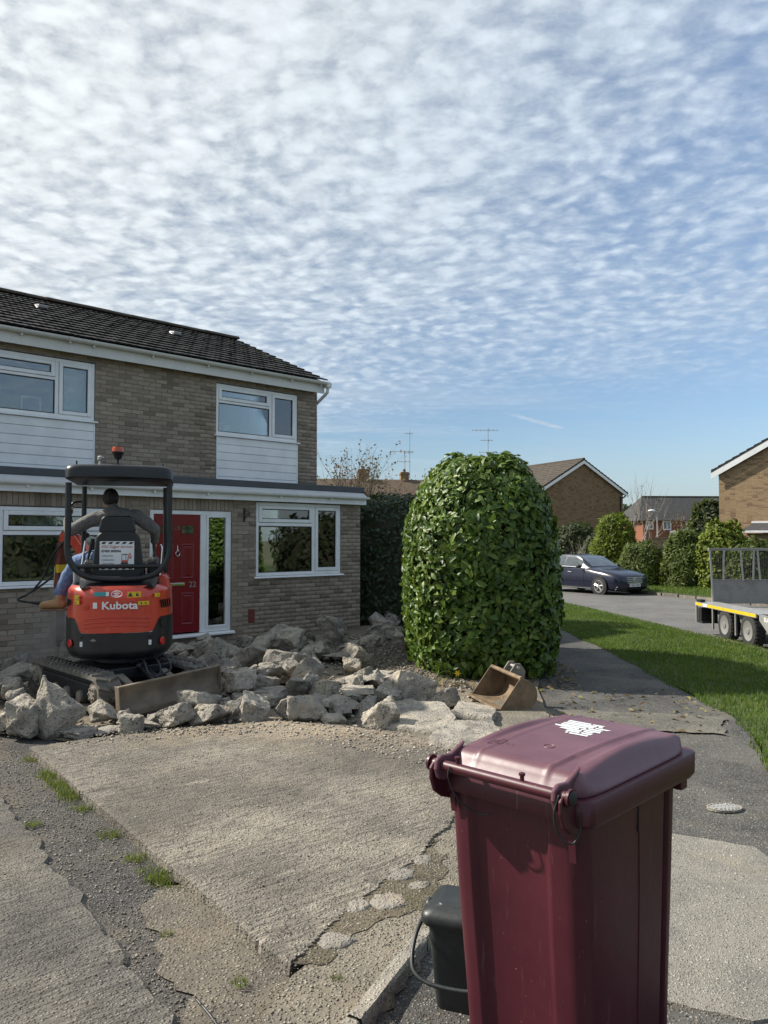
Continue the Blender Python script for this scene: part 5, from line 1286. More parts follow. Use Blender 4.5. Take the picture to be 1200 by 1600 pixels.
# far house with dark slate roof
fh = empty('slate_roof_house', (33.0, 99.0, 0), frame_ang(1, 0.06)); tag(fh, 'orange brick house with a large dark slate roof, far behind the shrubs', 'house')
mb = MB(); mb.box(0.4, 16, 0, 8, -1, 4.25); mb.build('wall', BGBRICK3, fh)
mb = MB(); ov = 0.5
mb.add([(-0.3, -ov, 4.05), (17, -ov, 4.05), (17, 4.4, 7.35), (2.0, 4.4, 7.35), (-0.3, 9.0, 4.05), (17, 9.0, 4.05)], [(0, 1, 2, 3), (0, 3, 4), (4, 3, 2, 5)]); rf = mb.build('roof', RTEX2, fh)
mb = MB(); mb.tube([(2.0, 4.4, 7.38), (17, 4.4, 7.38)], 0.12, 6); mb.build('ridge', RTEX, rf)
for x0, x1, z0, z1 in ((0.75, 1.75, 2.9, 3.95), (3.0, 4.1, 2.85, 3.98), (5.45, 6.6, 2.9, 3.95), (7.9, 9.0, 2.9, 3.95), (11, 12.2, 2.9, 3.95)):
    mb = MB(); t = 0.12
    mb.box(x0, x1, -0.06, -0.003, z0, z0+t); mb.box(x0, x1, -0.06, -0.003, z1-t, z1); mb.box(x0, x0+t, -0.06, -0.003, z0+t, z1-t); mb.box(x1-t, x1, -0.06, -0.003, z0+t, z1-t)
    if x0 < 4: mb.box((x0+x1)/2-.05, (x0+x1)/2+.05, -0.06, -0.003, z0+t, z1-t)
    w = mb.build('window', UPVC, fh); mb = MB(); mb.box(x0+t, x1-t, -0.03, -0.004, z0+t, z1-t); mb.build('pane', CARGLASS, w)
mb = MB(); mb.box(3.75, 4.35, -0.5, -0.35, 2.2, 2.75); mb.build('door_canopy', UPVC, fh)
mb = MB(); mb.tube([(2.05, 4.4, 7.3), (2.05, 4.4, 9.0)], 0.04, 5); mb.box(1.7, 2.4, 4.35, 4.42, 8.8, 8.84); mb.box(1.8, 1.84, 4.1, 4.7, 8.65, 8.69); mb.box(2.2, 2.24, 4.1, 4.7, 8.65, 8.69); mb.build('aerial', GALV, fh)
# low wall in front of it
mb = MB(); mb.box(0, 4.2, 0, 0.22, -1, 1.72); mb.box(-0.05, 4.25, -0.04, 0.26, 1.722, 1.80)
o = mb.build('garden_wall', BGBRICK2); o.location = (far(1022, 56), 56, 0); tag(o, 'short pale brick garden wall between the shrubs', 'wall')
# distant dark clipped trees behind
shrub('distant_tree', 'distant brown tree crown beside the pale bare trees', 'tree', (far(984, 110), 110, 0), 2.2, 2, 2.2, 2.2, DARKSH, 1500, 0.5, False, 0.3, 0.8, zoff=4.3, coremat=BARK)
shrub('distant_tree', 'distant dark brown tree crown left of the slate roof', 'tree', (far(996, 112), 112, 0), 2.0, 2, 2.2, 2.2, DARKSH, 1500, 0.5, False, 0.3, 0.8, zoff=4.3, coremat=BARK)
# street lamp
sl_ = empty('street_lamp', (far(1027, 60), 60, -0.35)); tag(sl_, 'grey street lamp in front of the orange brick house', 'street lamp')
mb = MB(); mb.tube([(0, 0, 0), (0, 0, 1.4), (0, 0, 1.5), (0, 0, 4.2)], [0.09, 0.09, 0.05, 0.045], 8); mb.tube([(0, 0, 4.15), (-0.3, 0, 4.2)], 0.035, 6); mb.build('post', GALV, sl_, smooth=60)
mb = MB(); mb.ball((-0.42, 0, 4.22), 0.30, 12, 8, sc=(1, .5, .38)); mb.build('lamp_head', UPVC, sl_, smooth=180)

# terrace roofs behind the hedge, with chimneys and aerials
def chimney(name, parent, x, y, z0, z1, w, mat):
    mb = MB(); mb.box(x-w/2, x+w/2, y-w/2, y+w/2, z0, z1); mb.box(x-w/2-.05, x+w/2+.05, y-w/2-.05, y+w/2+.05, z1-0.22, z1-0.10); mb.lathe([(0.14, z1), (0.12, z1+0.28), (0.10, z1+0.28)], 10, M=Matrix.Translation((x, y, 0)))
    return mb.build(name, mat, parent)
def aerial(name, label, loc, h, arms):
    r = empty(name, loc); tag(r, label, 'aerial'); mb = MB(); mb.tube([(0, 0, 0), (0, 0, h)], 0.03, 6); mb.build('mast', GALV, r)
    for z, l, k in arms:
        mb = MB(); mb.tube([(-l*.62, 0, z), (l*.38, 0, z)], 0.02, 5)
        for i in range(k): x = -l*.6+l*i/(k-1)*0.96; mb.tube([(x, -0.22, z), (x, 0.22, z)], 0.012, 4); mb.tube([(x, 0, z-.1), (x, 0, z+.1)], 0.012, 4)
        mb.build('boom', GALV, r)
tr = empty('terrace_house', (-8, 62, 0), frame_ang(1, 0.16)); tag(tr, 'low brown tiled terrace roof with brick chimneys behind the hedge', 'house')
mb = MB(); mb.box(0, 22, 0, 8, -1, 4.9); mb.build('wall', BGBRICK, tr)
mb = MB(); mb.prism([(-0.4, 4.75), (4, 6.75), (8.4, 4.75), (8.4, 4.9), (4, 6.9), (-0.4, 4.9)], -0.3, 22.3, 'x'); rf = mb.build('roof', RTEX3, tr)
mb = MB(); mb.box(-0.3, 22.3, -0.5, -0.4, 4.65, 4.8); mb.build('fascia', UPVC, tr)
chimney('chimney', tr, 6.9, 4.0, 6.3, 7.75, 0.95, BGBRICK); chimney('chimney', tr, 10.55, 4.0, 6.3, 7.55, 0.72, BGBRICK)
Pc = Matrix.Translation((-8, 62, 0)) @ Matrix.Rotation(frame_ang(1, .16), 4, 'Z')
aerial('aerial', 'tall television aerial mast with wide boom on the terrace chimney', Pc @ Vector((10.6, 4.0, 7.4)), 2.1, [(2.0, 1.9, 6), (1.1, 1.1, 4)])
aerial('aerial', 'thin taller aerial mast just right of the terrace chimney', Pc @ Vector((11.05, 4.0, 7.0)), 4.3, [(4.0, 0.7, 4), (2.3, 0.8, 3)])
bh = empty('terrace_house', (5.5, 60, 0), 0.1); tag(bh, 'house roof with brick chimney tip just above the laurel', 'house')
mb = MB(); mb.box(0, 6, 0, 7, -1, 4.6); mb.build('wall', BGBRICK, bh); mb = MB(); mb.prism([(-0.3, 4.5), (3.5, 6.4), (7.3, 4.5)], -0.2, 6.2, 'x'); mb.build('roof', RTEX3, bh); chimney('chimney', bh, 3.55, 3.5, 5.8, 8.15, 0.75, BGBRICK3)
aerial('aerial', 'television aerial on the chimney rising above the laurel', Matrix.Translation((5.5, 60, 0)) @ Matrix.Rotation(.1, 4, 'Z') @ Vector((3.55, 3.5, 8.0)), 2.9, [(2.75, 2.2, 7), (1.9, 1.0, 4), (0.9, 1.2, 3)])
# ------------------------------------------------------------------ mini excavator
DG_C = Vector((-2.87, 8.42, 0.06)); DG_YAW = math.radians(15.0)
dig = empty('mini_excavator', DG_C, DG_YAW)
tag(dig, 'red and black mini excavator with canopy standing on the rubble', 'excavator')
UM = Matrix.Translation((0.03*math.cos(DG_YAW)-0.24*math.sin(DG_YAW), -0.03*math.sin(DG_YAW)-0.24*math.cos(DG_YAW), -0.055)) @ Matrix.Rotation(math.atan2(-0.715, 0.70)-DG_YAW, 4, 'Z')        # undercarriage is slewed: +x towards the blade
def stadium(u0, u1, zc_, R, n=14):
    p = [(u1+R*math.sin(PI*i/n), zc_-R*math.cos(PI*i/n)) for i in range(n+1)]
    return p + [(u0-R*math.sin(PI*i/n), zc_+R*math.cos(PI*i/n)) for i in range(n+1)]
def track(v0):
    w = 0.115; u0, u1, R, zc_ = -0.92, 0.53, 0.17, 0.175
    outer = stadium(u0, u1, zc_, R); inner = stadium(u0, u1, zc_, R-0.035); n = len(outer)
    mb = MB(UM); v = []
    for y in (v0-w, v0+w): v += [(a, y, b) for a, b in outer] + [(a, y, b) for a, b in inner]
    f = []
    for i in range(n):
        j = (i+1) % n
        f += [(i, j, 2*n+j, 2*n+i), (n+j, n+i, 3*n+i, 3*n+j), (j, i, n+i, n+j), (2*n+i, 2*n+j, 3*n+j, 3*n+i)]
    mb.add(v, f)
    # lugs
    per = 2*(u1-u0)+2*PI*R; k = 40
    for i in range(k):
        s = per*i/k
        L = u1-u0
        if s < L: p = Vector((u0+s, 0, zc_-R)); a = PI
        elif s < L+PI*R: t = (s-L)/R; p = Vector((u1+R*math.sin(t), 0, zc_-R*math.cos(t))); a = PI-t
        elif s < 2*L+PI*R: p = Vector((u1-(s-L-PI*R), 0, zc_+R)); a = 0
        else: t = (s-2*L-PI*R)/R; p = Vector((u0-R*math.sin(t), 0, zc_+R*math.cos(t))); a = -t
        M = Matrix.Translation((p.x, v0, p.z)) @ Matrix.Rotation(a, 4, 'Y')
        for sgn in (-1, 1):
            y0, y1 = (-w, -0.012) if sgn < 0 else (0.012, w); dx = 0.018*sgn
            mb.add([(-0.024+dx, y0, -0.004), (0.024+dx, y0, -0.004), (0.024-dx, y1, -0.004), (-0.024-dx, y1, -0.004), (-0.015+dx, y0+.006, 0.022), (0.015+dx, y0+.006, 0.022), (0.015-dx, y1-.006, 0.022), (-0.015-dx, y1-.006, 0.022)],
                   [(4, 5, 6, 7), (0, 1, 5, 4), (1, 2, 6, 5), (2, 3, 7, 6), (3, 0, 4, 7)], 0, M)
    t = mb.build('track', RUBBER, dig, smooth=30)
    mb = MB(UM); mb.box(u0+0.05, u1-0.05, v0-0.075, v0+0.075, 0.09, 0.25); mb.prism([(u0-.02, .12), (u1+.02, .12), (u1-.08, .29), (u0+.1, .29)], v0-0.055, v0+0.055, 'y'); mb.build('track_frame', MBLACK, t, bevel=0.012)
    for u, r in ((u0, 0.125), (u1, 0.128)):
        mb = MB(UM); mb.lathe([(0.03, -0.115), (r*.55, -0.112), (r*.6, -0.09), (r*.92, -0.085), (r, -0.06), (r, 0.06), (r*.92, .085), (r*.6, .09), (r*.55, .112), (0.03, .115)], 20, M=Matrix.Translation((u, v0, zc_)), axis='y')
        for q in range(6):
            a = q*PI/3; mb.ball((u+r*.4*math.cos(a), v0-0.116, zc_+r*.4*math.sin(a)), 0.013, 6, 4)
        mb.build('idler_wheel', STEEL, t, smooth=40)
    for u in (-0.42, -0.12, 0.20):
        mb = MB(UM); mb.lathe([(0.02, -0.105), (0.06, -0.10), (0.068, -0.05), (0.068, 0.05), (0.06, 0.10), (.02, .105)], 14, M=Matrix.Translation((u, v0, 0.105)), axis='y'); mb.build('track_roller', STEEL, t, smooth=40)
track(-0.38); track(0.60)
mb = MB(UM); mb.box(-0.45, 0.35, -0.26, 0.48, 0.24, 0.36); mb.lathe([(0.33, 0.36), (0.33, 0.42), (0.29, 0.42), (0.29, 0.47)], 28, M=Matrix.Translation((-0.17, 0.19, 0))); mb.box(-0.35, -0.15, -0.30, 0.52, 0.18, 0.30); mb.box(0.05, 0.25, -0.30, 0.52, 0.18, 0.30); mb.build('undercarriage', MBLACK, dig, bevel=0.012)
# dozer blade: curved plate, edge, side plates, arms and ram
UMB = UM @ Matrix.Translation((0, 0.15, 0.03)) @ Matrix.Rotation(0.075, 4, 'X') @ Matrix.Translation((0, -0.15, 0)); bl = MB(UMB); b0, b1 = -0.38, 0.70; pr = []
for i in range(8): t = i/7; pr.append((0.925-0.05*math.sin(PI*t), 0.015+0.275*t))
pr2 = [(x-0.022, z) for x, z in pr]
bl.prism(pr+pr2[::-1], b0, b1, 'y'); blade = bl.build('dozer_blade', BLADEM, dig, smooth=30)
mb = MB(UMB); mb.box(0.905, 0.938, b0-.004, b1+.004, 0.0, 0.05); mb.box(0.885, 0.93, b0-.004, b1+.004, 0.282, 0.30); mb.box(0.86, 0.945, b0-.014, b0-.003, 0.0, .3); mb.box(0.86, 0.945, b1+.003, b1+.014, 0.0, .3); mb.build('cutting_edge', BLADEM, blade, bevel=0.004)
mb = MB(UM)
for v in (-0.12, 0.36): mb.prism([(0.30, 0.20), (0.86, 0.05), (0.86, 0.16), (0.30, 0.32)], v-0.04, v+0.04, 'y')
mb.box(0.78, 0.875, -0.16, 0.40, 0.06, 0.15); mb.split('blade_arm', STEEL, blade, bevel=0.008)
mb = MB(UM); mb.tube([(0.34, 0.12, 0.36), (0.66, 0.12, 0.25)], 0.045, 12); mb.ball((0.34, 0.12, 0.36), 0.06, 10, 8); mb.build('blade_ram', MBLACK, blade, smooth=60)
mb = MB(UM); mb.tube([(0.66, 0.12, 0.25), (0.87, 0.12, 0.18)], 0.022, 10); mb.split('ram_rod', CHROME, blade, smooth=60)
mb = MB(UM)
for dv in (0.05, 0.19, 0.30): mb.tube(catmull([(0.25, dv, 0.38), (0.42, dv+.04, 0.44), (0.58, dv+.02, 0.33), (0.62, .13, 0.28)], 5), 0.011, 6)
mb.split('hydraulic_hose', CADDY, blade, smooth=180)

# upper body: round tail, red hood over a black counterweight
def tail(th, ex=2.7):
    """outline point for angle th measured from the left side (-x) round the tail to the right side"""
    c, s = math.cos(th), math.sin(th)
    x = -0.53*math.copysign(abs(c)**(2/ex), c); y = 0.02-0.66*abs(s)**(2/ex)
    return x, y
def tail_y(x, ex=2.7): return 0.02-0.66*(max(0, 1-(abs(x)/0.53)**ex))**(1/ex)
def tail_n(x):
    e = 0.004; return math.atan2((tail_y(x+e)-tail_y(x-e)), 2*e)        # slope angle along the outline
def zb(x):
    t = min(1, max(0, (abs(x)-0.33)/0.085)); t = t*t*(3-2*t); return 0.665+0.145*t
NT_ = 64
def patch(name, zf0, zf1, prof, mat, nz=10):
    mb = MB()
    def fn(u, v):
        th = PI*u; x, y = tail(th)
        z = zf0(x)*(1-v)+zf1(x)*v; o = prof(v, z)
        r = math.hypot(x, y) or 1
        return (x*(1+o), y*(1+o)+0.0, z)
    mb.grid(fn, NT_, nz); return mb.build(name, mat, dig, smooth=40)
hood = patch('hood', lambda x: zb(x)+0.004, lambda x: 1.14, lambda v, z: 0.018-0.10*max(0, (v-0.80)/0.2)**2*0.9-0.02*v, ORANGE, 16)
patch('counterweight', lambda x: 0.40, lambda x: zb(x), lambda v, z: 0.028-0.11*max(0, (0.30-v)/0.30)**2, MBLACK, 12)
mb = MB(); mb.box(-0.525, 0.525, 0.0, 0.62, 0.42, 0.50); mb.prism([(-0.52, 0.02), (0.52, 0.02)] + [tuple(x*0.955 for x in tail(PI-PI*i/24)) for i in range(1, 24)], 0.41, 0.425, 'z'); mb.build('deck', MBLACK, dig, bevel=0.01)
mb = MB(); mb.box(-0.53, -0.505, 0.02, 0.30, 0.50, 1.10); mb.box(0.505, 0.53, 0.02, 0.45, 0.50, 1.10); mb.split('side_panel', ORANGE, dig, bevel=0.02)
mb = MB(); mb.prism([(-0.47, 0.02), (-0.47, 0.30), (0.47, 0.30), (0.47, 0.02)] + [tuple(q*0.90 for q in tail(PI-PI*i/24)) for i in range(1, 24)], 1.118, 1.138, 'z'); mb.build('engine_cover', MBLACK, dig)
mb = MB(); mb.add([(-0.36, -0.57, 1.118), (-0.40, -0.30, 1.118), (-0.40, -0.30, 1.22), (-0.30, -0.42, 1.18), (0.36, -0.57, 1.118), (0.40, -0.30, 1.118), (0.40, -0.30, 1.22), (0.30, -0.42, 1.18)], [(0, 1, 2, 3), (4, 7, 6, 5), (0, 3, 7, 4), (3, 2, 6, 7), (1, 5, 6, 2)]); mb.build('seat_mount', MBLACK, dig, bevel=0.01)
# raised shoulder on the right
mb = MB(); mb.prism([(0.36, 1.10), (0.52, 1.06), (0.50, 1.20), (0.47, 1.235), (0.40, 1.235), (0.375, 1.19)], -0.30, 0.26, 'y'); mb.build('fuel_cover', ORANGE, dig, bevel=0.03, seg=3)
# pressed lines in the hood and vents
mb = MB()
for z in (0.735, 0.775, 0.82):
    mb.tube([(x, tail_y(x)*1.0-0.010, z-0.02*(abs(x)/0.33)**2+0.006) for x in np.linspace(-0.31, 0.31, 20)], 0.0065, 5)
mb.split('hood_rib', ORANGE, hood, smooth=180)
def sticker(name, x, z, w, h, mat, lift=0.020, tilt=0.0, mb=None, r=0.0):
    m = MB(); a = tail_n(x)
    n = 8; v = []; 
    for i in range(n+1):
        xx = x-w/2*math.cos(a)+w*math.cos(a)*i/n; yy = tail_y(xx)*1.012-lift; xx *= 1.012
        v += [(xx, yy, z-h/2), (xx, yy, z+h/2), (xx, yy-0.002, z+h/2), (xx, yy-.002, z-h/2)]
    f = [(i*4+3, i*4+7, i*4+6, i*4+2) for i in range(n)] + [(0, 1, 5+0, 4)][:0]
    for i in range(n): f += [(i*4, i*4+4, i*4+7, i*4+3), (i*4+1, i*4+2, i*4+6, i*4+5)]
    m.add(v, f); return m.build(name, mat, hood)
sticker('sticker', -0.145, 1.065, 0.14, 0.042, TEAL); sticker('sticker', -0.088, 1.065, 0.03, 0.042, SIGNW, 0.022)
sticker('sticker', 0.165, 1.055, 0.13, 0.056, YELLOW); sticker('sticker', 0.255, 0.965, 0.115, 0.04, YELLOW)
sticker('sticker', -0.385, 1.03, 0.075, 0.042, YELLOW, 0.026); sticker('sticker', -0.385, 0.98, 0.075, 0.042, YELLOW, 0.026)
sticker('sticker', 0.385, 1.04, 0.07, 0.042, YELLOW, 0.026); sticker('sticker', -0.205, 0.95, 0.042, 0.06, SIGNW)
def onhood(x, lift): return (x*1.012, tail_y(x)*1.012-lift, 0)
for x, z, s in ((0.13, 1.055, 0.024), (0.195, 1.055, 0.02), (0.235, 0.965, 0.013), (0.275, 0.965, 0.013), (-0.365, 1.03, 0.012), (-0.40, 0.98, 0.012), (0.39, 1.04, 0.012)):
    y = onhood(x, 0.024 if abs(x) < .3 else 0.030)[1]; mb = MB()
    mb.prism([(x-s, z-s*.8), (x+s, z-s*.8), (x, z+s)], y-0.001, y, 'y'); mb.build('warning_symbol', INK, hood)
# brand mark: lettering and oval badge
text('lettering', 'Kubota', 0.105, SIGNW, hood, (0.03, tail_y(0.03)*1.012-0.024, 0.945), bold=0.0026, sx=1.12, extrude=0.001)
mb = MB(); y = tail_y(0)*1.012-0.021; mb.tube([(0.0+0.052*math.cos(i*PI/14), y, 1.062+0.031*math.sin(i*PI/14)) for i in range(28)], 0.0042, 5, closed=True); mb.build('badge_ring', SIGNW, hood, smooth=180)
mb = MB(); mb.prism([(-0.028, 1.078), (0.022, 1.078), (0.030, 1.066), (-0.005, 1.064), (0.028, 1.046), (-0.026, 1.043), (-0.031, 1.054), (0.004, 1.056), (-0.032, 1.070)], y-0.003, y-0.001, 'y'); mb.build('badge', SIGNW, hood)
mb = MB()
for i in range(5):
    x = 0.425+i*0.020; mb.box(-0.006, 0.006, -0.006, 0.006, -0.045, 0.045, M=Matrix.Translation((x*1.016, tail_y(x)*1.012-0.014, 0.945)) @ Matrix.Rotation(tail_n(x), 4, 'Z') @ Matrix.Rotation(-0.35, 4, 'Y'))
mb.split('vent_slot', BLACKM, hood)
mb = MB()
for i in range(4):
    x = -0.49+i*0.012; mb.box(-0.004, 0.004, -0.005, 0.005, -0.04+i*.008, 0.04-i*.004, M=Matrix.Translation((x*1.02, tail_y(x)*1.012-0.014, 0.965)) @ Matrix.Rotation(tail_n(x), 4, 'Z'))
mb.build('side_vent', BLACKM, hood)
mb = MB(); mb.lathe([(0.032, 0), (0.030, 0.006), (0.012, 0.007), (0.010, 0.003)], 18, M=Matrix.Translation((-0.30, tail_y(-.30)*1.012-.014, 0.935)) @ Matrix.Rotation(PI/2, 4, 'X')); mb.build('lock', ORANGE, hood, smooth=40)
for x in (-0.44, 0.425):
    a = tail_n(x); M = Matrix.Translation((x*1.035, tail_y(x)*1.035-0.006, 0.56)) @ Matrix.Rotation(a, 4, 'Z') @ Matrix.Rotation(PI/2, 4, 'X')
    mb = MB(); mb.lathe([(0.040, 0), (0.040, 0.008), (0.034, 0.013)], 20, M=M); mb.build('reflector', LAMPR, dig, smooth=40)
    s = 1 if x < 0 else -1; xx = x+0.105*s; mb = MB(); yy = tail_y(xx)*1.03-.006
    mb.box(xx-.018, xx+.018, yy-.004, yy, 0.535, 0.585); mb.build('tie_down_label', SIGNW, dig)
    mb = MB(); mb.ball((xx, yy, 0.635), 0.02, 10, 6, sc=(1, .5, 1)); mb.build('bolt', BLACKM, dig, smooth=180)
mb = MB(); y = tail_y(-.22)*1.03-.006; mb.prism([(-0.255, .60), (-.22, .585), (-.19, .60), (-.22, .618)], y-.004, y, 'y'); mb.build('chip_mark', PALEBARK, dig)
mb = MB(); x = 0.44; mb.lathe([(0.055, 0), (0.05, -0.02), (0.02, -0.03)], 18, M=Matrix.Translation((x*1.03, tail_y(x)*1.03-.006, 0.745)) @ Matrix.Rotation(tail_n(x), 4, 'Z') @ Matrix.Rotation(PI/2, 4, 'X')); mb.build('exhaust_port', BLACKM, dig, smooth=40)

# canopy frame and roof
X_ = 0.50; YR = -0.42
hoop = [(-X_, YR, 2.20), (-X_, YR, 1.75), (-X_-0.005, YR, 1.52), (-X_+0.03, YR-.01, 1.38), (-X_+0.12, YR-.02, 1.27), (-X_+0.26, YR-.03, 1.215), (0, YR-.035, 1.20), (X_-0.26, YR-.03, 1.215), (X_-0.12, YR-.02, 1.27), (X_-0.03, YR-.01, 1.38), (X_+.005, YR, 1.52), (X_, YR, 1.75), (X_, YR, 2.20)]
mb = MB(); mb.tube(catmull(hoop, 6), 0.032, 10); mb.build('rear_hoop', MBLACK, dig, smooth=60)
mb = MB(); mb.tube([(-0.42, YR-.015, 1.335), (0.42, YR-.015, 1.335)], 0.022, 8); mb.build('cross_bar', MBLACK, dig, smooth=60)
mb = MB()
for s in (-1, 1): mb.tube([(s*0.455, 0.52, 1.10), (s*0.45, 0.50, 1.7), (s*0.445, 0.48, 2.22)], 0.027, 8)
mb.split('front_post', MBLACK, dig, smooth=60)
mb = MB(); mb.tube(catmull([(-0.475, 0.50, 2.05), (-0.56, 0.46, 2.03), (-0.585, 0.44, 1.95), (-0.565, 0.45, 1.80), (-0.475, 0.50, 1.76)], 6), 0.013, 8); mb.build('grab_handle', MBLACK, dig, smooth=60)
def canopy():
    mb = MB(); ring = []
    sec = [(2.235, 0.98), (2.245, 1.0), (2.32, 1.0), (2.352, 0.985), (2.369, 0.95), (2.376, 0.90)]
    n = 40
    def ol(t, k):
        c, s = math.cos(t), math.sin(t); e = 11
        return (0.535*k*math.copysign(abs(c)**(2/e), c), 0.03+0.60*k*math.copysign(abs(s)**(2/e), s))
    v = []; 
    for z, k in sec:
        for i in range(n): x, y = ol(2*PI*i/n, k); v.append((x, y, z+0.015*(1-(x/.53)**2)))
    f = [(a*n+i, a*n+(i+1) % n, (a+1)*n+(i+1) % n, (a+1)*n+i) for a in range(len(sec)-1) for i in range(n)] + [tuple(range((len(sec)-1)*n, len(sec)*n)), tuple(range(n))[::-1]]
    mb.add(v, f); return mb.build('canopy', MBLACK, dig, smooth=45)
can = canopy()
mb = MB(); M = Matrix.Translation((-0.03, -0.33, 2.385)) @ Matrix.Scale(0.85, 4); mb.lathe([(0.055, 0), (0.05, 0.012), (0.018, 0.02), (0.016, 0.085), (0.045, 0.10), (0.06, 0.15), (0.075, 0.165), (0.078, 0.18)], 18, M=M); mb.build('beacon_stalk', BLACKM, can, smooth=40)
mb = MB(); mb.lathe([(0.07, 0.18), (0.07, 0.225), (0.063, 0.24), (0.02, 0.244)], 20, M=M); mb.build('beacon_lens', AMBER, can, smooth=40)
mb = MB(); mb.lathe([(0.02, 0), (0.012, 0.01), (0.012, 0.06), (0.025, 0.07), (0.025, 0.10), (0.012, 0.11)], 12, M=Matrix.Translation((-0.21, -0.30, 2.385))); mb.tube([(-0.21, -.3, 2.47), (-0.17, -.3, 2.475)], 0.012, 6); mb.build('bracket', GALV, can, smooth=40)
mb = MB(); mb.tube([(-0.43, -0.38, 2.36), (-0.43, -0.38, 2.43)], 0.009, 6); mb.tube([(0.43, -0.38, 2.36), (0.43, -.38, 2.42)], 0.006, 6); mb.split('fixing_bolt', BLACKM, can)

# seat, sign, controls
mb = MB(); mb.box(-0.24, 0.24, -0.26, 0.24, 1.20, 1.36); mb.build('seat_base', MBLACK, dig, bevel=0.03, seg=3)
def rounded(w, h, r, n=5, x0=0.0, z0=0.0, top=1.0):
    p = []
    for cx, cz, a0 in ((w/2-r, -h/2+r, -PI/2), (w/2*top-r, h/2-r, 0), (-w/2*top+r, h/2-r, PI/2), (-w/2+r, -h/2+r, PI)):
        for i in range(n+1): a = a0+PI/2*i/n; p.append((x0+cx+r*math.cos(a), z0+cz+r*math.sin(a)))
    return p
mb = MB(); mb.prism(rounded(0.52, 0.50, 0.10, 6, -0.02, 1.45, 0.86), -0.315, -0.21, 'y'); mb.build('seat_back', MBLACK, dig, bevel=0.02, seg=3)
mb = MB(); mb.prism(rounded(0.37, 0.20, 0.06, 6, -0.03, 1.765, 0.9), -0.30, -0.22, 'y'); mb.build('head_rest', MBLACK, dig, bevel=0.02, seg=3)
sg_ = MB(); sg_.box(-0.20, 0.145, -0.327, -0.322, 1.295, 1.595); sign = sg_.build('sign_board', SIGNW, dig)
ys_ = -0.3285
for z in (1.578, 1.312):
    mb = MB()
    for i in range(5): x = -0.185+i*0.068; mb.prism([(x, z-.012), (x+.034, z-.012), (x+.052, z+.010), (x+.018, z+.010)], ys_-.001, ys_+.0005, 'y')
    mb.split('hazard_stripe', INK, sign)
text('sign_lettering', 'KSG Digger Services', 0.037, INKRED, sign, (-0.028, ys_, 1.537), shear=0.25)
text('sign_number', '07400 800006', 0.034, INK, sign, (-0.085, ys_, 1.490), bold=0.0009)
text('sign_lettering', '• DEMOLITION', 0.0175, INK, sign, (-0.182, ys_, 1.441), align='LEFT'); text('sign_lettering', '• FOUNDATION', 0.0175, INK, sign, (-0.182, ys_, 1.398), align='LEFT'); text('sign_lettering', '• LANDSCAPING', 0.0175, INK, sign, (-0.182, ys_, 1.358), align='LEFT')
mb = MB(); y = ys_; mb.box(0.012, 0.085, y-.001, y+.0004, 1.355, 1.372); mb.box(0.02, 0.08, y-.001, y+.0004, 1.452, 1.46); mb.box(0.02, 0.024, y-.001, y+.0004, 1.395, 1.452); mb.box(0.06, 0.063, y-.001, y+.0004, 1.395, 1.452); mb.prism([(0.095, 1.432), (0.118, 1.424), (0.116, 1.412), (0.10, 1.415)], y-.001, y+.0004, 'y'); mb.build('sign_picture_black', INK, sign)
mb = MB(); mb.box(0.018, 0.08, y-.0016, y-.0011, 1.374, 1.395); mb.prism([(0.078, 1.39), (0.084, 1.447), (0.103, 1.476), (0.108, 1.47), (0.092, 1.442), (0.086, 1.39)], y-.0016, y-.0011, 'y'); mb.prism([(0.103, 1.476), (0.12, 1.428), (0.112, 1.428), (0.099, 1.468)], y-.0022, y-.0017, 'y'); mb.build('sign_picture_red', ORANGE, sign)
for s in (-1, 1):
    mb = MB(); mb.prism([(-0.10, 1.138), (0.30, 1.138), (0.33, 1.36), (0.20, 1.42), (-0.10, 1.36)], s*0.33-.06, s*0.33+.06, 'x'); mb.build('control_console', MBLACK, dig, bevel=0.02)
    mb = MB(); mb.tube([(s*0.33, 0.25, 1.40), (s*0.33, 0.26, 1.47)], [0.035, 0.02], 10); mb.tube([(s*0.33, 0.26, 1.47), (s*0.325, 0.28, 1.585)], [0.016, 0.022], 10); mb.build('joystick', CADDY, dig, smooth=60)
mb = MB(); mb.tube([(-0.36, 0.1, 1.40), (-0.31, 0.12, 1.62)], [0.012, 0.022], 8); mb.build('safety_lever', CADDY, dig, smooth=60)
mb = MB(); mb.box(-0.48, -0.36, -0.16, 0.18, 1.14, 1.34); mb.build('side_box', GREYPL, dig, bevel=0.035, seg=3)
mb = MB(); mb.tube(catmull([(-0.42, 0.12, 1.34), (-0.415, 0.2, 1.47), (-0.40, 0.22, 1.60)], 4), 0.012, 6); mb.tube(catmull([(0.40, -0.1, 1.2), (0.42, 0.0, 1.5), (0.40, 0.02, 1.55)], 4), 0.012, 6); mb.split('lever', CHROME, dig, smooth=60)

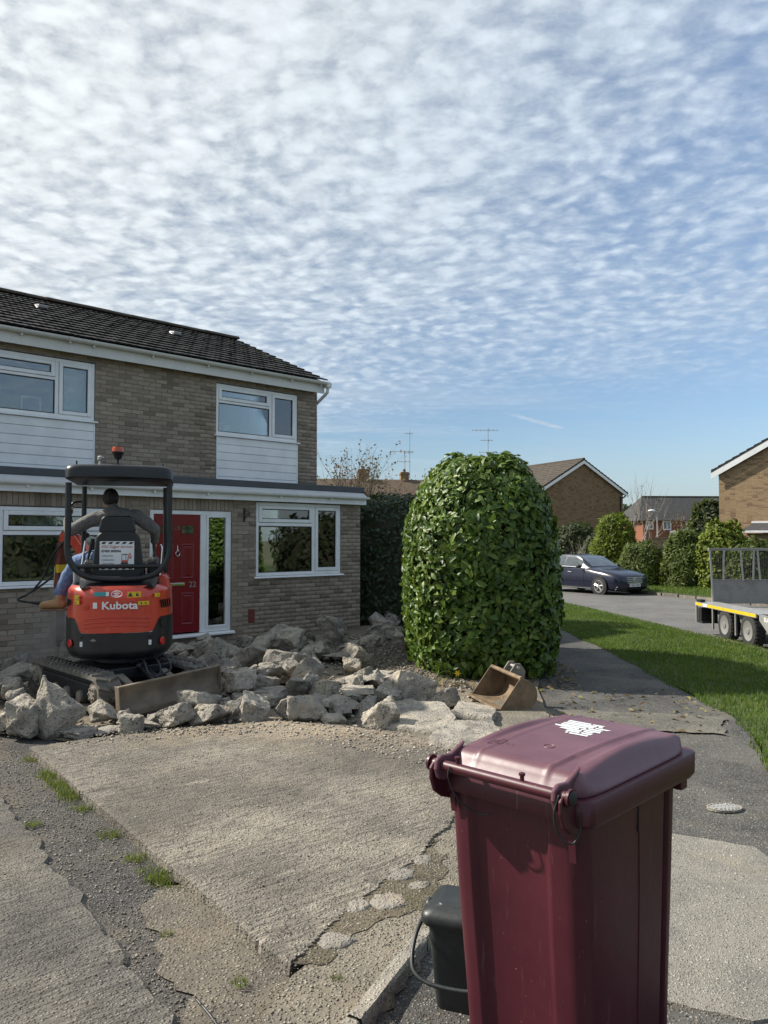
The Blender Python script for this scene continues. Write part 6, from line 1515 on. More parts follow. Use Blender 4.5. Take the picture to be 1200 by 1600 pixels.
# boom swung to the left, dipper folded down, breaker on the ground
boom = MB(); sw = Matrix.Translation((-0.20, 0.66, 0)) @ Matrix.Rotation(math.radians(38), 4, 'Z')   # local: y out along the boom
def bar(mb, pts, w, d, M, mi=0):
    """box section beam following points in the (y,z) plane"""
    P = [Vector((0, *p)) for p in pts]; n = len(P); v = []
    for i, p in enumerate(P):
        t = (P[min(i+1, n-1)]-P[max(i-1, 0)]).normalized(); nr = Vector((0, -t.z, t.y)); dd = d[i] if isinstance(d, (list, tuple)) else d
        for sx, sd in ((-1, -1), (1, -1), (1, 1), (-1, 1)): v.append(p+Vector((sx*w/2, 0, 0))+nr*sd*dd/2)
    f = [(i*4+j, i*4+(j+1) % 4, (i+1)*4+(j+1) % 4, (i+1)*4+j) for i in range(n-1) for j in range(4)] + [(3, 2, 1, 0), tuple(range((n-1)*4, n*4))]
    mb.add(v, f, mi, M)
bar(boom, [(0.0, 0.72), (0.22, 1.08), (0.44, 1.42), (0.66, 1.60), (0.95, 1.64)], 0.105, [0.15, 0.15, 0.16, 0.15, 0.11], sw); bm_ = boom.build('boom', ORANGE, dig, bevel=0.012)
mb = MB(); mb.box(-0.11, 0.11, -0.16, 0.06, 0.50, 0.82, M=sw); mb.build('swing_bracket', MBLACK, dig, bevel=0.015)
mb = MB(); bar(mb, [(0.86, 1.72), (0.94, 1.64), (1.02, 1.30), (1.06, 0.96)], 0.085, [0.07, 0.12, 0.10, 0.08], sw); dp = mb.build('dipper', DIRTYRED, dig, bevel=0.01)
mb = MB(); mb.tube([(0, 0.30, 1.05), (0, 0.52, 1.50)], 0.038, 10, M=sw); mb.tube([(0, 0.44, 1.66), (0, 0.70, 1.75)], 0.036, 10, M=sw); mb.tube([(0, 1.05, 1.56), (0, 1.12, 1.28)], 0.034, 10, M=sw); mb.split('hydraulic_ram', MBLACK, dig, smooth=60)
mb = MB(); mb.tube([(0, 0.70, 1.75), (0, 0.87, 1.74)], 0.02, 8, M=sw); mb.tube([(0, 1.12, 1.28), (0, 1.14, 1.0)], 0.02, 8, M=sw); mb.split('ram_rod', CHROME, dig, smooth=60)
mb = MB(); mb.box(-0.075, 0.075, 0.98, 1.15, 0.82, 1.0, M=sw); mb.box(-0.06, 0.06, 1.00, 1.13, 0.36, 0.82, M=sw); mb.lathe([(0.05, 0.36), (0.045, 0.30), (0.03, 0.28), (0.028, 0.06), (0.006, -0.02)], 12, M=sw @ Matrix.Translation((0, 1.065, 0))); mb.build('breaker', STEEL, dig, bevel=0.01)
mb = MB()
for k, dx in ((0, -0.05), (1, 0.06)): mb.tube(catmull([(dx, 0.80, 1.62), (dx-.04, 1.05, 1.4), (dx-0.08, 1.18, 1.14), (-0.26-0.05*k, 1.24, 0.96-.03*k), (-0.42, 1.24, 0.88), (-0.30, 1.2, 0.84), (-0.08, 1.10, 0.78+.04*k)], 6), 0.013, 6, M=sw)
mb.split('hydraulic_hose', CADDY, dig, smooth=180)
mb = MB(); mb.tube([(0, 0.60, 1.60), (0.0, 0.60, 1.45)], 0.02, 6, M=sw); mb.build('work_light', BLACKM, dig)
mb = MB(); mb.box(-0.0535, 0.0535, 0.965, 1.03, 1.20, 1.30, M=sw); mb.build('warning_label', YELLOW, dp)

# ------------------------------------------------------------------ the driver
per = empty('person', DG_C, DG_YAW); tag(per, 'person in grey fleece and jeans driving the excavator, one boot hanging out', 'person')
def organic(name, mat, mb, voxel, smooth=4, parent=per):
    o = mb.build(name, mat, parent)
    r = o.modifiers.new('remesh', 'REMESH'); r.mode = 'VOXEL'; r.voxel_size = voxel; r.use_smooth_shade = True
    s = o.modifiers.new('smooth', 'SMOOTH'); s.iterations = smooth; s.factor = 0.5
    return o
def limb(mb, pts, rs, seg=12):
    P = catmull(pts, 5); n = len(P); R = []
    k = len(pts)-1
    for i in range(n):
        t = i/(n-1)*k; j = min(int(t), k-1); R.append(rs[j]+(rs[j+1]-rs[j])*(t-j))
    mb.tube(P, R, seg)
    for p, r in ((P[0], R[0]), (P[-1], R[-1])): mb.ball(tuple(p), r*0.98, seg, 8)
HIP = (-0.02, 0.0, 1.44); CH = (-0.065, 0.08, 1.74); NK = (-0.105, 0.13, 1.93); HD = (-0.135, 0.17, 2.055)
LS, LE, LW = (-0.275, 0.12, 1.85), (-0.555, 0.14, 1.70), (-0.605, 0.36, 1.86)
RS_, RE, RW = (0.125, 0.10, 1.875), (0.335, 0.05, 1.73), (0.335, 0.21, 1.575)
LH, LK, LA = (-0.12, 0.05, 1.40), (-0.50, 0.34, 1.36), (-0.665, 0.30, 0.985)
RH, RK, RA = (0.09, 0.05, 1.40), (0.12, 0.46, 1.42), (0.13, 0.52, 1.16)
body = MB()
limb(body, [HIP, (-0.03, 0.03, 1.56), CH, (-0.06, 0.10, 1.85)], [0.145, 0.135, 0.145, 0.10]); limb(body, [(-0.065, 0.11, 1.87), NK, (HD[0]+.005, HD[1]-.01, HD[2]-.05)], [0.062, 0.056, 0.055])
body.ball(HD, 0.088, 16, 12, sc=(0.86, 1.04, 1.22)); body.ball((HD[0]-.01, HD[1]+.075, HD[2]-0.035), 0.05, 12, 8, sc=(0.9, .7, 1.05))
body.ball((HD[0]-0.012, HD[1]+.105, HD[2]-0.01), 0.017, 8, 6, sc=(.8, 1.1, 1.3))
for s in (-1, 1): body.ball((HD[0]+s*0.078, HD[1]+0.005, HD[2]-0.01), 0.026, 10, 8, sc=(0.45, .8, 1.15))
limb(body, [LS, LE], [0.052, 0.042]); limb(body, [LE, LW], [0.040, 0.028]); limb(body, [RS_, RE], [0.052, 0.042]); limb(body, [RE, RW], [0.04, 0.028])
limb(body, [LH, LK], [0.085, 0.06]); limb(body, [LK, LA], [0.055, 0.04]); limb(body, [RH, RK], [0.085, 0.06]); limb(body, [RK, RA], [.055, .04])
# left hand closes round the grab handle, right hand on the joystick
def hand(mb, w, palm, fingers, thumb):
    limb(mb, [w, palm], [0.028, 0.033])
    for f, r in fingers: limb(mb, f, [r, r*.95, r*.85, r*.7], 8)
    limb(mb, thumb, [0.012, 0.0115, 0.009], 8)
g = Vector((-0.585, 0.44, 1.95))
hand(body, LW, (-0.610, 0.41, 1.925), [([(-0.615+.0, 0.425, 1.90+i*.021), (-0.612, 0.462, 1.905+i*.021), (-0.582, 0.470, 1.905+i*.021), (-0.560, 0.452, 1.902+i*.02)], 0.0095-.0006*abs(i-1.5)) for i in range(4)], [(-0.60, 0.39, 1.94), (-0.572, 0.405, 1.965), (-0.556, 0.425, 1.97)])
hand(body, RW, (0.333, 0.25, 1.578), [([(0.345+.0, 0.27, 1.595-i*.020), (0.352, 0.298, 1.59-i*.020), (0.335, 0.312, 1.586-i*.020), (0.312, 0.300, 1.584-i*.02)], 0.0095-.0006*abs(i-1.5)) for i in range(4)], [(0.315, 0.24, 1.59), (0.295, 0.262, 1.60), (0.300, 0.285, 1.605)])
organic('body', SKIN, body, 0.0075, 3)
j = MB()
limb(j, [(-0.02, 0.0, 1.40), (-0.03, 0.02, 1.52), CH, (-0.06, 0.10, 1.83)], [0.175, 0.165, 0.178, 0.125]); limb(j, [(-0.25, 0.11, 1.84), (-0.08, 0.09, 1.88), (0.10, 0.10, 1.86)], [0.078, 0.095, 0.078])
limb(j, [LS, (-0.42, 0.13, 1.78), LE], [0.080, 0.072, 0.062]); limb(j, [LE, (-0.585, 0.25, 1.77), (-0.603, 0.335, 1.84)], [0.060, 0.052, 0.043]); limb(j, [RS_, (0.24, 0.07, 1.80), RE], [0.080, 0.074, 0.066]); limb(j, [RE, (0.34, 0.13, 1.64), (0.336, 0.185, 1.595)], [0.062, 0.052, 0.043])
limb(j, [(-0.09, 0.105, 1.90), (-0.105, 0.115, 1.95)], [0.078, 0.070])
jk = organic('fleece_jacket', FLEECE, j, 0.010, 3)
tx = bpy.data.textures.new('folds', 'CLOUDS'); tx.noise_scale = 0.075; dm = jk.modifiers.new('folds', 'DISPLACE'); dm.texture = tx; dm.strength = 0.022; dm.mid_level = 0.5
t = MB(); limb(t, [HIP, LH], [0.15, 0.12]); limb(t, [(-0.12, 0.04, 1.40), (-0.32, 0.22, 1.40), LK], [0.105, 0.095, 0.082]); limb(t, [LK, (-0.60, 0.33, 1.18), (-0.665, 0.30, 1.02)], [0.080, 0.074, 0.068]); limb(t, [HIP, RH], [0.15, .12]); limb(t, [RH, RK], [.105, .082]); limb(t, [RK, RA], [.08, .068])
jn = organic('jeans', DENIM, t, 0.011, 3)
tx2 = bpy.data.textures.new('creases', 'CLOUDS'); tx2.noise_scale = 0.06; dm = jn.modifiers.new('creases', 'DISPLACE'); dm.texture = tx2; dm.strength = 0.018; dm.mid_level = 0.5
def boot(A, d):
    m = MB(); d = Vector(d).normalized(); A = Vector(A); dn = Vector((0, 0, -1))
    limb(m, [tuple(A+Vector((0, 0, .04))), tuple(A+dn*0.06)], [0.060, 0.056]); limb(m, [tuple(A+dn*0.085-d*0.03), tuple(A+dn*.085+d*0.08), tuple(A+dn*0.10+d*0.175)], [0.052, 0.050, 0.044])
    b = organic('boot', BOOT, m, 0.009, 2)
    s = MB(); sd = d.cross(Vector((0, 0, 1)))
    P = [A+dn*0.135+d*(-0.075)+sd*0.038, A+dn*.135+d*0.10+sd*0.045, A+dn*.135+d*.205+sd*.025, A+dn*.135+d*.205-sd*.025, A+dn*.135+d*.10-sd*.045, A+dn*.135-d*.075-sd*.038]
    s.add([tuple(p) for p in P]+[tuple(p+dn*0.022) for p in P], [(0, 1, 2, 3, 4, 5), (11, 10, 9, 8, 7, 6)] + [(i, i+6, (i+1) % 6+6, (i+1) % 6) for i in range(6)]); s.build('sole', RUSTST, b, bevel=0.006)
boot(LA, (-0.93, 0.1, 0)); boot(RA, (0.1, 1, 0))
h = MB(); h.ball((HD[0], HD[1]-0.012, HD[2]+0.022), 0.096, 18, 12, sc=(0.90, 1.02, 1.12)); h.ball((HD[0], HD[1]-0.05, HD[2]-0.02), 0.058, 12, 8, sc=(1.05, .7, .9)); h.ball((HD[0]+.01, HD[1]+.05, HD[2]+.085), 0.05, 10, 8, sc=(1.2, .9, .6))
hr = organic('hair', HAIR, h, 0.008, 2)
tx3 = bpy.data.textures.new('locks', 'CLOUDS'); tx3.noise_scale = 0.018; dm = hr.modifiers.new('locks', 'DISPLACE'); dm.texture = tx3; dm.strength = 0.016; dm.mid_level = 0.5
# ------------------------------------------------------------------ rubble
def rock_mesh(seed, flat=1.0, cuts=3, rough=0.05, blocky=False):
    r = random.Random(seed); bm = bmesh.new(); n = r.randint(10, 15)
    if blocky:
        a, b, c = r.uniform(.7, 1), r.uniform(.6, 1), r.uniform(.55, 1)
        for sx in (-1, 1):
            for sy in (-1, 1):
                for sz in (-1, 1):
                    q = Vector((sx*a*.5+r.uniform(-.13, .13), sy*b*.5+r.uniform(-.13, .13), sz*c*.5+r.uniform(-.12, .12)))
                    if r.random() < 0.42:      # broken corner: three points instead of one
                        k = r.uniform(.16, .34); 
                        for ax in range(3): w = q.copy(); w[ax] -= math.copysign(k*r.uniform(.5, 1.2), q[ax]); bm.verts.new(w)
                    else: bm.verts.new(q)
    for _ in range(0 if blocky else n):
        d = Vector((r.gauss(0, 1), r.gauss(0, 1), r.gauss(0, 1))).normalized(); s = r.uniform(0.8, 1.0)
        m = max(abs(d.x), abs(d.y), abs(d.z)); d = d*(0.55+0.45/m)*0.62*s
        bm.verts.new((d.x, d.y, d.z*flat))
    res = bmesh.ops.convex_hull(bm, input=bm.verts)
    bmesh.ops.delete(bm, geom=[g for g in res['geom_interior'] if isinstance(g, bmesh.types.BMVert)], context='VERTS')
    bmesh.ops.dissolve_limit(bm, angle_limit=math.radians(14), verts=bm.verts, edges=bm.edges)
    bmesh.ops.bevel(bm, geom=bm.edges[:], offset=0.035, segments=2, profile=0.6, affect='EDGES')
    bmesh.ops.triangulate(bm, faces=bm.faces)
    for _ in range(cuts):
        lng = [e for e in bm.edges if e.calc_length() > 0.085]
        if not lng: break
        bmesh.ops.subdivide_edges(bm, edges=lng, cuts=1, use_grid_fill=False); bmesh.ops.triangulate(bm, faces=bm.faces)
    bm.normal_update()
    off = Vector((seed*3.1, seed*1.7, seed))
    for v in bm.verts:
        q = v.co*3.2+off; d = noise.fractal(q, 1.0, 2.0, 5)*rough + (noise.noise(v.co*11+off))*rough*0.35 - max(0, noise.noise(v.co*7-off)-0.25)*rough*1.6
        v.co += v.normal*d
    lo = Vector((min(v.co.x for v in bm.verts), min(v.co.y for v in bm.verts), min(v.co.z for v in bm.verts))); hi = Vector((max(v.co.x for v in bm.verts), max(v.co.y for v in bm.verts), max(v.co.z for v in bm.verts)))
    c = (lo+hi)/2; sz = hi-lo
    for v in bm.verts: v.co = Vector(((v.co.x-c.x)/sz.x, (v.co.y-c.y)/sz.y, (v.co.z-lo.z)/sz.z))
    me = bpy.data.meshes.new('concrete_chunk'); bm.to_mesh(me); bm.free()
    me.materials.append(RUBBLE); me.polygons.foreach_set('use_smooth', [True]*len(me.polygons)); me.set_sharp_from_angle(angle=math.radians(32)); me.update()
    return me
ROCKS = [rock_mesh(100+i, 1.0, 5, 0.055, i % 2 == 0) for i in range(16)]
def rock(x, y, z, w, d, h, rz, rx=0.0, ry=0.0, label=None, k=None, group='lumps of broken concrete'):
    o = bpy.data.objects.new('concrete_chunk', ROCKS[k if k is not None else random.randrange(16)]); link(o)
    o.location = (x, y, z); o.scale = (w, d, h); o.rotation_euler = (rx, ry, rz)
    tag(o, label, 'rubble', group); return o
HOR, FF = 842.0, 1200.0
# x, y: where the lump meets the ground; width, depth, height in metres; turn and tilt
R_ = [  # centre px, foot px, width px, height px -> turned into metres below
 (100, 1148, 76, 96, 0.55, 0.25, 'largest pale upright slab leaning beside the near track of the excavator'),
 (34, 1150, 66, 68, 0.8, 0.0, 'squat lump at the left edge beside the largest upright slab'),
 (22, 1080, 60, 44, 0.8, 0.0, 'lump at the left edge behind the far end of the track'),
 (72, 1100, 30, 36, 0.7, 0.1, 'narrow lump wedged between track and largest upright slab'),
 (165, 1146, 50, 14, 1.0, 0.0, 'flat lump lying under the near end of the track'),
 (124, 1150, 50, 18, 1.0, 0.0, 'low lump at the foot of the largest upright slab'),
 (214, 1138, 60, 20, 0.8, 0.0, 'low pale lump just below the left end of the dozer blade'),
 (273, 1132, 66, 36, 0.8, 0.0, 'dark grey lump under the middle of the dozer blade'),
 (322, 1130, 70, 32, 0.8, 0.0, 'pale lump below the right end of the dozer blade'),
 (345, 1109, 40, 24, 0.8, 0.0, 'small lump right of the dozer blade end'),
 (284, 1022, 38, 20, 0.8, 0.0, 'small lump against the door sill behind the excavator'),
 (318, 1026, 34, 30, 0.8, 0.0, 'grey lump standing below the door sill'),
 (352, 1032, 50, 38, 0.8, 0.0, 'broad grey lump below the side light of the door'),
 (385, 1012, 30, 20, 0.8, 0.0, 'small lump against the wall near the terracotta vent'),
 (378, 1060, 62, 52, 0.9, 0.0, 'big dark faced lump left of the pale cube shaped lump'),
 (434, 1070, 62, 60, 0.8, 0.1, 'big pale cube shaped lump in the middle of the heap'),
 (481, 1078, 62, 62, 0.6, -0.2, 'sunlit sandy slab standing on edge right of the cube shaped lump'),
 (448, 1014, 76, 36, 0.7, 0.0, 'long rough lump against the wall below the extension window'),
 (514, 1005, 58, 40, 0.7, 0.15, 'pointed pale slab leaning below the corner of the extension'),
 (547, 1018, 42, 26, 0.8, 0.0, 'small square lump near the extension corner'),
 (536, 1034, 54, 20, 1.2, 0.0, 'flat piece below the small square lump'),
 (388, 1124, 58, 46, 0.8, 0.0, 'dark blocky lump near the slab edge, right of the dozer blade'),
 (344, 1114, 38, 26, 0.8, 0.0, 'rounded lump behind the pale lump by the blade'),
 (418, 1100, 72, 30, 0.9, 0.0, 'wide lump beneath the cube shaped lump'),
 (441, 1120, 30, 36, 0.8, 0.0, 'narrow upright lump at the slab edge'),
 (481, 1126, 76, 46, 0.8, 0.05, 'large wedge shaped lump at the slab edge below the sunlit slab'),
 (532, 1112, 66, 22, 1.2, 0.0, 'flat grey slab in the middle of the slab edge'),
 (523, 1130, 44, 18, 1.0, 0.0, 'low crumbling lump at the slab edge'),
 (589, 1138, 60, 54, 0.7, 0.3, 'tan upright lump leaning against the tallest right hand lump'),
 (636, 1104, 74, 56, 0.8, 0.1, 'tallest sunlit block perched at the right of the heap'),
 (645, 1116, 60, 20, 1.2, 0.0, 'flat slab under the perched sunlit block'),
 (698, 1102, 52, 30, 0.9, 0.0, 'flat topped block beside the yellow flower'),
 (555, 1074, 90, 26, 1.5, 0.0, 'flat dusty slab behind the slab edge in the middle'),
 (556, 1094, 70, 22, 1.3, 0.0, 'second flat dusty slab lying in front of the first'),
 (363, 1092, 42, 24, 0.9, 0.0, 'small lump between the blade end and the dark faced lump'),
 (600, 1000, 62, 30, 0.9, 0.0, 'shaded lump behind the extension corner'),
 (590, 984, 40, 26, 0.9, 0.0, 'shaded lump against the dark hedge'),
 (628, 1006, 36, 22, 0.9, 0.0, 'shaded small lump beside the laurel'),
 (576, 1008, 30, 18, 0.9, 0.0, 'shaded low lump at the extension corner'),
 (610, 972, 30, 18, 0.9, 0.0, 'shaded small lump at the foot of the dark hedge'),
 (305, 1055, 44, 30, 0.9, 0.0, 'lump showing above the right end of the dozer blade'),
 (402, 1040, 46, 34, 0.9, 0.0, 'rough lump behind the cube shaped lump'),
 (470, 1045, 40, 30, 0.9, 0.0, 'lump behind the sunlit sandy slab'),

 (330, 1078, 46, 36, 0.9, 0.1, 'blocky lump rising behind the right end of the dozer blade'),
 (356, 1082, 44, 34, 0.9, -0.1, 'grey block leaning on the big dark faced lump'),
 (406, 1084, 48, 36, 0.9, 0.1, 'block tucked under the left side of the cube shaped lump'),
 (456, 1096, 50, 38, 0.9, 0.1, 'block tucked under the right side of the cube shaped lump'),
 (504, 1092, 46, 34, 0.9, -0.1, 'block at the foot of the sunlit sandy slab'),
 (330, 1046, 44, 30, 0.9, 0.0, 'lump between the door sill and the dozer blade'),
 (368, 1040, 46, 32, 0.9, 0.0, 'lump in front of the broad grey lump by the side light'),
 (414, 1022, 44, 30, 0.9, 0.0, 'lump at the wall left of the long rough lump'),
 (494, 1030, 48, 28, 0.9, 0.0, 'lump in front of the pointed pale slab'),
 (576, 1112, 40, 26, 0.9, 0.0, 'lump behind the tan upright lump'),
 (52, 1066, 40, 30, 0.9, 0.0, 'lump at the far end of the left track'),
 (612, 1072, 50, 24, 1.0, 0.0, 'dusty lump behind the perched sunlit block'),
]
for i, (cx, fy, wp, hp, dr, tilt, lab) in enumerate(R_):
    Y = FF*1.70/(fy-HOR); X = (cx-600)/FF*Y; w = wp/FF*Y; h = hp/FF*Y; d = max(w*dr, 0.14)
    if hp < 27 and wp > 40: h *= 0.75
    blk = ((i*5+3) % 16) % 2 == 0; kx = 0.90 if blk else 1.12; tl = 0.10 if h < 0.14 else 0.34
    rock(X, Y+d*0.42, -0.06 if h > 0.14 else -0.035, w*kx, d*(0.95 if blk else 1.05), h*(0.98 if blk else 1.10), random.uniform(-.6, .6)+(PI if i % 3 == 0 else 0), random.uniform(-tl, tl), random.uniform(-tl, tl), lab[0:1].lower()+lab[1:], (i*5+3) % 16)
# large flat slabs at the right end
def flat_slab(poly, z, t, rx, ry, label, seed):
    mb = MB(); n0 = len(poly); cx = sum(p[0] for p in poly)/n0; cy = sum(p[1] for p in poly)/n0
    P = rough_poly([(x-cx, y-cy) for x, y in poly], 0.05, 0.035, seed); n = len(P); rings = [(0.0, 0.97), (t*0.35, 1.02), (t*0.8, 1.0), (t, 0.965), (t, 0.6), (t, 0.25)]; v = []
    for i, (h, s) in enumerate(rings): v += [(x*s, y*s, h+fbm(x*s*7+seed, y*s*7, h, 4)*0.016*(1 if i > 1 else .4)) for x, y in P]
    f = [(k*n+j, k*n+(j+1) % n, (k+1)*n+(j+1) % n, (k+1)*n+j) for k in range(len(rings)-1) for j in range(n)]+[tuple(range((len(rings)-1)*n, len(rings)*n))]
    mb.add(v, f); o = mb.build('concrete_slab', RUBBLE, smooth=38); o.location = (cx, cy, z); o.rotation_euler = (rx, ry, 0); tag(o, label, 'rubble', 'lumps of broken concrete'); return o
flat_slab(ccw([(-0.06, 6.95), (0.50, 6.60), (0.66, 6.98), (0.58, 7.5), (0.08, 7.62)]), -0.03, 0.10, 0.08, -0.06, 'long flat concrete slab in front of the perched sunlit block', 1.0)
flat_slab(ccw([(0.36, 6.35), (0.70, 6.12), (1.02, 6.40), (0.98, 6.92), (0.54, 6.85)]), -0.03, 0.085, 0.05, 0.05, 'flat concrete slab nearest the bin lid', 2.0)
flat_slab(ccw([(0.60, 7.15), (0.98, 7.0), (1.10, 7.55), (0.75, 7.85)]), -0.03, 0.09, -0.05, 0.09, 'flat grey concrete slab beside the loader bucket lip', 3.0)
# smaller lumps filling the heap
def small_label(x, y, grp=False):
    if x < -2.6 and y < 7.9: a = 'at the left edge around the near track'
    elif x < -2.2 and y < 9.6: a = 'around and under the excavator'
    elif x < -2.2: a = 'between the excavator and the front wall'
    elif y > 10.8: a = 'along the foot of the extension wall'
    elif y > 8.9: a = 'in the middle of the heap'
    elif x < -0.9: a = 'right of the dozer blade behind the slab edge'
    else: a = 'at the right end of the heap near the bucket'
    return 'small rubble '+a if grp else 'small grey lump of broken concrete '+a
def mound(x, y):
    c = Vector((x, y)); return 0.16*max(0, 1-((c.x+1.35)/1.1)**2-((c.y-9.6)/2.0)**2)+0.10*max(0, 1-((c.x+3.9)/0.8)**2-((c.y-8.0)/1.2)**2)
random.seed(5)
heap = [(-4.6, 8.6), (-3.2, 6.7), (-2.3, 6.75), (-1.05, 7.3), (-0.2, 7.1), (0.4, 6.9), (0.75, 7.7), (0.4, 8.6), (-0.1, 9.6), (-0.55, 11.2), (-0.4, 13.0), (-1.6, 13.2), (-2.7, 12.4), (-4.2, 10.8), (-5.6, 9.8)]
SMALL = sample_poly(heap, 130)
for i, (x, y) in enumerate(SMALL):
    s = 0.09*(4.2**(random.random()**1.2)); h = s*random.uniform(.5, .95)
    if (Vector((x, y))-Vector((DG_C.x, DG_C.y))).length < 0.75: h *= 0.6
    rock(x, y, mound(x, y)-0.04, s, s*random.uniform(.7, 1.1), h, random.uniform(0, 6.28), random.uniform(-.5, .5), random.uniform(-.5, .5), small_label(x, y), i % 16, small_label(x, y, True))
# daffodil showing between hedge and rubble
df = empty('daffodil', (0.78, 8.55, -0.04)); tag(df, 'single yellow daffodil between rubble and laurel hedge', 'flower')
mb = MB(); mb.tube(catmull([(0, 0, 0), (0.01, 0, 0.12), (0.03, -0.02, 0.235)], 4), 0.004, 5); mb.tube(catmull([(-.2, 0, 0.22), (-0.1, 0, 0.26), (0, 0, .23)], 4), 0.003, 4); mb.build('stem', DRYG, df)
mb = MB()
for i in range(6):
    a = i*PI/3; mb.add([(0.03, -0.03, 0.24), (0.03+0.02*math.cos(a-.4), -0.035, 0.24+0.02*math.sin(a-.4)), (0.03+0.042*math.cos(a), -0.03, 0.24+0.042*math.sin(a)), (0.03+.02*math.cos(a+.4), -.035, 0.24+.02*math.sin(a+.4))], [(0, 1, 2, 3)])
mb.lathe([(0.008, 0), (0.012, 0.02), (0.018, 0.03)], 10, M=Matrix.Translation((0.03, -0.032, 0.24)) @ Matrix.Rotation(PI/2, 4, 'X')); mb.build('petals', YELLOW, df)

# ------------------------------------------------------------------ spare digging bucket
bk = empty('digger_bucket', (1.06, 8.02, -0.03), math.atan2(-0.97, 0.24)+PI/2); bk.scale = (0.95, 0.95, 0.84); tag(bk, 'rusty wide digger bucket lying open in front of the laurel hedge', 'bucket')
W2 = 0.41   # local: y across the width, x towards the back (right in the picture)
def prof(n=12):
    pts = [(-0.02, 0.03), (0.10, 0.005)]
    for i in range(n+1):
        a = -PI/2+PI*0.92*i/n; pts.append((0.24+0.17*math.cos(a), 0.185+0.185*math.sin(a)))
    pts += [(0.215, 0.385)]
    return pts
pp_ = prof(); inner = [(x-0.0+(0.24-x)*0.05, z+(0.185-z)*0.05) for x, z in pp_]
mb = MB(); n = len(pp_)
v = [(x, y, z) for y in (-W2, W2) for x, z in pp_]+[(x, y, z) for y in (-W2, W2) for x, z in inner]
f = []
for i in range(n-1): f += [(i, i+1, n+i+1, n+i), (2*n+i+1, 2*n+i, 3*n+i, 3*n+i+1)]
f += [(0, n, 3*n, 2*n), (n-1, 2*n+n-1, 3*n+n-1, n+n-1)]
mb.add(v, f); mb.build('shell', RUSTST, bk, smooth=40)
for y in (-W2, W2):
    mb = MB(); mb.prism(pp_, y-0.012 if y < 0 else y, y if y < 0 else y+0.012, 'y'); mb.build('side_plate', RUSTST, bk, bevel=0.004)
mb = MB(); mb.box(-0.06, 0.06, -W2-.012, W2+.012, 0.0, 0.026, M=Matrix.Translation((-0.01, 0, 0.012)) @ Matrix.Rotation(0.2, 4, 'Y')); mb.build('lip', RUSTST, bk, bevel=0.004)
mb = MB(); mb.tube([(0.235, -W2, 0.378), (0.235, W2, 0.378)], 0.026, 10); mb.build('top_tube', RUSTST, bk, smooth=60)
for y in (-0.09, 0.09):
    mb = MB(); mb.prism([(0.22, 0.36), (0.40, 0.26), (0.42, 0.40), (0.36, 0.50), (0.30, 0.50), (0.25, 0.42)], y-0.01, y+0.01, 'y'); mb.build('hanger', STEEL, bk, bevel=0.006)
mb = MB(); mb.tube([(0.33, -.12, 0.45), (0.33, .12, 0.45)], 0.02, 10); mb.build('hanger_pin', GALV, bk, smooth=60)
# ------------------------------------------------------------------ wheelie bin
BU = Vector((0.713, -0.701)); BIN_C = Vector((0.600, 2.556))
wb = empty('wheelie_bin', (BIN_C.x, BIN_C.y, -0.07), -0.7648); wb.scale = (1.0565,)*3
tag(wb, 'burgundy plastic wheelie bin with its handle side towards the camera', 'wheelie bin')
# local: x along the handle, y from the handle side to the front, z up
def bin_section():
    """outline of the body at the rim, counter-clockwise, with the pressed channels"""
    a, y0, y1, r = 0.232, -0.305, 0.315, 0.055; P = []
    def arc(cx, cy, a0, n=6):
        for i in range(n+1): t = a0+PI/2*i/n; P.append((cx+r*math.cos(t), cy+r*math.sin(t)))
    # handle face (-y): channel in the middle
    arc(-a+r, y0+r, PI)
    for x, d in ((-0.158, 0), (-0.150, 0), (-0.135, 0.018), (-0.125, 0.022), (0.100, 0.022), (0.110, 0.018), (0.126, 0), (0.134, 0)): P.append((x, y0+d))
    arc(a-r, y0+r, -PI/2)
    for y, d in ((-0.10, 0), (0.03, 0.0), (0.19, 0), (0.200, 0), (0.208, 0.020), (0.235, 0.022), (0.243, 0), (0.250, 0)): P.append((a-d, y))
    arc(a-r, y1-r, 0)
    for x, d in ((0.12, 0), (0.10, 0.014), (-0.10, 0.014), (-0.12, 0)): P.append((x, y1-d))
    arc(-a+r, y1-r, PI/2)
    for y, d in ((0.250, 0), (0.243, 0), (0.235, .022), (0.208, .020), (0.200, 0), (-0.1, 0)): P.append((-a+d, y))
    return P
SEC = bin_section(); n = len(SEC)
mb = MB(); v = []; lev = [(0.0, 0.84, 0.78, 0.03), (0.03, 0.875, 0.82, 0.03), (0.30, 0.91, 0.875, 0.02), (0.60, 0.955, 0.94, 0.008), (0.90, 0.995, 0.99, 0.0), (0.955, 1.0, 1.0, 0.0)]
for z, sx, sy, dy in lev: v += [(x*(sx if x > 0 else 0.5+sx*0.5)-0.006, y*sy+dy, z) for x, y in SEC]
f = [(k*n+j, k*n+(j+1) % n, (k+1)*n+(j+1) % n, (k+1)*n+j) for k in range(len(lev)-1) for j in range(n)]+[tuple(range(n))[::-1]]
mb.add(v, f); body_ = mb.build('body', BINRED, wb, smooth=50)
def rrect(a, y0, y1, r, n=7):
    P = []
    for cx, cy, a0 in ((-a+r, y0+r, PI), (a-r, y0+r, -PI/2), (a-r, y1-r, 0), (-a+r, y1-r, PI/2)):
        for i in range(n+1): t = a0+PI/2*i/n; P.append((cx+r*math.cos(t), cy+r*math.sin(t)))
    return P
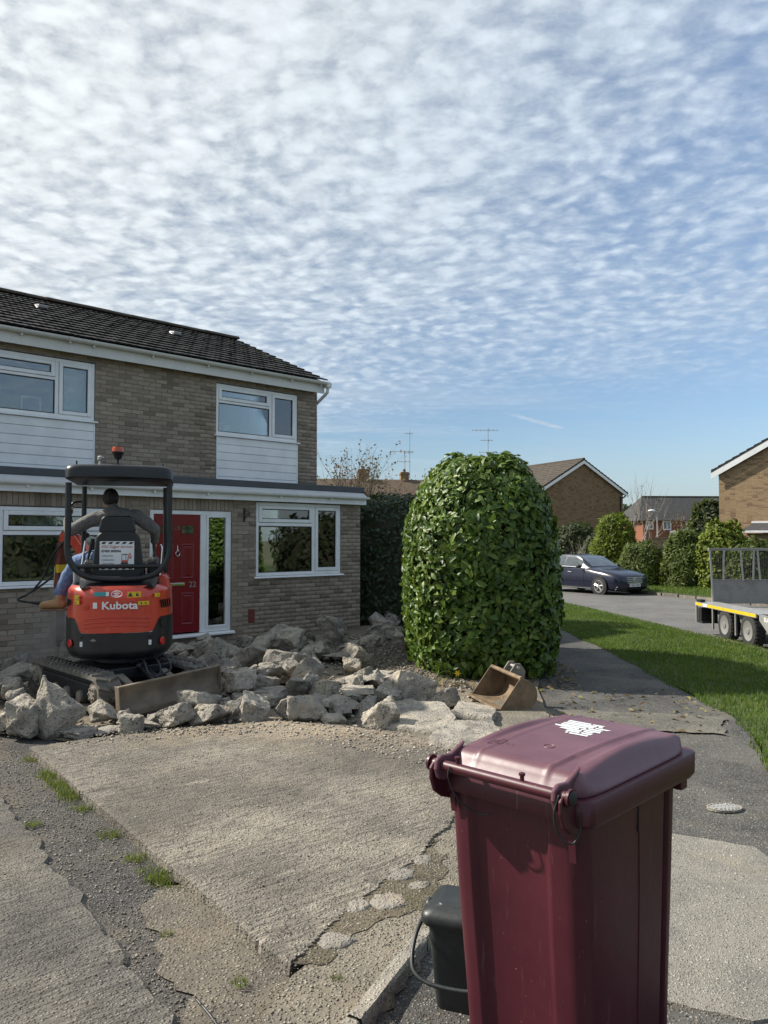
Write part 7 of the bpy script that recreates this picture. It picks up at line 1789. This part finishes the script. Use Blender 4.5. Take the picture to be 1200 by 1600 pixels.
def ringloft(mb, secs, cap=True):
    n = len(secs[0][0]); v = []
    for P, zf in secs: v += [(x, y, zf(x, y) if callable(zf) else zf) for x, y in P]
    f = [(k*n+j, k*n+(j+1) % n, (k+1)*n+(j+1) % n, (k+1)*n+j) for k in range(len(secs)-1) for j in range(n)]
    if cap: f.append(tuple(range((len(secs)-1)*n, len(secs)*n)))
    mb.add(v, f)
# rim collar: deeper along the sides, flared at the front
def zlow(x, y): return 0.905 + (0.0 if abs(x) > 0.2 else 0.02) - 0.012*max(0, y)
mb = MB(); ringloft(mb, [(rrect(0.226, -0.306, 0.33, 0.055), lambda x, y: zlow(x, y)), (rrect(0.255, -0.328, 0.375, 0.062), lambda x, y: zlow(x, y)-0.006), (rrect(0.258, -0.331, 0.390, 0.045), lambda x, y: zlow(x, y)+0.004),
     (rrect(0.258, -0.331, 0.396, 0.045), 0.966), (rrect(0.254, -0.327, 0.392, 0.043), 0.971), (rrect(0.222, -0.30, 0.345, 0.05), 0.971)], cap=False); mb.build('rim', BINRED, wb, smooth=45)
mb = MB(); mb.box(-0.235, 0.235, 0.33, 0.410, 0.905, 0.964); mb.build('comb', BINRED, wb, bevel=0.014, seg=3)
# side slot and hanging point
mb = MB(); mb.box(0.2200, 0.2265, 0.020, 0.028, 0.80, 0.885); mb.build('side_slot', BLACKM, wb)
mb = MB(); mb.box(0.218, 0.250, 0.27, 0.315, 0.865, 0.90); mb.build('lug', BINRED, wb, bevel=0.004)
mb = MB(); mb.tube([(0.232*s_-.006, 0.03+dy, z) for s_, dy, z in ((0.878, 0.02, 0.05), (0.91, 0.015, 0.3), (0.955, 0.01, 0.6), (0.985, 0, 0.80))], 0.0022, 5); mb.build('mould_line', BINRED, wb)
# lid
def sst(t): t = min(1, max(0, t)); return t*t*(3-2*t)
def lid_h(x, y):
    t = (y+0.325)/0.694; d = min(0.240-abs(x), y+0.327, 0.372-y)
    h = 0.040*sst(d/0.038)                                                    # steep sides, flat top
    h += 0.016*sst(d/0.10)*math.sin(PI*min(1, max(0, 0.08+0.84*t)))            # slight crown
    xr = 0.118+0.016*t; in_ = sst(d/0.05)
    rib = math.exp(-((abs(x)-xr)/0.0065)**2); h += 0.008*rib*in_
    h += 0.004*sst((xr-abs(x))/0.008)*in_
    sh = math.exp(-((abs(x)-0.188)/0.020)**4)*max(0, math.sin(PI*min(1, max(0, (t-0.10)/0.78)))); h += 0.016*sh*sst(d/0.03)
    h += 0.004*math.exp(-((t-0.075)/0.02)**2)*in_
    return h
NX, NY = 72, 72
def lidpt(u, v):
    # map a square to the rounded lid outline
    x = (u*2-1); y = (v*2-1); e = 8
    k = (abs(x)**e+abs(y)**e)**(1/e); m = max(abs(x), abs(y)) or 1; s = m/k if k else 1
    X = 0.238*x*s; Y = 0.022+0.347*y*s
    # slightly bowed front edge
    Y += 0.018*max(0, y)**2*(1-x*x)
    return X, Y, 0.981+lid_h(X, Y)
mb = MB(); mb.grid(lidpt, NX, NY)
# skirt
bd = [lidpt(i/NX, 0) for i in range(NX)]+[lidpt(1, j/NY) for j in range(NY)]+[lidpt(1-i/NX, 1) for i in range(NX)]+[lidpt(0, 1-j/NY) for j in range(NY)]
m = len(bd); v = [tuple(p) for p in bd]+[(x*1.012, 0.022+(y-0.022)*1.010, 0.976) for x, y, z in bd]+[(x*1.010, 0.022+(y-.022)*1.008, 0.9725) for x, y, z in bd]
f = [(m+i, m+(i+1) % m, (i+1) % m, i) for i in range(m)]+[(2*m+i, 2*m+(i+1) % m, m+(i+1) % m, m+i) for i in range(m)]
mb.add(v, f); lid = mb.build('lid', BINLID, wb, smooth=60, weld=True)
# sticker, mostly scratched away, and the moulded recycling mark
stp = [(-0.085, 0.26), (-0.05, 0.268), (-0.045, 0.262)]
def decal(name, quads, mat, lift=0.0012):
    m_ = MB()
    for q in quads:
        (x0, y0), (x1, y1), (x2, y2), (x3, y3) = q; k = 6
        def fn(u, v):
            xa = (x0*(1-u)+x1*u)*(1-v)+(x3*(1-u)+x2*u)*v; ya = (y0*(1-u)+y1*u)*(1-v)+(y3*(1-u)+y2*u)*v
            return (xa, ya, 0.981+lid_h(xa, ya)+lift)
        m_.grid(fn, k, 3)
    return m_.build(name, mat, lid)
rr = random.Random(3); qs = []
for i in range(8):
    y = 0.035+i*0.0225; xa = -0.105+rr.uniform(-.012, .012)+max(0, 3-i)*0.028; xb = 0.052+rr.uniform(-.012, .010)-max(0, i-5)*0.012
    cut = rr.uniform(-0.04, 0.02)
    qs.append(((xa, y+rr.uniform(-.001, .003)), (cut, y+rr.uniform(-.001, .003)), (cut-.004, y+0.0185), (xa-rr.uniform(0, .014), y+0.0185)))
    qs.append(((cut+.006, y+rr.uniform(0, .005)), (xb, y+rr.uniform(-.001, .003)), (xb+rr.uniform(-.008, .008), y+0.0185), (cut+.002, y+rr.uniform(.015, .019))))
decal('sticker', qs, plain('old_sticker', (0.62, 0.66, 0.66), 0.5, var=0.08))
mk_ = []
for (x, y, w, h) in ((-0.155, -0.205, 0.05, 0.003), (-0.155, -0.165, 0.05, 0.003), (-0.155, -0.202, 0.003, 0.037), (-0.108, -0.202, 0.003, 0.037), (-0.145, -0.195, 0.028, 0.0035), (-0.143, -0.186, 0.025, 0.0035), (-0.145, -0.177, 0.028, 0.0035), (-0.095, -0.187, 0.012, 0.003), (-0.075, -0.187, 0.008, 0.003)):
    mk_.append(((x, y), (x+w, y), (x+w, y+h), (x, y+h)))
decal('moulded_mark', mk_, BINRED, 0.0008)
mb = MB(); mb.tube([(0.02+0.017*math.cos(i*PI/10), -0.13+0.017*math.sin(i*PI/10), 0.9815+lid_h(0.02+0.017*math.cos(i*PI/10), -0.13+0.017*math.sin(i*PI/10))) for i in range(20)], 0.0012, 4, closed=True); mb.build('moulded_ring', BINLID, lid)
# hinge ears, handle bar with its two stop pegs, brackets
mb = MB(); mb.tube([(-0.228, -0.372, 0.992), (0.228, -0.372, 0.992)], 0.0155, 14); mb.tube([(-0.236, -0.372, 0.992), (-0.2285, -0.372, 0.992)], 0.024, 14); mb.tube([(0.2285, -0.372, 0.992), (0.236, -0.372, 0.992)], 0.024, 14); mb.build('handle', BINRED, wb, smooth=50)
mb = MB()
for x in (-0.135, 0.085): mb.lathe([(0.006, 0), (0.006, 0.012), (0.009, 0.014), (0.009, 0.020), (0.004, 0.022)], 10, M=Matrix.Translation((x, -0.372, 1.006)))
mb.split('handle_peg', BINRED, wb, smooth=40)
for s in (-1, 1):
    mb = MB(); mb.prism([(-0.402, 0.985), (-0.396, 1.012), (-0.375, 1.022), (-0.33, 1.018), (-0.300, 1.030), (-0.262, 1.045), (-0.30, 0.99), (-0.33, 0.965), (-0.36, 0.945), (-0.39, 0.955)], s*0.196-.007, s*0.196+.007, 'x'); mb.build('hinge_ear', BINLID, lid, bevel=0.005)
    mb = MB(); mb.prism([(-0.40, 0.985), (-0.40, 0.955), (-0.385, 0.915), (-0.35, 0.89), (-0.305, 0.875), (-0.305, 0.955), (-0.35, 0.975), (-0.375, 1.01)], s*0.216-.006, s*0.216+.006, 'x'); mb.build('handle_bracket', BINRED, wb, bevel=0.005)
    mb = MB(); mb.lathe([(0.019, 0), (0.019, 0.004), (0.010, 0.008)], 16, M=Matrix.Translation((s*0.2362, -0.372, 0.992)) @ Matrix.Rotation(s*PI/2, 4, 'Y')); mb.build('hinge_pin', BLACKM, wb, smooth=40)
# rubber cord ties hanging under the bar
mb = MB(); mb.tube(catmull([(-0.150, -0.39, 1.000), (-0.152, -0.394, 0.965), (-0.135, -0.365, 0.90), (-0.10, -0.325, 0.862), (-0.06, -0.318, 0.868)], 6), 0.0024, 6); mb.build('cord', CADDY, wb, smooth=180); mb = MB(); mb.tube(catmull([(0.21, -0.392, 1.0), (0.2, -0.40, 0.95), (0.205, -0.385, 0.895), (0.222, -0.35, 0.868), (0.236, -0.335, 0.90), (0.237, -0.34, 0.945)], 6), 0.0028, 6); mb.build('cord', CADDY, wb, smooth=180)
mb = MB(); mb.prism([(-0.325, 0.93), (-0.308, 0.93), (-0.308, 0.84)], -0.21, -0.19, 'x'); mb.prism([(-0.325, .93), (-.308, .93), (-.308, .80)], 0.19, 0.21, 'x'); mb.split('gusset', BINRED, wb)
for s in (-1, 1):
    w_ = MB(); w_.lathe([(0.02, -0.025), (0.06, -0.022), (0.065, -0.015), (0.09, -0.018), (0.10, -0.01), (0.10, 0.01), (0.09, 0.018), (0.065, .015), (.06, .022), (.02, .025)], 20, M=Matrix.Translation((s*0.165, -0.18, 0.10)), axis='x'); w_.build('wheel', TYRE, wb, smooth=40)

# ------------------------------------------------------------------ food caddy
cd = empty('food_caddy', (0.315, 2.98, -0.07), math.atan2(-0.35, 0.93)); cd.scale = (0.93,)*3; tag(cd, 'small black plastic food caddy with lid tucked behind the burgundy bin', 'food caddy')
mb = MB(); ringloft(mb, [(rrect(0.105, -0.095, 0.095, 0.03), 0.0), (rrect(0.108, -0.098, 0.098, 0.03), 0.02), (rrect(0.135, -0.122, 0.122, 0.035), 0.33), (rrect(0.150, -0.136, 0.136, 0.04), 0.335), (rrect(0.152, -0.138, 0.138, 0.04), 0.36)]); mb.build('body', CADDY, cd, smooth=45)
mb = MB(); ringloft(mb, [(rrect(0.158, -0.146, 0.144, 0.045), 0.345), (rrect(0.160, -0.148, 0.146, 0.045), 0.352), (rrect(0.160, -0.148, 0.146, 0.045), 0.372), (rrect(0.152, -0.140, 0.138, 0.042), 0.388), (rrect(0.120, -0.108, 0.106, 0.03), 0.402), (rrect(0.100, -0.088, 0.086, 0.02), 0.404), (rrect(0.096, -0.084, 0.082, 0.02), 0.410)]); lid2 = mb.build('lid', CADDY, cd, smooth=45)
mb = MB(); mb.ball((-0.152, -0.02, 0.365), 0.030, 12, 8, sc=(.7, 1.1, 1)); mb.ball((0.152, -0.02, .365), .03, 12, 8, sc=(.7, 1.1, 1)); mb.split('handle_boss', CADDY, cd, smooth=180)
mb = MB(); mb.tube(catmull([(-0.158, -0.02, 0.352), (-0.170, -0.13, 0.31), (-0.165, -0.21, 0.255), (-0.14, -0.255, 0.215), (-0.07, -0.275, 0.195), (0.07, -0.275, 0.195), (0.14, -0.255, 0.215), (0.165, -0.21, 0.255), (0.170, -0.13, 0.31), (0.158, -0.02, 0.352)], 6), 0.0085, 8); mb.build('handle', CADDY, cd, smooth=60)

# ------------------------------------------------------------------ parked saloon
car = empty('parked_car', (8.035, 30.05, -0.17+slope(29.6)), math.atan2(-0.88, 0.48)); tag(car, 'dark navy saloon car parked on the far side of the road', 'car')
ST = [(2.285, .60, .30, .46, .60, .66), (2.22, .73, .22, .48, .64, .725), (2.02, .835, .19, .53, .71, .80), (1.6, .905, .18, .57, .78, .885), (1.1, .92, .18, .59, .85, .945), (0.78, .92, .18, .60, .89, .985), (0.0, .925, .18, .6, .92, .985), (-1.0, .925, .18, .6, .945, 1.0), (-1.75, .915, .2, .62, .955, 1.035), (-2.3, .865, .24, .64, .92, 1.01), (-2.595, .74, .34, .62, .84, .94)]
def carring(s):
    x, w, zb_, zm, zs, zt = s
    h = [(w*.78, zb_), (w*.96, zb_+.05), (w*.985, zb_+.16), (w, zm), (w*.985, (zm+zs)/2), (w*.965, zs), (w*.88, zt-.022), (w*.60, zt+.004), (w*.3, zt+.018), (0, zt+.022)]
    return [(x, -y, z) for y, z in h]+[(x, y, z) for y, z in h[:-1][::-1]]
def smoothst(ST, k=4):
    P = [Vector(s[:3]) for s in ST]; Q = [Vector(s[3:]) for s in ST]
    return [tuple(a)+tuple(b) for a, b in zip(catmull(P, k), catmull(Q, k))]
SS = smoothst(ST); n = len(carring(ST[0])); mb = MB(); v = []
for s in SS: v += carring(s)
m_ = len(SS); f = [(k*n+j, (k+1)*n+j, (k+1)*n+j+1, k*n+j+1) for k in range(m_-1) for j in range(n-1)]+[tuple(range(n)), tuple(range((m_-1)*n, m_*n))[::-1]]
mb.add(v, f); cb = mb.build('body', CARPAINT, car, smooth=42)
# cabin
def cabin(k):
    base = [(0.90, .70, .965), (0.55, .80, .975), (0.0, .815, .985), (-1.0, .815, 1.0), (-1.65, .79, 1.02), (-2.02, .66, 1.03)]
    return base
cs_ = [(0.90, .74, .955, .70, .965), (0.50, .80, .965, .655, 1.20), (0.05, .81, .975, .60, 1.405), (-0.30, .815, .98, .585, 1.445), (-0.75, .815, .985, .585, 1.455), (-1.15, .81, .99, .575, 1.435), (-1.60, .785, 1.0, .60, 1.27), (-2.02, .68, 1.02, .62, 1.035)]
mb = MB(); v = []
cs2 = [tuple(a)+tuple(b) for a, b in zip(catmull([Vector(c[:3]) for c in cs_], 4), catmull([Vector((c[3], c[4], 0)) for c in cs_], 4))]
for x, wb_, zb2, wt, zt, _ in cs2: v += [(x, -wb_, zb2), (x, -(wb_*.45+wt*.55)-.015, zb2*.45+zt*.55), (x, -wt, zt-.015), (x, -wt*.55, zt+.004), (x, 0, zt+.010), (x, wt*.55, zt+.004), (x, wt, zt-.015), (x, (wb_*.45+wt*.55)+.015, zb2*.45+zt*.55), (x, wb_, zb2)]
n = 9; m_ = len(cs2); f = [(k*n+j, (k+1)*n+j, (k+1)*n+j+1, k*n+j+1) for k in range(m_-1) for j in range(n-1)]
mb.add(v, f); cab = mb.build('cabin', CARPAINT, car, smooth=50)
def cab_at(x):
    for a, b in zip(cs2, cs2[1:]):
        if b[0] <= x <= a[0]: t = (a[0]-x)/(a[0]-b[0]+1e-9); return [p+(q-p)*t for p, q in zip(a, b)]
    return cs2[-1]
def glass_patch(name, xs, t0, t1, side, mat=CARGLASS, lift=0.006):
    """side window strip: between fractions t0..t1 of the cabin's height"""
    mb = MB(); N_ = 10
    def fn(u, v):
        x = xs[0]+(xs[1]-xs[0])*u; c = cab_at(x); t = t0+(t1-t0)*v
        y = c[1]+(c[3]-c[1])*t + 0.06*math.sin(PI*t)*0.25; z = c[2]+(c[4]-.015-c[2])*t
        return (x, side*(y+lift), z)
    mb.grid(fn, N_, 4); return mb.build(name, mat, cab, smooth=180)
for s in (-1, 1):
    glass_patch('side_window', (0.42, -0.52), 0.10, 0.86, s); glass_patch('side_window', (-0.60, -1.42), 0.10, 0.86, s)
    glass_patch('window_trim', (0.62, -1.75), 0.03, 0.075, s, CHROME, .009)
mb = MB()
mb.grid(lambda u, v: (lambda c, x: (x, (v*2-1)*(c[3]*0.93), c[4]+0.016-0.012*(v*2-1)**2))(cab_at(0.80-0.72*u), 0.80-0.72*u), 10, 8); mb.build('windscreen', CARGLASS, cab, smooth=180)
mb = MB()
mb.grid(lambda u, v: (lambda c, x: (x, (v*2-1)*(c[3]*0.93), c[4]+0.016-0.012*(v*2-1)**2))(cab_at(-1.22-0.68*u), -1.22-0.68*u), 10, 8); mb.build('rear_window', CARGLASS, cab, smooth=180)
# wheels
def carwheel(x, y, s):
    M = Matrix.Translation((x, y, 0.325)); mb = MB(M); R = 0.325
    mb.lathe([(0.215, -.10), (.29, -.105), (.318, -.085), (R, -.05), (R, .05), (.318, .085), (.29, .105), (.215, .10)], 36, axis='y'); w = mb.build('wheel', TYRE, car, smooth=40)
    mb = MB(M); mb.lathe([(0.222, s*.100), (.226, s*.106), (.205, s*.104), (.200, s*.06), (0.19, s*0.03)], 32, axis='y'); mb.build('rim', ALLOY, w, smooth=40)
    mb = MB(M); mb.lathe([(0.20, s*.02), (0.19, s*.021)], 24, axis='y'); mb.build('brake_disc', BLACKM, w)
    mb = MB(M)
    for i in range(5):
        for d in (-0.13, 0.13):
            a = i*2*PI/5+d+.3; c, q = math.cos(a), math.sin(a); a2 = i*2*PI/5+d*.6+.3; c2, q2 = math.cos(a2), math.sin(a2)
            mb.tube([(0.05*c2, s*.092, .05*q2), (0.207*c, s*.098, .207*q)], [0.022, 0.017], 6)
    mb.lathe([(0.06, s*.07), (.06, s*.098), (.04, s*.104)], 16, axis='y'); mb.split('spoke', ALLOY, w, smooth=40)
    mb = MB(); mb.lathe([(0.375, -0.012), (0.375, 0.012), (0.33, 0.014)], 36, M=Matrix.Translation((x, s*0.918, 0.33)), axis='y'); mb.build('wheel_arch', BLACKM, car, smooth=40)
for x in (1.435, -1.435):
    for s in (-1, 1): carwheel(x, s*0.835, s)
# face: grille, badge, lamps, plate
gx = 2.262
mb = MB(); mb.prism([(-0.36, .455), (0.36, .455), (0.40, .655), (-0.40, .655)], gx-.06, gx+.012, 'x'); gr_ = mb.build('grille', BLACKM, car, bevel=0.02)
mb = MB()
for z, w in ((.655, .40), (.59, .385), (.525, .37), (.46, .355)): mb.box(gx+.008, gx+.034, -w, w, z-.011, z+.011)
mb.split('grille_bar', CHROME, gr_, bevel=0.004)
mb = MB(); mb.tube([(gx+.045, .085*math.cos(i*PI/12), .557+.085*math.sin(i*PI/12)) for i in range(24)], 0.012, 6, closed=True)
for a in (PI/2, PI/2+2*PI/3, PI/2-2*PI/3): mb.tube([(gx+.045, 0, .557), (gx+.045, .08*math.cos(a), .557+.08*math.sin(a))], [.014, .006], 6)
mb.build('badge', CHROME, gr_, smooth=60)
for s in (-1, 1):
    mb = MB(); M = Matrix.Translation((2.09, s*0.645, 0.665)) @ Matrix.Rotation(s*0.62, 4, 'Z') @ Matrix.Rotation(0.35, 4, 'Y')
    mb.ball((0, 0, 0), 0.17, 16, 10, M=M, sc=(0.36, 1.25, 0.52)); hl = mb.build('headlight', LAMPG, car, smooth=180)
    mb = MB(); mb.ball((0.035, -s*0.07, 0), 0.06, 10, 8, M=M, sc=(.6, 1, 1)); mb.ball((0.03, s*.06, 0.0), 0.05, 10, 8, M=M, sc=(.7, 1, 1)); mb.build('lamp_bowl', CARGLASS, hl, smooth=180)
    mb = MB(); mb.prism([(0.0, 0), (0.10, -.02), (0.13, .06), (0.06, .11), (-.04, .08)], s*0.93 if s > 0 else -1.10, s*0.93+.17 if s > 0 else -.93, 'y', M=Matrix.Translation((0.42, 0, 0.985))); mb.build('mirror', BLACKM, car, bevel=0.025)
    mb = MB(); mb.box(-1.05, 1.05, s*.925-.012, s*.925+.012, .215, .245); mb.build('side_strip', CHROME, car)
    mb = MB(); mb.tube([(0.0, s*.945, .80), (-0.2, s*.945, .81)], 0.014, 6); mb.tube([(-0.98, s*.945, .82), (-1.18, s*.945, .83)], 0.014, 6); mb.split('door_handle', CHROME, car, smooth=60)
    mb = MB()
    for x in (0.62, -0.50, -1.32): mb.box(x-.004, x+.004, s*.9255-.0015, s*.9255+.002, .26, .90)
    mb.split('door_gap', BLACKM, car)
    mb = MB(); mb.prism([(-0.20, .30), (.16, .29), (.20, .36), (-0.14, .38)], 2.10, 2.20, 'x', M=Matrix.Translation((0, s*.58, 0))); mb.build('intake', BLACKM, car, bevel=0.01)
mb = MB(); mb.box(2.26, 2.325, -0.26, 0.26, .325, .435); pl_ = mb.build('number_plate', PLATEW, car, bevel=0.004)
text('plate_lettering', 'HE63 BFK', 0.108, INK, pl_, (2.327, 0, 0.380), rot=(PI/2, 0, PI/2), bold=0.001, sx=1.0)
mb = MB(); mb.prism([(-0.84, .225), (0.84, .225), (0.80, .262), (-0.80, .262)], 2.13, 2.20, 'x'); mb.build('splitter', BLACKM, car, bevel=0.008)

# ------------------------------------------------------------------ plant trailer
tr_ = empty('plant_trailer', (6.18, 14.0, -0.17)); tag(tr_, 'galvanised plant trailer with mesh tailgate parked at the kerb', 'trailer')
# local: x into the road, y away; z above road
def trwheel(y, x0):
    M = Matrix.Translation((x0, y, 0.285)); R = 0.285; mb = MB(M)
    mb.lathe([(0.16, -.085), (.24, -.095), (.268, -.085), (R-.008, -.06), (R-.008, .06), (.268, .085), (.24, .095), (.16, .085)], 36, axis='x')
    for i in range(26):
        a = 2*PI*i/26
        for s in (-1, 1): mb.box(s*.03-.045, s*.03+.045, -.017, .017, R-.014, R+.006, M=Matrix.Rotation(a+s*.06, 4, 'X'))
    w = mb.build('wheel', TYRE, tr_, smooth=40)
    mb = MB(M); mb.lathe([(0.168, -.088), (.174, -.092), (.160, -.09), (.150, -.03), (.125, -.01), (.105, -.045), (.06, -.05), (.055, -.10), (.02, -.105)], 28, axis='x')
    for i in range(5): a = 2*PI*i/5; mb.ball((-.07, .08*math.cos(a), .08*math.sin(a)), .012, 6, 4)
    mb.build('rim', RIMM, w, smooth=40)
for y in (-0.87, 0.03):
    trwheel(y, 0.10); trwheel(y, 2.02)
mb = MB(); mb.box(1.75, 2.12, -1.25, 1.30, .585, .605); mb.build('mudguard', GALV, tr_, bevel=0.004); mb = MB(); mb.box(0.02, 0.40, -1.25, 1.30, 0.585, 0.605); mud = mb.build('mudguard', GALV, tr_, bevel=0.004)
mb = MB(); mb.box(-0.004, 0.018, -1.20, 1.30, 0.535, 0.606); mb.build('guard_edge', GALV, mud)
mb = MB()
for y0, y1 in ((-1.19, 0.02), (0.04, 0.72), (0.95, 1.28)): mb.box(-0.0075, -0.0045, y0, y1, 0.545, 0.598)
mb.split('reflective_tape', YELLOW, mud)
mb = MB(); mb.box(-0.0075, -0.0045, 0.74, 0.93, .545, .598); mb.build('reflective_tape_white', PLATEW, mud)
mb = MB()
for y in (1.27, 0.52, -0.42): mb.box(0.0, 0.03, y-.018, y+.018, 0.15 if y < 1 else 0.22, 0.58)
mb.split('guard_stay', GALV, mud)
mb = MB(); mb.box(0.035, 0.36, 1.10, 1.26, 0.22, 0.50); mb.box(0.03, 0.35, 1.05, 1.30, .20, .235); mb.build('tail_lamp_box', BLACKM, tr_, bevel=0.01)
mb = MB(); mb.box(0.06, 0.16, 1.262, 1.28, .30, .42); mb.build('tail_lamp', LAMPR, tr_)
mb = MB(); mb.box(0.02, 0.12, 1.1, 1.3, .61, .66); mb.build('rubber_block', BLACKM, tr_, bevel=0.01)
mb = MB(); mb.prism([(-1.255, .60), (-1.255, .50), (-1.75, .18), (-2.6, .12), (-2.6, .60)], 0.02, 0.05, 'x'); sp_ = mb.build('side_plate', GALV, tr_)
text('maker_lettering', 'BLAW', 0.10, PLATEW, sp_, (0.017, -1.42, 0.53), rot=(PI/2, 0, -PI/2), align='LEFT', bold=0.002)
mb = MB(); mb.box(0.42, 1.72, -2.6, 1.30, 0.42, 0.50); mb.box(0.40, 0.46, -2.6, 1.3, .36, .60); mb.box(1.68, 1.74, -2.6, 1.3, .36, .60); mb.box(0.2, 1.9, -0.9, -0.84, .26, .32); mb.box(.2, 1.9, 0.0, .06, .26, .32); mb.build('chassis', GALV, tr_, bevel=0.006)
mb = MB(); mb.tube(catmull([(0.3, -1.1, .40), (0.25, -1.25, .30), (0.3, -1.4, .33)], 4), .03, 6); mb.box(.2, .5, -1.35, -1.1, .3, .42); mb.build('brake_linkage', RUSTST, tr_)
# raised ramp across the back
rp = MB(); rp.box(0.36, 2.05, 1.36, 1.385, 0.56, 1.03); ramp = rp.build('tailgate', DULLAL, tr_)
mb = MB(); mb.box(0.30, 2.1, 1.34, 1.40, 1.615, 1.665); mb.box(0.36, 2.05, 1.352, 1.358, 1.02, 1.045); mb.build('top_rail', DULLAL, ramp, bevel=0.006)
mb = MB()
for x, lean in ((0.325, 0.05), (0.60, -.015), (0.93, .05), (1.20, -.02), (1.27, .05), (1.56, .05), (1.83, 0), (2.06, 0)):
    mb.add([(x+lean-.016, 1.335, 1.02 if x > .4 else .58), (x+lean+.016, 1.335, 1.02 if x > .4 else .58), (x+.016, 1.335, 1.63), (x-.016, 1.335, 1.63), (x+lean-.016, 1.352, 1.02 if x > .4 else .58), (x+lean+.016, 1.352, 1.02 if x > .4 else .58), (x+.016, 1.352, 1.63), (x-.016, 1.352, 1.63)], [(0, 1, 2, 3), (5, 4, 7, 6), (1, 5, 6, 2), (4, 0, 3, 7)])
mb.split('ramp_bar', GALV, ramp)
mb = MB()
for i in range(46): x = 0.36+i*0.0372; mb.box(x-.0022, x+.0022, 1.366, 1.370, 1.03, 1.62)
for i in range(22): z = 1.05+i*0.0265; mb.box(0.36, 2.05, 1.3665, 1.3695, z-.002, z+.002)
tag(mb.build('wire_mesh', CAGEM, ramp), kind='stuff')
# ------------------------------------------------------------------ dust thrown up by the breaker
def dust():
    m = bpy.data.materials.new('dust'); m.use_nodes = True; m.node_tree.nodes.clear(); k = N(m.node_tree)
    p = k.objco(); r = k.vmath('LENGTH', p)
    f = k.math('MULTIPLY', k.mr(r, 1.0, 0.25), k.mr(k.noise(p, 1.8, 3.0, 0.6), 0.35, 0.75))
    v = k.new('ShaderNodeVolumePrincipled'); v.inputs['Color'].default_value = (0.8, 0.78, 0.75, 1); k.put(v.inputs['Density'], k.math('MULTIPLY', f, 2.0)); v.inputs['Anisotropy'].default_value = 0.3
    o = k.new('ShaderNodeOutputMaterial'); k.links.new(v.outputs[0], o.inputs['Volume'])
    mb = MB(); mb.ball((0, 0, 0), 1.0, 20, 14); ob = mb.build('dust_cloud', m, smooth=180)
    ob.location = (-4.05, 9.35, 0.50); ob.scale = (0.62, 0.5, 0.55); tag(ob, 'thin cloud of grey dust around the breaker', 'dust', kind='stuff')
dust()
